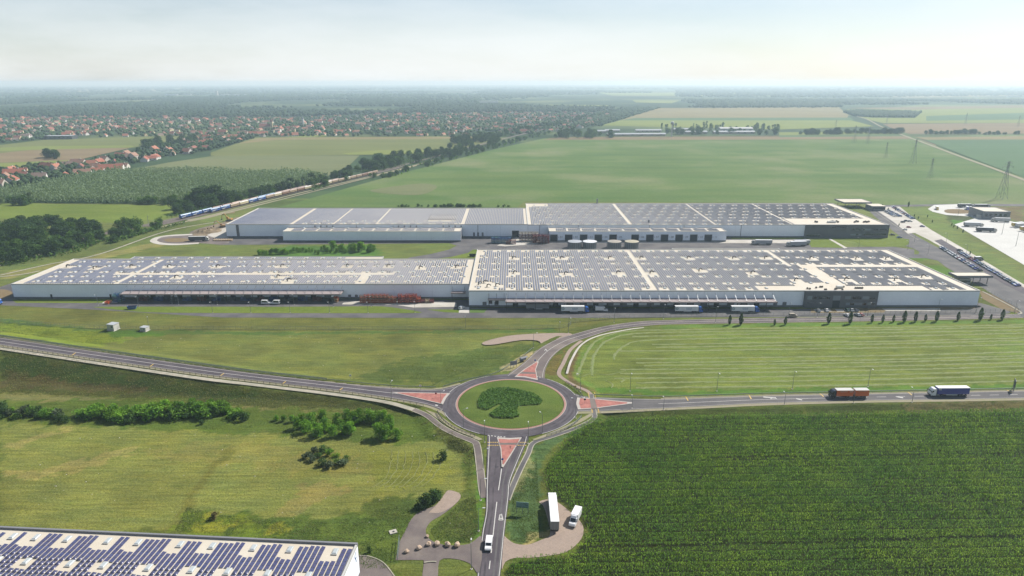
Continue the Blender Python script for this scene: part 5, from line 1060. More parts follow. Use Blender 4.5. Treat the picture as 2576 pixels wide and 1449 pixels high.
stack(-17.5, 549.5, .1, 6, 2, 4, 2.7, 2.0, 1.4, ['p_teal', 'p_wblue2', 'p_teal'], 'blue steel crate in the stack behind the great hall', 'blue stack'); stack(-5, 546.5, .1, 3, 1, 3, 2.7, 2.0, 1.4, ['p_maroon'], 'dark red steel crate at the end of the blue stack', 'dark red crates by the blue stack')
stack((302-1288)*.2497, 391.5, .1, 2, 2, 4, 2.6, 1.8, 1.3, ['p_wblue2', 'p_teal'], 'blue steel crate stacked at the end of the long canopy', 'blue crates at the canopy end'); stack((289-1288)*.2497, 388, .1, 1, 2, 2, 2.4, 1.8, .8, ['p_orange'], 'orange crate on the slab beside the blue crates', 'orange crates on the slab')
stack((848-1288)*.2497, 391.5, .1, 1, 3, 3, 2.2, 1.6, 1.3, ['p_tan', 'p_rust'], 'pale rusty crate in the pile at the canopy edge', 'crates at the canopy edge')
for k in range(13): stack((360 + k * 36 - 1288) * .2497, 394.5, .1, 2, 1, 2, 2.6, 1.8, 1.3, [['p_maroon', 'p_wblue2', 'p_dkgrey', 'p_wblue2'][k % 4]], '%s crate stored in the shade under the long canopy' % ['dark red', 'blue', 'grey', 'blue'][k % 4], 'crates under the long canopy')
# slab of pallets by the turning circle
pl = MB().box(0, 1.0, 0, 6, .0, .5).box(.1, .9, .2, 5.8, .5, 1.0)
PLM = pl.mesh('timber_stack', M['p_tan'])
for k in range(11): q = g(536 + k * 4.4, 607, 0); tag(link('timber_stack', PLM, None, (q[0], q[1], .1), R(14)), 'tan bundle lying in the row by the turning circle', 'bundle', 'row of tan bundles')
# skip, ramp and small plant in the yards
def skip(x_, y_, mat, label, rz=0):
    q = g(x_, y_, .1); r = tag(empty('skip', (q[0], q[1], .1), rz), label, 'skip')
    MB().add([(-2,-1,0),(2,-1,0),(2,1,0),(-2,1,0),(-2.6,-1.1,1.8),(2.6,-1.1,1.8),(2.6,1.1,1.8),(-2.6,1.1,1.8)], [(0,3,2,1),(0,1,5,4),(1,2,6,5),(2,3,7,6),(3,0,4,7)]).build('tub', M[mat], r); MB().box(-2.65,2.65,-1.15,-1.05,1.7,1.85).box(-2.65,2.65,1.05,1.15,1.7,1.85).build('rim', M['chassis'], r)
skip(333, 777, 'p_wblue', 'blue skip on the grass island before the long hall', R(10)); skip(1189, 645, 'p_darknavy', 'dark blue container behind the great hall')
q = g(1553, 607, 0); r_ = tag(empty('loading_ramp', (q[0], q[1], .1), R(-40)), 'white mobile loading ramp tilted before the loading doors', 'ramp'); MB().add([(-6,-1.2,.2),(6,-1.2,2.6),(6,1.2,2.6),(-6,1.2,.2),(-6,-1.2,0),(6,-1.2,2.3),(6,1.2,2.3),(-6,1.2,0)], [(0,1,2,3),(0,4,5,1),(1,5,6,2),(2,6,7,3),(3,7,4,0),(4,7,6,5)]).build('deck', M['p_white'], r_); MB().box(4.5,4.8,-1.1,1.1,0,2.1).build('support_leg', M['galv'], r_)
# diggers and soil heap
def digger(x_, y_, rz, label, s=1.0):
    q = g(x_, y_, .1); r = tag(empty('excavator', (q[0], q[1], .14), rz), label, 'excavator'); r.scale = (s, s, s)
    for t in (-1, 1): MB().prism([(-1.9,.0),(1.9,.0),(2.2,.45),(1.9,.9),(-1.9,.9),(-2.2,.45)], t*1.2-.3, t*1.2+.3).build('track', M['chassis'], r)
    MB().box(-2.2,1.2,-1.3,1.3,1.0,2.1).build('body', M['p_excav'], r); c = MB().box(.0,1.5,.3,1.3,2.1,3.2).build('cab', M['p_excav'], r); MB().box(1.5,1.53,.4,1.2,2.2,3.1).build('cab_window', M['glass'], c)
    MB().cyl((1.0,-.2,1.9),(3.4,-.2,5.2),.3,n=6).cyl((3.4,-.2,5.2),(5.2,-.2,4.6),.28,n=6).build('boom', M['p_excav'], r); MB().cyl((5.2,-.2,4.6),(6.0,-.2,1.6),.22,n=6).build('stick', M['p_excav'], r); MB().prism([(5.6,.6),(6.4,.5),(6.5,1.3),(5.8,1.6)],-.7,.3).build('bucket', M['chassis'], r)
digger(560, 572, R(200), 'orange excavator beside the soil heap', 1.25); digger(577, 556, R(170), 'yellow excavator near the rear hall roof edge', 1.35)
hv = []; nn_ = 14
for j in range(nn_):
    for i in range(nn_):
        u = i / (nn_-1) * 2 - 1; v = j / (nn_-1) * 2 - 1; rr = max(0, 1 - (u*u + v*v)); hv.append((u * 12, v * 9, 3.0 * rr ** .8 * (.6 + .7 * rc.random())))
q = g(522, 583, 0); tag(MB().add(hv, [(j*nn_+i, j*nn_+i+1, (j+1)*nn_+i+1, (j+1)*nn_+i) for j in range(nn_-1) for i in range(nn_-1)]).build('soil_heap', M['dirt'], None, (q[0], q[1], .13), R(20)), 'brown heap of dug soil by the turning circle', 'soil heap')

# ------------------------------------------------------------------ street furniture
def lamp(x_, y_, h, arm=0.0, label=None, group='street lamps', two=False, scale=1.0):
    q = gt(x_, y_); r = tag(empty('street_lamp', q, arm), label or 'grey street lamp on a slim pole', 'street lamp', group)
    MB().cyl((0,0,-.1), (0,0,h), .11 * scale, .06 * scale, n=8).build('pole', M['pole'], r)
    a = MB(); hd = MB()
    for s in ((1, -1) if two else (1,)): a.cyl((0,0,h-.05), (s*1.4,0,h+.15), .05, n=6); hd.box(min(s*1.3,s*2.1), max(s*1.3,s*2.1), -.16, .16, h+.08, h+.24)
    a.build('arm', M['pole'], r); hd.build('lamp_head', M['lamp'], r); MB().box(-.3,.3,-.3,.3,-.05,.15).build('base', M['concrete'], r)
for x_, y_, h, a in ((1204,1336,8,0),(1186,1432,8.5,90),(1216,1180,8,0),(1209,1259,8,0)): lamp(x_, y_, h, R(a), 'grey street lamp beside the road past the lay-by', 'lamps along the lay-by road')
for x_, y_, h, a in ((1166,1077,8,30),(1219,1113,8,90),(1110,1032,8,45),(985,1006,8,80),(1329,1116,8,90),(1364,1089,8,120),(1448,1052,8.5,160),(1460,985,8.5,200),(1342,875,8,0)): lamp(x_, y_, h, R(a), 'grey street lamp standing around the roundabout', 'lamps around the roundabout')
for x_, y_, h, a in ((1585,984,9,-90),(1803,984,9,-90),(1993,979,9,-90),(2183,973,9,-90),(1669,1031,5,90),(1590,1027,5,90),(1973,1018,5,90),(2147,1014,5,90),(2294,1012,6,90)): lamp(x_, y_, h, R(a), 'thin street lamp beside the corn field road', 'lamps along the corn road')
for x_, y_, h, a in ((1430,838,9,-60),(1545,812,9,-90),(1669,802,9,-90),(1800,812,10,-90),(1984,794,8,-90),(2056,798,9,-90),(2182,797,9,-90),(2358,788,9,-90),(2455,788,10,-90),(2551,792,9,-90)): lamp(x_, y_, h, R(a), 'street lamp along the fence of the warehouse road', 'lamps along the warehouse road')
for x_, y_ in ((247,768),(349,773),(450,766),(547,767),(740,767),(839,772),(934,772),(535,787),(631,787),(730,787),(829,787),(926,787),(1044,786),(433,764)): lamp(x_, y_, 7, R(-90), 'yard lamp in front of the long hall', 'yard lamps')
for x_, y_ in ((2593,585),(2620,640),(2555,620),(2520,590),(2410,540)): lamp(x_, y_, 13, R(180), 'tall lamp mast in the truck yard', 'yard masts', two=True, scale=1.6)
for x_, y_ in ((2283,630),(2334,640),(2380,610),(2430,640),(2160,622),(2300,610)): lamp(x_, y_, 8, R(180), 'street lamp beside the car park access road', 'car park lamps')
def mast(x_, y_, h, label):
    q = gt(x_, y_); r = tag(empty('mast', q), label, 'mast'); MB().cyl((0,0,0),(0,0,h),.09,.05,n=6).build('pole', M['pole'], r); MB().box(-.25,.25,-.1,.1,h-.5,h).build('camera_box', M['lamp'], r)
mast(375, 826, 7, 'thin camera mast beside the low utility cabin'); mast(1171, 823, 6.5, 'thin camera mast on the fence line before the great hall'); mast(1408, 835, 6, 'thin camera mast by the stub lane')
def guard(name, P, label, cat, post, h, rails, mat, gap, parts=300):
    L = np.linalg.norm(np.diff(P[:, :2], axis=0), axis=1).sum(); P = resample(np.asarray(P), max(3, int(L / gap) + 1)); r = tag(empty(name, tuple(P[0])), label, cat); o = P[0]
    pm = MB().box(-post/2, post/2, -post/2, post/2, -.6, h).mesh('post', M[mat])
    for p in P[:parts]: link('post', pm, r, tuple(p - o))
    d = np.gradient(P[:, :2], axis=0); d /= np.linalg.norm(d, axis=1)[:, None]; nn = np.stack([-d[:, 1], d[:, 0]], 1) * .08; n = len(P)
    for z0, z1 in rails:
        v = []
        for s in (1, -1):
            for z in (z0, z1): v += [(p[0] - o[0] + s * q[0], p[1] - o[1] + s * q[1], p[2] - o[2] + z) for p, q in zip(P, nn)]
        f = []
        for i in range(n - 1): f += [(i, i+1, n+i+1, n+i), (2*n+i, 3*n+i, 3*n+i+1, 2*n+i+1), (n+i, n+i+1, 3*n+i+1, 3*n+i), (i, 2*n+i, 2*n+i+1, i+1)]
        MB().add(v, f).build('rail', M[mat], r)
    return r
def off(E, o, dz=0, sm=8):
    P = resample(gpts(E, sm), 120); d = np.gradient(P[:, :2], axis=0); d /= np.linalg.norm(d, axis=1)[:, None]; P[:, :2] += np.stack([-d[:, 1], d[:, 0]], 1) * o; P[:, 2] += dz; return P
guard('guard_rail', off(W_N[:6], 1.3), 'long double guard rail on the far side of the embankment road', 'guard rail', .14, 1.25, ((.35,.62),(.85,1.15)), 'rail_green', 2.0)
guard('guard_rail', off(W_N[5:8], 1.4), 'thin guard rail leading into the roundabout', 'guard rail', .12, .8, ((.5,.75),), 'rail_green', 4.0)
guard('railing', off(W_S[:8], -1.6), 'post railing beside the footpath on the embankment', 'railing', .14, 1.05, ((.9,1.02),(.45,.53)), 'rail_dark', 3.0)
guard('railing', arc(31.2, 196, 244, 60), 'curved railing between the ring road and the footpath', 'railing', .14, 1.05, ((.9,1.05),(.45,.55)), 'rail_dark', 2.0)
guard('railing', arc(31.0, 296, 336, 60), 'curved railing between the ring road and the cycle path', 'railing', .12, 1.0, ((.85,1.0),(.4,.5)), 'rail_green', 2.0)
guard('railing', arc(31.0, 8, 38, 50), 'low railing between the ring road and the mown field', 'railing', .12, 1.0, ((.85,1.0),(.4,.5)), 'rail_dark', 2.0)
guard('guard_rail', off(E_N[2:], 1.5), 'guard rail between the corn field road and the mown field', 'guard rail', .12, .8, ((.48,.78),), 'rail_green', 4.0)
guard('guard_rail', off([(1120,979,1.5),(1180,962,1.5),(1254,944,1.5),(1320,903,1.3),(1348,880,1.0)], 2.0), 'guard rail past the bus shelter to the stub lane', 'guard rail', .12, .9, ((.55,.85),), 'rail_green', 3.0)
def fence(pts, h, label, gap=3.0):
    P = gpts([(a, b, 0) for a, b in pts], 6); L = np.linalg.norm(np.diff(P[:, :2], axis=0), axis=1).sum(); P = resample(P, int(L / 1.5)); P[:, 2] = T(P[:, 0], P[:, 1])
    guard('perimeter_fence', P, label, 'fence', .07, h, ((h-.12,h-.06),(h*.5,h*.5+.05),(.12,.17)), 'fence', gap)
fence([(-40,806),(0,810),(250,827),(600,829),(1000,829),(1390,826),(1440,812),(1500,806),(1560,800),(1700,797)], 2.0, 'wire perimeter fence across the grass before the halls', 3.0)
fence([(1700,797),(2000,793),(2300,789),(2480,786),(2550,784),(2566,778),(2530,758),(2480,732)], 2.0, 'wire perimeter fence beside the warehouse road', 3.0)
fence([(1000,1408),(1005,1360)], 2.2, 'tall wire fence at the end of the near driveway', 3.0); fence([(570,560),(520,585),(400,590)], 2.0, 'wire fence round the turning circle', 4.0)
# boulders
for k, (x_, y_, s) in enumerate(((1023,1390,.9),(1054,1381,1.0),(1078,1371.5,1.0),(1100,1371,1.05),(1126,1373,1.1),(1149.5,1374,1.15),(1075,1351,.7))):
    me = bpy.data.meshes.new('boulder'); v, f = [], []
    import bmesh
    bm = bmesh.new(); bmesh.ops.create_icosphere(bm, subdivisions=2, radius=1)
    for w in bm.verts: w.co = w.co * (.78 + .4 * rc.random()); w.co.z *= .8
    bm.to_mesh(me); bm.free(); M.setdefault('boulder', pmat('boulder', lin(206,178,150), .9, .2, 1.5, fine=6, rgb2=lin(190,172,156))); me.materials.append(M['boulder']); q = g(x_, y_, .1)
    tag(link('boulder', me, None, (q[0], q[1], .1 + s * .5), rc.random() * 6, (s * .9, s * .75, s * .85)), ['pinkish boulder set on the disused spur' if k < 2 else 'pinkish boulder in the row at the edge of the spur', 'small pale boulder on the grass edge of the spur'][k == 6], 'boulder', 'boulders blocking the disused spur')
q = g(989, 1339, 0); r_ = tag(empty('manhole_cover', (q[0], q[1], Tp(q[0], q[1]) + .05), R(25)), 'square concrete manhole slab in the rough grass', 'manhole'); MB().box(-1.1,1.1,-.9,.9,-.1,.25).build('slab', M['concrete'], r_); MB().cyl((.1,-.1,.25),(.1,-.1,.3),.35,n=14).build('lid', M['chassis'], r_)
# billboards and road signs
def sign(x_, y_, w, h, z0, rz, label, front, n=2, txt=None):
    q = gt(x_, y_); r = tag(empty('road_sign', q, rz), label, 'sign')
    for k in range(n): MB().box((k-n/2)*w/n+.03, (k-n/2+1)*w/n-.03, -.06, .06, z0, z0+h).build('panel', M[front], r)
    for k in range(n + 1): MB().cyl(((k-n/2)*w/n*.9, .12, -.2), ((k-n/2)*w/n*.9, .12, z0 + h), .09, n=6).build('post', M['galv'], r)
    if txt:
        for (a, b, c, d) in txt: lettering(r, a, b, -.075, c, d, M['p_green'], max(3, int((b-a)*2.5)))
    return r
M['p_sign'] = paint('p_sign', lin(120,152,150))
sign(1314, 1293, 4.0, 2.0, 2.3, R(-8), 'pale green twin board on posts beside the gravel lay-by', 'p_sign', 2, [(-1.85,-.3,2.5,2.8),(.2,1.85,2.5,2.8),(.9,1.8,3.2,3.7),(.3,1.5,3.95,4.1)])
sign(2549, 983, 4.0, 3.2, 2.0, R(60), 'large dark direction board seen from behind by the corn field road', 'p_grey', 3)
sign(1292, 925, 3.4, 2.0, 1.4, R(20), 'grey noticeboard on the sandy verge by the warehouse road', 'grey_clad2', 2)
def small_sign(x_, y_, lvl, label, col, shape):
    q = g(x_, y_, lvl); r = tag(empty('traffic_sign', (q[0], q[1], lvl + .2)), label, 'sign'); MB().cyl((0,0,-.2),(0,0,2.2),.05,n=6).build('post', M['galv'], r)
    (MB().cyl((0,-.06,1.9),(0,-.1,1.9),.42,n=16) if shape == 'o' else MB().box(-.45,.45,-.1,-.06,1.5,2.3)).build('plate', M[col], r)
small_sign(1097, 1001, 1.6, 'small dark signs on the embankment road island', 'p_red', 'o'); small_sign(1471, 1016, 1.5, 'blue keep left sign on the corn road island', 'p_darknavy', 'q'); small_sign(1264, 1168, 1.3, 'blue round sign at the tip of the lay-by road island', 'p_blue', 'o'); small_sign(1346, 916, 1.4, 'blue round sign on the warehouse road island', 'p_blue', 'o')
small_sign(1447, 983, 1.5, 'yellow sign post by the drain channel', 'p_yellow', 'q'); small_sign(1058, 981, 1.6, 'white sign beside the thin guard rail', 'p_white', 'q'); small_sign(882, 955, 1.0, 'white marker post in the meadow', 'p_white', 'q')
# bus shelter
q = gt(1318, 909); r_ = tag(empty('bus_shelter', (q[0], q[1], .9), R(38)), 'small glass bus shelter on the sandy verge', 'shelter'); MB().box(-2,2,-.8,.8,2.3,2.42).build('roof', M['grey_clad2'], r_); MB().box(-2,2,.72,.78,.1,2.3).build('back_pane', M['glass_pale'], r_)
for a in (-1.9, 1.9): MB().cyl((a,.7,-.1),(a,.7,2.3),.06,n=6).cyl((a,-.7,-.1),(a,-.7,2.3),.06,n=6).build('post', M['galv'], r_)
MB().box(-1.5,1.5,.3,.65,.45,.52).build('bench', M['p_tan'], r_)

# ------------------------------------------------------------------ railway
TR = gpts([(-160,700,0),(0,660,0),(120,629,0),(250,598,0),(380,571,0),(467,552,0),(600,519,0),(760,480,0),(966,431.5,0),(1100,397,0),(1244,358,0),(1408,318,0),(1560,282,0),(1620,268,0)], 10)
def roff(P, o):
    d = np.gradient(P[:, :2], axis=0); d /= np.linalg.norm(d, axis=1)[:, None]; Q = P.copy(); Q[:, :2] += np.stack([-d[:, 1], d[:, 0]], 1) * o; return Q
ribbon('track_bed', roff(TR, 11), 9, M['ballast'], .22, 'brown ballast bed of the main railway line'); ribbon('track_bed', roff(TR[40:85], 1.5), 8, M['ballast'], .26, 'pale ballast bed of the freight siding')
ribbon('track', roff(TR[:90], -9), 4, M['gravel'], .2, 'pale dirt track running along the railway'); ribbon('track', gpts([(0,693,0),(120,666,0),(250,640,0),(420,582,0),(560,556,0)], 6), 2.0, M['path'], .2, 'pale footpath across the grass by the railway')
ribbon('track', gpts([(0,697,0),(60,690,0),(100,682,0)], 5), 2.0, M['path'], .2, 'second pale footpath by the long hall')
sheet('yard', [(470,553),(530,543),(700,503),(860,463),(1010,425),(1046,415),(1050,417),(1000,430),(840,470),(660,515),(520,550),(478,558)], M['gravel'], .17, label='pale gravel strip beside the freight siding')
for o_, seg in ((0, TR[42:86]), (4.6, TR[34:86]), (9.4, TR), (13.4, TR)):
    P = roff(seg, o_)
    for s in (-.75, .75): ribbon('rail', roff(P, s), .14, M['rail_steel'], .45, 'steel rail of the railway')
def wagon_mesh(side, roof, L=13.6):
    b = MB(); h0, h1 = 1.1, 3.6; w = 1.42; pr = [(-w, h0), (w, h0), (w, h1), (w * .8, h1 + .35), (w * .35, h1 + .55), (-w * .35, h1 + .55), (-w * .8, h1 + .35), (-w, h1)]; n = len(pr)
    vs_ = [(-L/2, y, z) for y, z in pr] + [(L/2, y, z) for y, z in pr]; b.add(vs_, [tuple(range(n)), tuple(range(2*n-1, n-1, -1)), (0, n, n+1, 1), (1, n+1, n+2, 2), (7, n+7, n, 0)], 0); b.add(vs_, [(i, n+i, n+i+1, i+1) for i in range(2, 7)], 1)
    return b.mesh('body', [M[side], M[roof]])
WG = {k: wagon_mesh(*v) for k, v in dict(blue=('p_wblue2','p_wroofblue'), tan=('p_wtan','p_wroof'), cream=('p_cream','p_offwhite'), brown=('p_brown','p_brown')).items()}
ug = MB().box(-6.6,6.6,-1.1,1.1,.75,1.1).box(-7.1,-6.6,-.2,.2,.8,1.0).box(6.6,7.1,-.2,.2,.8,1.0).mesh('underframe', M['chassis']); rb_ = MB()
for k in range(6): rb_.box(-6.2 + k*2.4, -6.05 + k*2.4, -1.47, -1.41, 1.15, 3.6)
ribm = rb_.mesh('side_ribs', M['p_tan']); axle = MB().cyl((0,-.8,.46),(0,.8,.46),.46,n=12).mesh('wheelset', M['tyre']); wl = MB()
for k in range(7): wl.box(-1.8 + k*.55, -1.45 + k*.55, -1.46, -1.43, 2.5, 2.5 + (.5 if k % 3 else .8))
wl.box(-5.5, -1.0, -1.455, -1.43, 1.3, 1.9); LETT = wl.mesh('lettering', M['p_offwhite'])
def train(P, s0, cols, where):
    d = np.r_[0, np.cumsum(np.linalg.norm(np.diff(P[:, :2], axis=0), axis=1))]; s = s0
    for k, c in enumerate(cols):
        m_ = s + 7.2; x, y = np.interp(m_, d, P[:, 0]), np.interp(m_, d, P[:, 1]); x2, y2 = np.interp(m_ + 5, d, P[:, 0]), np.interp(m_ + 5, d, P[:, 1])
        r = tag(empty('freight_wagon', (x, y, .5), math.atan2(y2 - y, x2 - x)), '%s closed freight wagon %s' % (c, where), 'wagon', '%s wagons %s' % (c, where)); s += 14.8
        link('body', WG[c], r); link('underframe', ug, r); [link('wheelset', axle, r, (a, 0, 0)) for a in (-4.8, 4.8)]
        if c == 'blue': link('lettering', LETT, r)
        else: link('side_ribs', ribm, r)
def s_at(P, vx, vy):
    q = np.array(g(vx, vy)[:2]); d = np.r_[0, np.cumsum(np.linalg.norm(np.diff(P[:, :2], axis=0), axis=1))]; return d[np.argmin(np.hypot(P[:, 0] - q[0], P[:, 1] - q[1]))]
near_t = resample(roff(TR, 0), 1500); far_t = resample(roff(TR, 4.6), 1500)
train(near_t, s_at(near_t, 530, 537), ['blue','blue','tan','cream','blue','blue','tan','cream','brown','tan','brown','cream','tan','tan','cream','tan','tan','cream','tan','tan','brown','tan','tan'], 'on the siding nearer the halls')
train(far_t, s_at(far_t, 467, 553), ['blue','blue','blue','brown','brown','tan','brown','tan','blue','blue','tan','tan','brown','brown','tan','tan','brown','tan','tan'], 'on the siding nearer the woods')
# catenary masts
for k, s_ in enumerate(np.arange(30, 1100, 55)):
    P = resample(roff(TR, 16.5), 1200); d = np.r_[0, np.cumsum(np.linalg.norm(np.diff(P[:, :2], axis=0), axis=1))]; x, y = np.interp(s_, d, P[:, 0]), np.interp(s_, d, P[:, 1])
    r = tag(empty('catenary_mast', (x, y, 0), R(-20)), 'slim grey mast holding the railway wire', 'mast', 'masts along the railway'); MB().cyl((0,0,0),(0,0,8),.16,n=6).build('pole', M['pole'], r); MB().cyl((0,0,7),(3,0,7.2),.06,n=5).build('bracket', M['pole'], r)

# ------------------------------------------------------------------ pylons
def pylon(x_, y_, h, label, arms):
    q = g(x_, y_, 0); r = tag(empty('pylon', (q[0], q[1], .1), R(20)), label, 'pylon', 'pylons on the green field'); b = MB(); w0 = h * .10; w1 = h * .018; lv = [0, .25, .45, .62, .78, 1.0]
    cr = lambda f: [(s * (w0 + (w1 - w0) * min(1, f / .78)), t * (w0 + (w1 - w0) * min(1, f / .78)), f * h) for s, t in ((-1,-1),(1,-1),(1,1),(-1,1))]
    rr = h * .0030
    for a, c in zip(lv, lv[1:]):
        A, B = cr(a), cr(c)
        for i in range(4): b.cyl(A[i], B[i], rr, n=4, cap=False); b.cyl(A[i], B[(i+1) % 4], rr * .6, n=4, cap=False); b.cyl(A[(i+1) % 4], B[i], rr * .6, n=4, cap=False); b.cyl(B[i], B[(i+1) % 4], rr * .6, n=4, cap=False)
    b.build('tower', M['galv'], r)
    for f, L in arms:
        a = MB()
        for s in (-1, 1):
            for t in (-.3, .3): a.cyl((0, t, f*h), (s*L*h, 0, f*h + .3), rr * .9, n=4); a.cyl((0, t, f*h + h*.035), (s*L*h, 0, f*h + .3), rr * .7, n=4)
            a.cyl((s*L*h, 0, f*h), (s*L*h, 0, f*h - h*.05), rr * 1.2, n=4)
        a.build('crossarm', M['galv'], r)
for x_, y_, h in ((2519,500,43),(2296,412,40),(2182,363,38),(2100,337,36)): pylon(x_, y_, h, 'tall lattice pylon with wide crossarms on the green field', ((.72,.17),(.86,.2),(.97,.12)))
for x_, y_, h in ((2339,449,28),(2227,398,28),(2148,360,38),(2229,317,34),(2428,314,36),(2560,320,34)): pylon(x_, y_, h, 'slender lattice pylon with short crossarms on the plain', ((.75,.13),(.87,.11),(.97,.07)))
# ------------------------------------------------------------------ vegetation
M['leaf_dark'] = leaf_mat('leaf_dark', lin(80,108,54), lin(54,82,44)); M['leaf_mid'] = leaf_mat('leaf_mid', lin(100,132,58), lin(72,104,46)); M['leaf_bright'] = leaf_mat('leaf_bright', lin(132,176,56), lin(90,138,46))
M['leaf_pale'] = leaf_mat('leaf_pale', lin(134,152,112), lin(106,128,90)); M['leaf_yellow'] = leaf_mat('leaf_yellow', lin(150,156,70), lin(116,134,58)); M['leaf_grey'] = leaf_mat('leaf_grey', lin(104,118,88), lin(78,96,70)); M['leaf_dry'] = leaf_mat('leaf_dry', lin(140,128,84), lin(112,108,70))
M['leaf_far'] = leaf_mat('leaf_far', lin(88,112,66), lin(64,90,56)); M['corn'] = leaf_mat('corn', lin(126,162,54), lin(90,130,44), big=.035); M['corn_tassel'] = leaf_mat('corn_tassel', lin(138,134,70), lin(110,118,58))
def leaf_cloud(n, pts, size, rng, flat=.5, up=0.0):
    """n leaf sprays (two-triangle faces) centred on pts"""
    d = rng.normal(size=(n, 3)); d /= np.linalg.norm(d, axis=1)[:, None]; d[:, 2] = np.abs(d[:, 2]) + up; d /= np.linalg.norm(d, axis=1)[:, None]; u = np.cross(d, rng.normal(size=(n, 3))); u /= np.linalg.norm(u, axis=1)[:, None]; v = np.cross(d, u)
    s = size * rng.uniform(.6, 1.35, n)[:, None]; a = u * s; b = v * s * flat
    V = np.stack([pts - a, pts - b * 1.0, pts + a, pts + b], 1).reshape(-1, 3); return V, np.arange(4 * n).reshape(n, 4)
def crown_mesh(name, mat, seed, h, w, base, lobes=9, n=520, size=.62, shape='round'):
    """uneven crown: several leafy lobes of different size around the limbs"""
    rng = np.random.default_rng(seed); P = []
    for k in range(lobes):
        t = rng.uniform(0, 1); zc = base + (h - base) * (.12 + .76 * t)
        env = (math.sin(math.pi * min(1, .16 + .80 * t)) ** .7) if shape == 'round' else (1 - .8 * t)
        rad = w * .5 * env * rng.uniform(.25, .75); a = rng.uniform(0, 2 * math.pi); c = np.array([rad * math.cos(a), rad * math.sin(a), zc]); lr = w * rng.uniform(.20, .34) * (1.0 if shape == 'round' else .7)
        m = int(n / lobes); q = rng.normal(size=(m, 3)); q /= np.linalg.norm(q, axis=1)[:, None]; q *= rng.uniform(.55, 1.05, m)[:, None]; q[:, 2] *= .8 if shape == 'round' else 1.3; P.append(c + q * lr)
    P = np.concatenate(P); P[:, 2] = np.clip(P[:, 2], base * .6, h); V, F = leaf_cloud(len(P), P, size, rng, up=.25); return np_mesh(name, V, F, mat)
def trunk_mesh(h, r, limbs=5, seed=0):
    rg = random.Random(seed); b = MB(); b.cyl((0,0,-.3), (0,0,h*.45), r, r*.7, n=7); b.cyl((0,0,h*.45), (.1,.1,h*.8), r*.7, r*.25, n=6)
    for k in range(limbs):
        a = rg.uniform(0, 6.28); z0 = h * rg.uniform(.28, .5); L = h * rg.uniform(.18, .3); b.cyl((0,0,z0), (L*math.cos(a), L*math.sin(a), z0 + L*.9), r*.4, r*.12, n=5)
    return b.mesh('trunk', M['bark'])
KIND = {}
def kinds(key, mat, nvar, **k):
    KIND[key] = [(crown_mesh('crown', M[mat], 100 + i * 7 + hash(key) % 50 if False else 100 + i * 7 + len(KIND) * 31, **k), trunk_mesh(k['h'] * .8, k['h'] * .022, seed=i)) for i in range(nvar)]
kinds('oak', 'leaf_dark', 5, h=12, w=12, base=.4, lobes=20, n=1300, size=.72); kinds('mid', 'leaf_mid', 5, h=10, w=9.5, base=.3, lobes=17, n=1050, size=.64); kinds('bright', 'leaf_bright', 5, h=5.2, w=4.8, base=.2, lobes=12, n=1100, size=.28)
kinds('bush', 'leaf_mid', 4, h=2.6, w=3.2, base=.0, lobes=9, n=520, size=.22); kinds('bushb', 'leaf_bright', 3, h=2.8, w=3.2, base=.0, lobes=9, n=520, size=.22); kinds('bushd', 'leaf_dark', 3, h=3.0, w=3.6, base=.0, lobes=9, n=560, size=.24); kinds('bushy', 'leaf_yellow', 2, h=2.4, w=2.6, base=0, lobes=6, n=240, size=.28); kinds('bushg', 'leaf_grey', 3, h=2.6, w=3.2, base=0, lobes=7, n=300, size=.3); kinds('bushdry', 'leaf_dry', 2, h=1.8, w=2.6, base=0, lobes=6, n=240, size=.26)
kinds('pale', 'leaf_pale', 3, h=14, w=9, base=1.5, lobes=13, n=800, size=.75)
def col_mesh(seed):
    rng = np.random.default_rng(seed); n = 620; t = rng.uniform(0, 1, n); a = rng.uniform(0, 6.283, n); r = 1.15 * np.sin(np.pi * np.clip(.06 + .92 * t, 0, 1)) ** .75 * (1.0 - .25 * t) * rng.uniform(.55, 1.08, n) * (1 + .22 * np.sin(3 * a + 5 * t + seed))
    P = np.stack([r * np.cos(a), r * np.sin(a), .35 + 5.9 * t], 1); V, F = leaf_cloud(n, P, .30, rng, .55, up=.1); return np_mesh('crown', V, F, M['leaf_dark'])
KIND['col'] = [(col_mesh(i), trunk_mesh(3, .09, 2, i)) for i in range(3)]
kinds('poplar', 'leaf_pale', 3, h=17, w=6, base=1.5, lobes=13, n=800, size=.7)
rt = random.Random(21)
def tree(pos, key, s, label, group, name='tree', sxy=None, cat='tree'):
    cm, tm = rt.choice(KIND[key]); r = tag(empty(name, pos, rt.uniform(0, 6.28)), label, cat, group); r.scale = ((sxy or s), (sxy or s), s)
    if name in ('tree', 'columnar_tree'): link('trunk', tm, r)
    link('crown' if name != 'shrub' else 'foliage', cm, r); return r
def shrub(x_, y_, key, s, label, group, sq=1.0):
    q = gt(x_, y_); cm, tm = rt.choice(KIND[key]); o = link('shrub', cm, None, q, rt.uniform(0, 6.28), (s * sq, s * sq, s)); return tag(o, label, 'shrub', group)
def crown_arrays(me):
    v = np.empty(len(me.vertices) * 3, np.float32); me.vertices.foreach_get('co', v); return v.reshape(-1, 3)
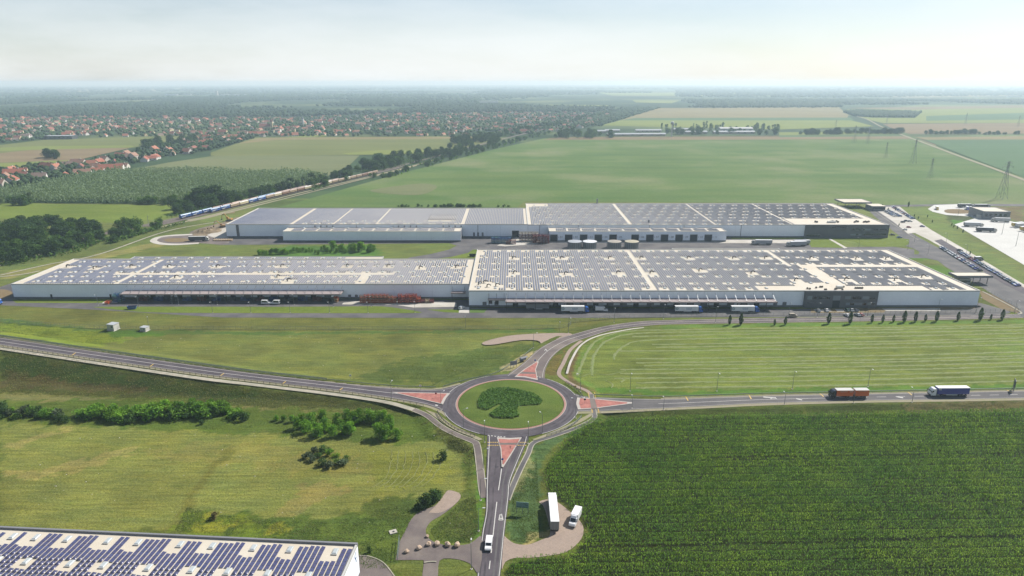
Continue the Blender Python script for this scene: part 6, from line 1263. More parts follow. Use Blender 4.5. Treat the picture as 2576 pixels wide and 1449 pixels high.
def tree_mass(pts, keys, s0, s1, label, name='tree_belt'):
    mats = {}; 
    for x, y in pts:
        k = rt.choice(keys); cm, tm = rt.choice(KIND[k]); v = crown_arrays(cm); s = rt.uniform(s0, s1); a = rt.uniform(0, 6.28); c_, s_ = math.cos(a), math.sin(a)
        w = np.c_[v[:, 0] * c_ - v[:, 1] * s_, v[:, 0] * s_ + v[:, 1] * c_, v[:, 2]] * s + np.array([x, y, 0]); mats.setdefault(cm.materials[0].name, []).append(w)
    V = []; mi = []; ms = []
    for i, (m, L) in enumerate(mats.items()): q = np.concatenate(L); V.append(q); mi.append(np.full(len(q) // 4, i)); ms.append(bpy.data.materials[m])
    V = np.concatenate(V); tag(link(name, np_mesh(name, V, np.arange(len(V)).reshape(-1, 4), ms, midx=np.concatenate(mi))), label, kind='stuff')
def grove_mass(poly, n, keys, s0, s1, label, group=None, seed=1): tree_mass(bed_points(poly, n, 0, seed)[0], keys, s0, s1, label)
# columnar trees along the warehouse road
for x_, y_, s in ((1835,816,.9),(1863,817,1.1),(1975,817,.8),(2084,814,1.05),(2138,814,1.15),(2193,811,.8),(2220,811,.75),(2247,810,.7),(2274,810,1.1),(2302,809,1.0),(2327,808,.7),(2355,808,1.0),(2409,806,.85),(2465,805,1.2),(2492,804,.55),(2520,804,1.0),(1948,818,.6)):
    q = g(x_, y_ + .5, 0); tree((q[0], q[1], 0), 'col', s, '%s dark columnar tree on the verge of the mown field' % ('tall' if s >= 1 else 'small'), 'columnar trees along the warehouse road', 'columnar_tree')
# shrubs of the hedge band below the embankment
for k in range(44):
    x = 3 + k * 14.3; y = 1048 - 6 * math.sin(x / 70) + rt.uniform(-7, 7); big = 230 < x < 565
    if 160 < x < 190: continue
    key = rt.choice(['bushb', 'bush', 'bushb', 'bushb', 'bushy'] if big else ['bush', 'bushb', 'bushg', 'bushb']); s = rt.uniform(1.4, 2.0) if big else rt.uniform(.9, 1.6)
    if big: q = gt(x, y - 4); tree(q, 'bright', rt.uniform(.8, 1.0) if x < 370 else rt.uniform(.85, 1.15), 'bright leafy sapling in the hedge below the embankment', 'saplings of the hedge below the embankment')
    shrub(x, y + 2, key, s, '%s green shrub in the hedge band below the embankment' % ('tall' if big else 'low'), 'shrubs of the hedge below the embankment', 1.25)
for x, y, s in ((10,1037,1.6),(16,1046,1.4),(6,1050,1.5),(100,1040,1.1),(150,1060,1.1),(165,1063,1.0),(205,1046,1.0),(95,1054,.9),(316,1068,.6),(508,1068,.7),(595,1055,1.2),(612,1058,1.3)): shrub(x, y, 'bushd', s, 'dark rounded shrub standing before the hedge band', 'dark shrubs before the hedge')
# the thicket of young trees
for x, y, s in ((748,1078,.95),(770,1088,1.05),(785,1070,1.1),(800,1096,1.15),(820,1085,1.1),(838,1100,1.0),(850,1072,1.05),(812,1062,1.0),(866,1090,1.0),(884,1094,1.05),(890,1068,1.1),(905,1062,1.15),(925,1060,1.1),(945,1062,1.05),(965,1062,1.0),(980,1070,.9),(955,1102,1.2),(970,1106,1.15),(1000,1104,.85),(985,1092,.8),(872,1060,1.0),(760,1060,.7),(735,1062,.6),(715,1060,.55),(694,1058,.5)):
    q = gt(x, y); tree(q, 'bright', s, '%s leafy young tree in the thicket beside the mown meadow' % ('small' if s < .9 else 'middling' if s < 1.06 else 'tall'), 'young trees of the meadow thicket')
for x, y, s, k_ in ((772,1152,.9,'bushg'),(784,1160,.9,'bushg'),(800,1150,.8,'bush'),(815,1140,1.0,'bushd'),(830,1146,.9,'bushb'),(812,1170,.9,'bushd'),(830,1175,1.0,'bushg'),(850,1165,.9,'bush'),(862,1172,1.0,'bushg'),(845,1150,.7,'bushb'),(790,1140,.9,'bushg'),(870,1158,.7,'bush')): shrub(x, y, k_, s, 'small shrub in the overgrown mound on the mown meadow', 'shrubs of the meadow mound', 1.3)
shrub(1113, 1156, 'bushd', 1.2, 'lone dark shrub on the mown meadow', None); shrub(540, 1304, 'bushdry', 1.2, 'dry brownish shrub in the weeds by the near hall', None)
for x, y, s in ((1062,1278,1.3),(1075,1272,1.5),(1092,1262,1.5),(1102,1256,1.2),(1050,1282,.8)): shrub(x, y, 'bushd', s, 'dense dark shrub beside the disused spur', 'dark shrubs beside the spur', .95)
q = gt(929, 1391); tree(q, 'bushd', .7, 'young staked tree by the curved driveway', None, 'tree', .5)
# planting on the roundabout
BED = [(1202,1010),(1212,990),(1235,978),(1275,976),(1310,982),(1345,992),(1365,1008),(1360,1018),(1330,1020),(1305,1022),(1300,1035),(1308,1046),(1290,1052),(1245,1050),(1230,1042),(1262,1020),(1258,1016),(1225,1032),(1205,1025)]
def bed_points(poly, n, lvl, seed):
    rng = np.random.default_rng(seed); P = np.array([g(x, y, lvl)[:2] for x, y in poly]); lo, hi = P.min(0), P.max(0); o = []
    while len(o) < n:
        q = rng.uniform(lo, hi, (n, 2)); q = q[inside([tuple(p) for p in P], q[:, 0], q[:, 1])]; o += list(q)
    return np.array(o[:n]), rng
P, rng = bed_points(BED, 7500, 2.2, 5); z = RH + .8 + .55 * rng.uniform(.5, 1, len(P)); V, F = leaf_cloud(len(P), np.c_[P, z], .33, rng, .7, up=.5); M['bed'] = leaf_mat('bed', lin(104,140,62), lin(84,120,54))
tag(link('shrub_bed', np_mesh('shrub_bed', V, F, M['bed'])), 'dark lobed bed of low shrubs on the roundabout mound', 'shrub bed')
# corn
def corn():
    rng = np.random.default_rng(8); P = np.array([g(x, y, 0)[:2] for x, y in CORN_POLY]); lo, hi = P.min(0), P.max(0); hi[0] = 245; pts = []
    rows = np.arange(lo[1], hi[1], .72)
    for y in rows:
        x = np.arange(lo[0], hi[0], .40) + rng.uniform(-.2, .2); yy = y + rng.normal(0, .1, len(x)) + .02 * (x - 60); k = inside([tuple(p) for p in P], x + rng.uniform(-1, 1, len(x)), yy + rng.uniform(-1, 1, len(x)))
        # only as wide as the field of view plus a margin
        k &= (np.abs(x) < yy * .86 + 30); pts.append(np.stack([x[k], yy[k]], 1))
    q = np.concatenate(pts); dens = vnoise(q[:, 0], q[:, 1], 14, 4) * .55 + vnoise(q[:, 0], q[:, 1], 4, 6) * .45; ditch = np.abs((q[:, 1] - 162 - .04 * q[:, 0])) < .7; ditch |= (np.abs(q[:, 1] - 209 - .03 * q[:, 0]) < .6) & (q[:, 0] > 70)
    q = q[(rng.uniform(0, 1, len(q)) < .55 + .6 * dens) & ~(ditch & (rng.uniform(0, 1, len(q)) < .8))]; n = len(q); h = 1.7 * (.80 + .35 * vnoise(q[:, 0], q[:, 1], 9, 2)) * rng.uniform(.88, 1.12, n) * np.where(((q[:, 1] - .02 * q[:, 0]) % 4.32) < .75, .72, 1.0); z0 = T(q[:, 0], q[:, 1])
    Vs, Fs = [], []; off_ = 0
    for k in range(3):       # three arching leaves per plant
        a = rng.uniform(0, 2 * np.pi, n); L = rng.uniform(.30, .55, n); c, s = np.cos(a), np.sin(a); w = .085
        b0 = np.c_[q[:, 0], q[:, 1], z0 + h * .35 + .2 * k]; mid = np.c_[q[:, 0] + c * L * .5, q[:, 1] + s * L * .5, z0 + h * (.82 + .1 * k)]; tip = np.c_[q[:, 0] + c * L, q[:, 1] + s * L, z0 + h * (.62 + .1 * k)]; sd = np.c_[-s * w, c * w, np.zeros(n)]
        V = np.stack([b0, mid - sd, tip, mid + sd], 1).reshape(-1, 3); Vs.append(V); Fs.append(np.arange(4 * n).reshape(n, 4) + off_); off_ += 4 * n
    me = np_mesh('corn_crop', np.concatenate(Vs), np.concatenate(Fs), M['corn']); tag(link('corn_crop', me), 'dense dark green corn crop filling the field', kind='stuff'); return n
corn()
# rough weeds on the embankment and verges
def weeds(polys, n, size, hgt, mat, name, label, seed):
    rng = np.random.default_rng(seed); Vs, Fs, o = [], [], 0
    for poly, k in polys:
        q, _ = bed_points(poly, int(n * k), 0.0, seed); nz = vnoise(q[:, 0], q[:, 1], 5, seed) * .6 + vnoise(q[:, 0], q[:, 1], 1.8, seed + 1) * .4; q = q[nz > rng.uniform(.25, .62, len(q))]; z = T(q[:, 0], q[:, 1]); m = len(q); h = hgt * rng.uniform(.4, 1.2, m)
        V, F = leaf_cloud(m, np.c_[q, z + h * .5], size, rng, .45, up=.9); V[:, 2] = np.maximum(V[:, 2], np.repeat(z, 4) + .01); Vs.append(V); Fs.append(F + o); o += len(V)
    tag(link(name, np_mesh(name, np.concatenate(Vs), np.concatenate(Fs), M[mat])), label, kind='stuff')
M['weed_olive'] = leaf_mat('weed_olive', lin(132,134,72), lin(104,114,58)); M['weed_green'] = leaf_mat('weed_green', lin(120,140,68), lin(96,122,56)); M['weed_dry'] = leaf_mat('weed_dry', lin(150,142,96), lin(124,122,76))
slopeP = [(-60,900),(250,940),(500,972),(644,990),(844,1012),(969,1030),(1040,1046),(1090,1066),(1150,1104),(1192,1130),(1190,1185),(1150,1150),(1100,1092),(1050,1056),(960,1042),(640,1030),(300,1006),(-60,990)]
weeds([(slopeP, 1)], 22000, .22, .5, 'weed_olive', 'weeds', 'coarse dark weeds on the embankment slope', 31); weeds([(slopeP, 1)], 8000, .2, .6, 'weed_dry', 'weeds', 'dry pale stalks among the embankment weeds', 32)
weeds([([(470,1276),(560,1296),(700,1310),(840,1314),(930,1285),(1030,1268),(1034,1306),(1010,1366),(990,1430),(910,1430),(895,1368),(740,1360),(440,1335)], 1), ([(0,1015),(400,1006),(640,1030),(1000,1042),(1090,1066),(1108,1110),(1010,1114),(700,1090),(300,1074),(0,1060)], 1.2), ([(1082,1335),(1110,1306),(1160,1262),(1196,1250),(1206,1340),(1180,1366),(1100,1364)], .35), ([(1290,1250),(1350,1150),(1358,1280),(1362,1338),(1330,1366),(1286,1360)], .5), ([(960,930),(1280,872),(1350,866),(1240,950),(1090,968),(900,955)], .9), ([(0,814),(280,838),(330,858),(240,870),(0,845)], .6), ([(1500,1044),(2640,1014),(2640,1034),(2000,1042),(1560,1060)], .8)], 14000, .17, .35, 'weed_green', 'weeds', 'rough green weeds on the verges and waste ground', 33)
weeds([([(470,1276),(560,1296),(700,1310),(840,1314),(930,1285),(1030,1268),(1034,1306),(1010,1366),(895,1368),(740,1360),(440,1335)], .5), ([(0,1015),(400,1006),(640,1030),(1000,1042),(1108,1110),(700,1090),(0,1060)], .6), ([(1500,1044),(2640,1014),(2640,1034),(1560,1060)], .5), ([(1095,1335),(1160,1262),(1196,1250),(1206,1340),(1180,1366)], .3)], 6000, .16, .35, 'weed_dry', 'weeds', 'dry pale grass tufts on the verges', 34)

# ---- trees along the railway and fields
def grove(poly, n, keys, s0, s1, label, group, lvl=0, seed=1):
    q, rg = bed_points(poly, n, lvl, seed); q = q[np.argsort(-q[:, 1])]
    for x, y in q:
        s = rt.uniform(s0, s1); key = rt.choice(keys); sz = ['low', 'middling', 'tall'][min(2, int(3 * (s - s0) / (s1 - s0)))]; hue = dict(mid='mid green', bright='bright green', pale='pale').get(key, 'deep green')
        tree((x, y, 0), key, s, '%s %s %s' % (sz, hue, label.replace('dark ', '').replace('large ', '')), group)
grove([(-40,620),(60,585),(180,575),(250,585),(262,606),(200,632),(60,660),(-40,672)], 62, ['oak', 'oak', 'mid'], .75, 1.1, 'dark broadleaf tree in the wood beside the railway curve', 'dark wood beside the railway', seed=3)
grove([(-40,580),(120,566),(210,580),(90,600),(-40,612)], 30, ['oak', 'oak'], .8, 1.1, 'dark broadleaf tree at the meadow edge of the wood', 'meadow edge of the dark wood', seed=4)
grove([(262,600),(360,580),(410,566),(400,574),(280,614)], 16, ['mid', 'oak', 'bright'], .55, .9, 'tree in the thin row between meadow and railway', 'row between meadow and railway', seed=5)
for x, y, s in ((318,574,1.05),(332,578,1.2),(345,572,1.1),(300,578,.9),(402,562,.7)): q = g(x, y); tree((q[0], q[1], 0), 'mid', s, 'tall rounded tree in the clump at the meadow corner', 'clump at the meadow corner')
grove([(415,546),(455,512),(560,494),(640,490),(700,482),(680,492),(580,516),(470,540)], 44, ['oak', 'mid', 'oak'], .65, 1.05, 'dark tree along the freight siding', 'trees along the freight siding', seed=6)
for x, y, s in ((498,518,1.6),(520,514,1.75),(545,512,1.7),(568,514,1.45),(510,524,1.3),(535,520,1.2),(475,532,1.0)): q = g(x, y); tree((q[0], q[1], 0), 'oak', s, 'tall spreading tree towering over the freight siding', 'tall trees over the siding')
grove([(-40,502),(30,508),(90,512),(88,520),(-40,516)], 10, ['mid', 'pale'], .7, 1.0, 'rounded tree at the edge of the poplar plantation', 'edge trees of the plantation', seed=7)
for x, y, s in ((70,514,1.2),(60,516,1.1),(355,513,.9),(372,514,1.0),(390,514,.9),(415,516,.7),(430,513,.9),(440,510,.9),(320,512,.5),(270,512,.4)): q = g(x, y); tree((q[0], q[1], 0), 'mid', s, 'rounded tree on the meadow before the plantation', 'trees before the plantation')
grove([(770,472),(830,452),(830,468),(790,482)], 12, ['oak', 'mid'], .7, 1.0, 'dark tree at the end of the plantation', 'trees at the plantation end', seed=8)
grove([(845,448),(890,438),(880,452),(850,462)], 10, ['oak', 'mid'], .7, 1.0, 'tree in the gap between plantation and copse', 'trees before the copse', seed=9)
grove([(885,430),(900,418),(960,405),(1090,388),(1100,396),(1010,420),(930,438)], 46, ['oak', 'oak', 'mid'], .95, 1.45, 'large dark tree in the copse beside the railway', 'copse beside the railway', seed=10)
grove_mass([(930,446),(1100,402),(1240,362),(1250,368),(1110,410),(940,454)], 40, ['mid', 'bright'], .5, .85, 'bushy trees on the railway bank', 'trees on the railway bank', seed=11)
grove_mass([(1095,398),(1180,376),(1260,352),(1262,358),(1180,384),(1100,404)], 22, ['oak'], .8, 1.3, 'dark trees between the railway and the olive field', 'trees along the olive field', seed=12)
grove_mass([(1090,360),(1180,350),(1250,348),(1240,356),(1170,362),(1095,366)], 22, ['oak', 'mid'], 1.0, 1.5, 'dark trees around the lone farmyard', 'trees round the farmyard', seed=13)
grove([(105,396),(140,392),(145,400),(110,404)], 6, ['oak'], 1.1, 1.5, 'dark tree in the lone clump on the brown field', 'lone clump on the brown field', seed=14)
grove_mass([(380,360),(480,350),(500,358),(440,372),(360,385),(340,392)], 26, ['oak', 'mid'], 1.1, 1.7, 'large dark trees at the village edge', 'trees at the village edge', seed=15)
grove_mass([(690,486),(770,466),(880,440),(880,432),(770,456),(690,478)], 46, ['oak', 'mid'], .6, .95, 'trees between the siding and the plantation', seed=201)
grove_mass([(1095,394),(1255,350),(1400,319),(1560,283),(1560,277),(1400,312),(1250,341),(1090,386)], 130, ['oak', 'mid'], .75, 1.25, 'long tree belt following the railway to the village', seed=202)
grove_mass([(940,450),(1100,408),(1250,366),(1380,332),(1384,336),(1254,372),(1104,414),(950,456)], 90, ['mid', 'bright', 'oak'], .5, .85, 'brushy belt on the field side of the railway', seed=203)
# bushes between the two rows of halls
for k in range(38): a = k / 37; q = g(655 + 285 * a, 638 - 6 * a + rt.uniform(-5, 5), 0); ss = rt.uniform(.6, 1.0) + (.6 if a > .6 and k % 3 == 0 else 0); tree((q[0], q[1], 0), 'bright', ss, '%s bright green sapling in the thicket between the halls' % ('low' if ss < .75 else 'middling' if ss < .95 else 'tall'), 'thicket between the halls')
tree_mass([g(rt.uniform(985, 1290), 520.5, 0)[:2] for k in range(26)] + [g(rt.uniform(1090, 1200), 521, 0)[:2] for k in range(22)], ['bushd', 'bush'], .7, 1.4, 'line of low bushes showing over the rear hall roof')
for x_, y_, s in ((2285,520,1),(2252,530,.5),(2234,530,.6),(2219,522,.7),(2261,569,.5),(2199,569,.4),(2333,547,.5),(2345,560,.5),(2300,545,.5),(2310,551,.5),(2394,568,.5),(2399,572,.5),(2408,576,.55),(2422,586,.6),(2440,640,.5)): q = g(x_, y_, 0); tree((q[0], q[1], 0), 'col', s * .9, 'small young tree planted beside the car parks', 'young trees by the car parks')
# tree rows on the far side of the green field
FARK = ['oak', 'mid', 'oak']
for a, b, n_, s0, s1, lb in (((2006,339),(2120,338),20,.9,1.5,'broken row of dark trees on the headland past the farm'),((2130,337),(2270,337),26,.8,1.4,'broken row of dark trees by the dirt track'),((2330,338),(2470,337),26,.7,1.2,'row of dark trees along the brown field'),((2475,339),(2570,338),14,.5,.9,'thin row of small trees beyond the tall pylon')):
    tree_mass([g(a[0] + (b[0] - a[0]) * (k + rt.uniform(-.45, .45)) / n_, a[1] + (b[1] - a[1]) * k / n_, 0)[:2] for k in range(n_) if rt.random() > .18], FARK, s0, s1, lb)
grove_mass([(1380,346),(1440,338),(1480,338),(1560,344),(1540,348),(1400,352)], 26, ['oak', 'mid'], 1.1, 1.8, 'large dark trees before the farm sheds', 'trees before the farm sheds', seed=17); grove_mass([(1640,336),(1700,333),(1960,336),(1950,340),(1700,340)], 24, ['oak'], .9, 1.4, 'dark trees among the farm sheds', 'trees among the farm sheds', seed=18)
grove_mass([(1660,328),(1760,324),(1960,326),(1955,332),(1700,334)], 44, ['poplar', 'pale', 'poplar'], 1.0, 1.5, 'pale tall poplars in the row behind the farm', 'poplars behind the farm', seed=19)

# ---- brush under the woods
UNDER = [[(-40,625),(60,590),(180,580),(255,590),(268,606),(200,636),(60,664),(-40,676)], [(262,604),(360,584),(412,566),(404,576),(280,616)], [(415,550),(455,518),(560,500),(640,496),(700,486),(690,494),(590,518),(470,545)], [(770,474),(830,454),(830,468),(790,482)], [(845,450),(890,440),(880,452),(850,462)], [(885,432),(960,408),(1090,390),(1100,396),(1010,420),(930,438)]]
for i_, (poly, n_) in enumerate(zip(UNDER, (2600, 700, 1600, 400, 300, 1500))): 
    q, rg = bed_points(poly, n_, 0, 200 + i_); V, F = leaf_cloud(len(q), np.c_[q, rg.uniform(.3, 3.2, len(q))], 1.0, rg, .6, up=.4); V[:, 2] = np.maximum(V[:, 2], .05)
    tag(link('undergrowth', np_mesh('undergrowth', V, F, M['leaf_mid'])), 'dense brush growing under the railway trees', kind='stuff')
for i_, (a_, b_, w_) in enumerate((((0,672),(250,612),7),((250,612),(470,560),7),((1000,425),(1250,360),8))):
    n_ = 700; t_ = RNG.uniform(0, 1, n_); xy = np.array([g(a_[0] + (b_[0] - a_[0]) * t, a_[1] + (b_[1] - a_[1]) * t + RNG.normal(0, 2.0), 0)[:2] for t in t_]); keep = vnoise(xy[:, 0], xy[:, 1], 11, i_) > .42; xy = xy[keep]
    V, F = leaf_cloud(len(xy), np.c_[xy, RNG.uniform(.3, 2.4, len(xy))], .8, RNG, .6, up=.4); V[:, 2] = np.maximum(V[:, 2], .05); tag(link('undergrowth', np_mesh('undergrowth', V, F, M['leaf_mid'])), 'patchy brush along the railway bank', kind='stuff')
# ---- fine tufts on the meadows
weeds([([(0,1070),(700,1098),(1000,1120),(1165,1152),(1160,1230),(1040,1262),(840,1300),(760,1330),(0,1330)], 1.0), ([(0,800),(600,810),(1400,806),(1340,862),(1090,970),(644,932),(0,845)], 1.4)], 16000, .16, .14, 'weed_olive', 'meadow_grass', 'short tufted grass of the meadows', 35)
weeds([([(0,1070),(700,1098),(1000,1120),(1165,1152),(1160,1230),(1040,1262),(840,1300),(760,1330),(0,1330)], 1.0), ([(0,800),(600,810),(1400,806),(1340,862),(1090,970),(644,932),(0,845)], 1.4)], 9000, .16, .14, 'weed_dry', 'meadow_grass', 'dry pale grass stems on the meadows', 36)
# ---- masses of trees too many to count
ICO = None
def ico():
    import bmesh
    bm = bmesh.new(); bmesh.ops.create_icosphere(bm, subdivisions=1, radius=1); v = np.array([w.co[:] for w in bm.verts]); f = np.array([[w.index for w in q.verts] for q in bm.faces]); bm.free(); return v, f
IV, IF = ico()
def mass(name, pts, rad, hgt, mat, label, seed, lift=.42, leaf=0.0, jitter=.30):
    rng = np.random.default_rng(seed); n = len(pts); nv = len(IV); r = rad * rng.uniform(.65, 1.35, n); h = hgt * rng.uniform(.7, 1.3, n)
    J = 1 + rng.uniform(-jitter, jitter, (n, nv, 1)); V = IV[None] * J; V = V * np.stack([r, r, h * .5], 1)[:, None, :]; V[:, :, 0] += pts[:, None, 0]; V[:, :, 1] += pts[:, None, 1]; V[:, :, 2] += (h * .5 * .95)[:, None]
    V[:, :, 2] = np.maximum(V[:, :, 2], 0); F = (IF[None] + (np.arange(n) * nv)[:, None, None]).reshape(-1, 3)
    V = V.reshape(-1, 3)
    o = link(name, np_mesh(name, V, F, M[mat])); return tag(o, label, kind='stuff')
def thin(p, s=700, cut=.60, seed=3): return p[vnoise(p[:, 0], p[:, 1] * .6, s, seed) < cut + RNG.uniform(-.04, .04, len(p))]
def scatter(polys, n, seed, lvl=0):
    ps = []
    A = []
    for p in polys:
        w = np.array([g(x, y, lvl)[:2] for x, y in p]); A.append(abs(sum(w[i - 1][0] * w[i][1] - w[i][0] * w[i - 1][1] for i in range(len(w)))) / 2)
    for i, p in enumerate(polys): ps.append(bed_points(p, max(3, int(n * A[i] / sum(A))), lvl, seed + i)[0])
    return np.concatenate(ps)
# poplar plantation: slim crowns in rows, each crown a spray of leaves
PLANT_POLY = [(-60,508),(40,510),(420,514),(470,505),(600,498),(760,470),(830,448),(760,440),(560,436),(300,434),(190,452),(80,478),(-60,486)]
Pq = np.array([g(x, y, 0)[:2] for x, y in PLANT_POLY]); rng = np.random.default_rng(41); xs, ys = np.meshgrid(np.arange(Pq[:, 0].min(), Pq[:, 0].max(), 3.4), np.arange(Pq[:, 1].min(), Pq[:, 1].max(), 4.4)); xs = xs.ravel() + rng.normal(0, .45, xs.size); ys = ys.ravel() + rng.normal(0, .45, ys.size); k = inside([tuple(p) for p in Pq], xs, ys); pp = np.stack([xs[k], ys[k]], 1)
n_ = len(pp); hh = 9.5 * (.72 + .5 * vnoise(pp[:, 0], pp[:, 1], 22, 3)) * rng.uniform(.85, 1.15, n_); m_ = 16
t_ = rng.uniform(.12, 1.0, (n_, m_)); a_ = rng.uniform(0, 6.283, (n_, m_)); rr_ = (1.75 * (1.12 - t_) ** .6) * rng.uniform(.3, 1.0, (n_, m_)); C3 = np.stack([pp[:, :1] + rr_ * np.cos(a_), pp[:, 1:] + rr_ * np.sin(a_), hh[:, None] * t_], 2).reshape(-1, 3)
V, F = leaf_cloud(len(C3), C3, .95, rng, .6); V[:, 2] = np.maximum(V[:, 2], .1); M['leaf_popl'] = leaf_mat('leaf_popl', lin(140,158,122), lin(112,136,98)); tag(link('poplar_plantation', np_mesh('poplar_plantation', V, F, M['leaf_popl'])), 'young grey green poplar plantation beside the railway', kind='stuff')
sheet('field', PLANT_POLY, M['f_forest'], .2, label='dark green floor of the poplar plantation')
# village
VIL = [[(-40,300),(260,294),(520,300),(700,296),(760,316),(780,344),(640,344),(430,342),(230,346),(100,352),(-40,362)], [(700,300),(900,290),(1240,285),(1420,282),(1500,285),(1580,284),(1500,315),(1420,330),(1290,344),(1000,343),(780,344)]]
ARM = [[(470,352),(560,346),(640,348),(560,372),(480,388),(400,398),(340,412),(290,430),(200,455),(80,468),(-40,478),(-40,436),(80,420),(180,418),(250,402),(330,388),(420,366)]]
HV = {}
def house_mesh(wc, rc_, L, W, h, r):
    b = MB(); b.add([(-L/2,-W/2,0),(L/2,-W/2,0),(L/2,W/2,0),(-L/2,W/2,0),(-L/2,-W/2,h),(L/2,-W/2,h),(L/2,W/2,h),(-L/2,W/2,h),(-L/2,0,h+r),(L/2,0,h+r)], [(0,1,5,4),(1,2,6,9,5),(2,3,7,6),(3,0,4,8,7)], 0)
    o = .5; b.add([(-L/2-o,-W/2-o,h-o*r*2/W),(L/2+o,-W/2-o,h-o*r*2/W),(L/2+o,0,h+r+.15),(-L/2-o,0,h+r+.15),(-L/2-o,W/2+o,h-o*r*2/W),(L/2+o,W/2+o,h-o*r*2/W)], [(0,1,2,3),(3,2,5,4)], 1)
    b.box(L*.2, L*.2+.8, -.4, .4, h+r*.5, h+r+1, 0)
    for x in (-L*.3, 0, L*.3): b.box(x-.6, x+.6, -W/2-.05, -W/2, 1, 2.2, 2)
    return b.mesh('house', [wc, rc_, M['glass']])
WC = [pmat('house_wall_%d' % i, lin(*c), .8, .08, .3) for i, c in enumerate(((226,218,204),(232,228,222),(218,200,160),(206,196,184)))]
RFC = [pmat('house_tile_%d' % i, lin(*c), .85, .15, .5) for i, c in enumerate(((164,98,76),(176,114,90),(148,90,74),(164,126,106),(136,114,102)))]
HM = [(house_mesh(WC[i % 4], RFC[i % 5], L, W, h, r), i % 5) for i, (L, W, h, r) in enumerate(((13,9,3.4,3.6),(11,9,3.2,4.2),(15,10,3.6,4.0),(10,8,5.0,3.4),(14,9,3.0,3.2),(18,10,3.4,3.6),(12,10,4.2,4.4),(9,8,3.2,3.6),(16,9,3.2,3.8),(12,8,3.4,3.4)))]
RN = ['brick red roofed', 'orange red roofed', 'dark red roofed', 'pale red roofed', 'brown roofed']
rh = random.Random(5)
def houses(polys, n, where, group, seed):
    for x, y in scatter(polys, n, seed):
        me, ri = rh.choice(HM); o = link('village_house', me, None, (x, y, 0), rh.choice((0, 90, 20, 110, -15)) * math.pi / 180, (1, 1, 1)); s = rh.uniform(1.05, 1.45); o.scale = (s, s, s); tag(o, '%s pale house %s' % (RN[ri], where), 'house', '%s %s' % (RN[ri], group))
houses(ARM, 62, 'in the village arm reaching the plantation', 'houses of the village arm', 60); houses([VIL[0]], 130, 'in the village by the church', 'houses by the church', 70); houses([VIL[1]], 108, 'in the village along the railway', 'houses along the railway', 80)
hp = scatter(VIL, 620, 95); V = []; F = []; bmsh = HM[0][0]; hv = np.array([v.co[:] for v in bmsh.vertices])
FH = MB()
for x, y in hp:
    a = rh.uniform(0, 3.14); L, W = rh.uniform(9, 15), rh.uniform(7, 9); ca, sa = math.cos(a), math.sin(a); rot = lambda p: (x + p[0]*ca - p[1]*sa, y + p[0]*sa + p[1]*ca, p[2]); h, r = 3.3, 3.6
    vv = [(-L/2,-W/2,0),(L/2,-W/2,0),(L/2,W/2,0),(-L/2,W/2,0),(-L/2,-W/2,h),(L/2,-W/2,h),(L/2,W/2,h),(-L/2,W/2,h),(-L/2,0,h+r),(L/2,0,h+r)]; FH.add([rot(p) for p in vv], [(0,1,5,4),(1,2,6,9,5),(2,3,7,6),(3,0,4,8,7)], rh.choice((0,1))); n0 = len(FH.v) - 10
    m = rh.choice((2,3,3,2,4))
    for f in ((4,5,9,8),(8,9,6,7)): FH.f.append([n0 + i for i in f]); FH.m.append(m)
tag(FH.build('far_houses', [WC[0], WC[2], RFC[0], RFC[1], RFC[4]]), 'many small tiled houses packed among the village trees', kind='stuff')
mass('village_trees', scatter(VIL, 3600, 51), 4.6, 7.5, 'leaf_far', 'dense garden trees between the village houses', 52); mass('village_trees', scatter(ARM, 900, 53), 4.2, 7.5, 'leaf_far', 'garden trees along the village arm', 54)
# big red hall in the village arm, church, farm sheds, water tower, white tower
def gable(x_, y_, L, W, h, r, rz, wm_, rm_, name, label, cat, wins=4):
    q = g(x_, y_, 0); e = tag(empty(name, (q[0], q[1], 0), rz), label, cat)
    MB().add([(-L/2,-W/2,0),(L/2,-W/2,0),(L/2,W/2,0),(-L/2,W/2,0),(-L/2,-W/2,h),(L/2,-W/2,h),(L/2,W/2,h),(-L/2,W/2,h),(-L/2,0,h+r),(L/2,0,h+r)], [(0,1,5,4),(1,2,6,9,5),(2,3,7,6),(3,0,4,8,7)]).build('wall', wm_, e)
    o = .6; MB().add([(-L/2-o,-W/2-o,h-.3),(L/2+o,-W/2-o,h-.3),(L/2+o,0,h+r+.2),(-L/2-o,0,h+r+.2),(-L/2-o,W/2+o,h-.3),(L/2+o,W/2+o,h-.3)], [(0,1,2,3),(3,2,5,4)]).build('roof', rm_, e)
    for k in range(wins): MB().box(-L/2 + (k+.4)*L/wins, -L/2 + (k+.7)*L/wins, -W/2-.06, -W/2+.02, h*.35, h*.75).build('window', M['glass'], e)
    return e
gable(282, 431, 34, 20, 4.5, 6.5, R(12), WC[1], RFC[0], 'great_barn', 'large red roofed barn at the end of the village arm', 'barn'); gable(247, 434, 18, 12, 3.5, 4, R(12), WC[1], RFC[1], 'barn', 'smaller red roofed barn beside the large barn', 'barn')
ch = gable(668, 326, 30, 14, 9, 7, R(10), WC[2], RFC[2], 'church', 'yellow village church with a tower', 'church', 5); MB().box(14,21,-3.5,3.5,0,22).build('tower', WC[2], ch); MB().add([(13.6,-3.9,22),(21.4,-3.9,22),(21.4,3.9,22),(13.6,3.9,22),(17.5,0,31)], [(0,1,4),(1,2,4),(2,3,4),(3,0,4)]).build('spire', RFC[2], ch)
gable(700, 334, 14, 12, 8, 3, 0, WC[1], RFC[3], 'village_hall', 'white two storey house beside the church', 'house'); 
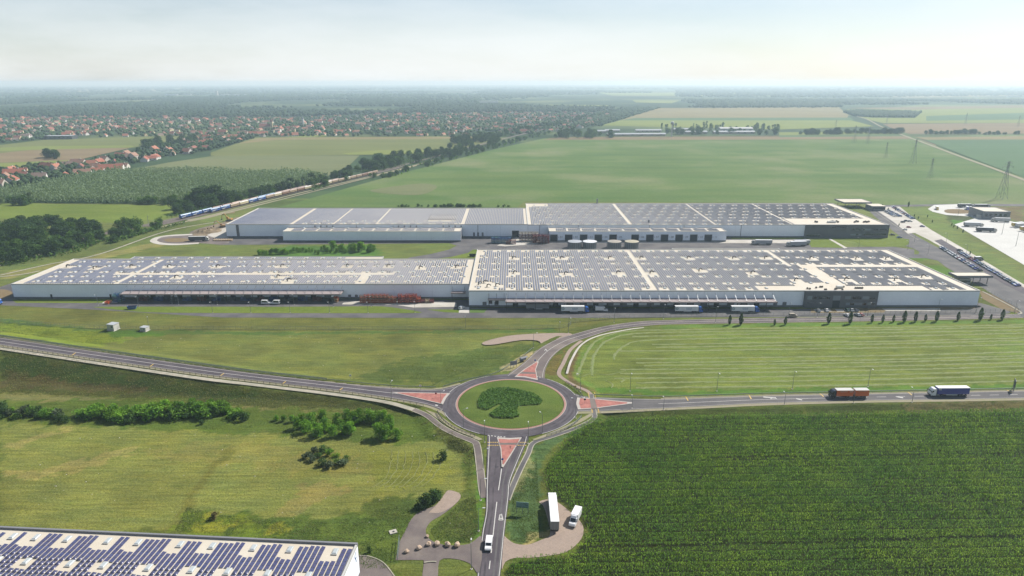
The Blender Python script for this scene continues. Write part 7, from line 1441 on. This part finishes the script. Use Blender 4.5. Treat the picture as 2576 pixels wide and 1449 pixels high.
q = g(763, 316, 0); e = tag(empty('white_church', (q[0], q[1], 0)), 'small white church tower among the village trees', 'church'); MB().box(-3,3,-3,3,0,20).build('tower', WC[1], e); MB().add([(-3.3,-3.3,20),(3.3,-3.3,20),(3.3,3.3,20),(-3.3,3.3,20),(0,0,28)], [(0,1,4),(1,2,4),(2,3,4),(3,0,4)]).build('spire', M['grey_clad2'], e)
block(146, 351, 62, 30, 8, 'p_dkgrey', 'supermarket', 'dark flat roofed supermarket at the village edge', 'building', R(8), 'p_lightgrey', 6)
for x_, y_, L, W, h, lb in ((1600,341,150,14,4,'long low grey farm shed along the headland'),(1630,332,70,16,5,'pale farm shed beside the water tower'),(1715,330,52,14,6,'tan farm shed under the poplars'),(1740,336,80,14,5,'long tan farm shed behind the hedge'),(1845,336,110,14,5,'long grey farm shed near the big barn'),(1500,334,50,16,5,'pale roofed shed among the farm trees'),(1540,331,40,14,4,'cream roofed shed in the farm yard')):
    gable(x_, y_, L, W, h, 2.4, R(3), M['p_beige'], M['p_lightgrey'], 'farm_shed', lb, 'shed', 6)
gable(1849, 333, 88, 26, 11, 3, 0, M['p_lightgrey'], M['p_offwhite'], 'farm_barn', 'big pale barn at the end of the farm sheds', 'barn', 5)
q = g(1689, 345, 0); e = tag(empty('water_tower', (q[0], q[1], 0)), 'slim water tower with a round tank above the farm', 'water tower'); MB().cyl((0,0,0),(0,0,30),1.3,1.1,n=10).build('shaft', M['p_lightgrey'], e)
b = MB(); pr = [(1.1,29),(3.6,31.5),(4.4,34),(3.8,36.5),(1.5,38)]; 
for (r0, z0), (r1, z1) in zip(pr, pr[1:]): b.cyl((0,0,z0),(0,0,z1),r0,r1,n=16,cap=False)
b.cyl((0,0,38),(0,0,38.5),1.5,.2,n=16).build('tank', M['p_silver'], e)
q = g(546, 243, 0); e = tag(empty('silo_tower', (q[0], q[1], 0)), 'white industrial tower rising from the far woods', 'tower'); MB().box(-11,11,-9,9,0,52).build('tower_block', M['p_offwhite'], e); MB().box(-4,4,-4,4,52,57).build('lift_house', M['p_white'], e)
for x_, y_, w_, lb in ((585,241,420,'long pale works hall beside the white tower'),(430,240,200,'pale works building in the far woods'),(470,239,140,'small pale works building near the white tower'),(795,227,260,'pale far factory near the horizon'),(815,226,160,'white far factory block near the horizon'),(2370,237,120,'tiny white building beyond the plantation'),(1230,259,200,'pale far shed by the yellow field'),(2555,245,180,'pale far hall on the hazy horizon')):
    q = g(x_, y_, 0); e = tag(empty('far_works', (q[0], q[1], 0)), lb, 'building'); w_ *= .6; MB().box(-w_/2,w_/2,0,w_*.3,0,11).build('wall', M['p_lightgrey'], e); MB().box(-w_/2-1,w_/2+1,-1,w_*.3+1,11,12).build('roof', M['p_offwhite'], e)
# far woods
FW = [[(-60,252),(560,246),(1000,250),(1200,262),(1500,272),(1640,262),(1500,284),(1240,284),(900,289),(700,296),(520,299),(260,293),(-60,299)]]
mass('far_wood', thin(scatter(FW, 15000, 110)), 9, 13, 'leaf_far', 'wide dark woods behind the village', 111, jitter=.35)
mass('far_wood', thin(scatter([[(-60,236),(700,228),(1300,224),(1640,232),(1640,262),(1200,262),(1000,250),(560,246),(-60,252)]], 9000, 112)), 17, 16, 'leaf_far', 'hazy woods towards the horizon', 113, jitter=.35)
mass('far_wood', thin(scatter([[(1640,272),(2120,271),(2110,264),(2640,262),(2640,252),(2100,252),(1700,248),(1560,262)]], 5000, 114)), 11, 13, 'leaf_far', 'long band of woods behind the tan field', 115, jitter=.35)
mass('far_wood', scatter([[(1500,318),(1640,275),(1660,272),(1560,302),(1500,322)], [(1500,284),(1600,270),(1640,273),(1560,296),(1500,316),(1400,332),(1420,326)]], 900, 116), 6, 9, 'leaf_far', 'tree belt along the railway by the village', 117)
mass('young_plantation', scatter([[(2122,283),(2150,280),(2316,284),(2300,296),(2200,296),(2150,293)]], 2200, 118), 5, 10, 'leaf_far', 'dark square plantation beside the dirt track', 119)
mass('far_wood', scatter([[(1700,226),(2640,232),(2640,240),(2100,246),(1700,244)]], 3500, 120), 18, 15, 'leaf_far', 'pale hazy woods on the far plain', 121, jitter=.35)

mass('far_wood', scatter([[(-60,222),(700,217),(1300,215),(1900,217),(2640,220),(2640,232),(1700,226),(1300,224),(700,228),(-60,236)]], 5000, 130), 42, 20, 'leaf_far', 'faint woods fading into the horizon haze', 131, jitter=.35)
# ------------------------------------------------------------------ the air
def haze_box():
    m = bpy.data.materials.new('haze'); m.use_nodes = True; t = m.node_tree; t.nodes.clear()
    o = t.nodes.new('ShaderNodeOutputMaterial'); v = t.nodes.new('ShaderNodeVolumePrincipled')
    v.inputs['Color'].default_value = (.60, .775, .92, 1); v.inputs['Absorption Color'].default_value = (.30, .30, .30, 1); v.inputs['Density'].default_value = HAZE; v.inputs['Anisotropy'].default_value = .2
    t.links.new(v.outputs[0], o.inputs['Volume'])
    ob = MB().box(-38000, 38000, -38000, 38000, -2.5, 150).build('haze', m)
    tag(ob, 'thin summer haze lying over the plain', kind='stuff')
HAZE = 1.2e-4
haze_box()
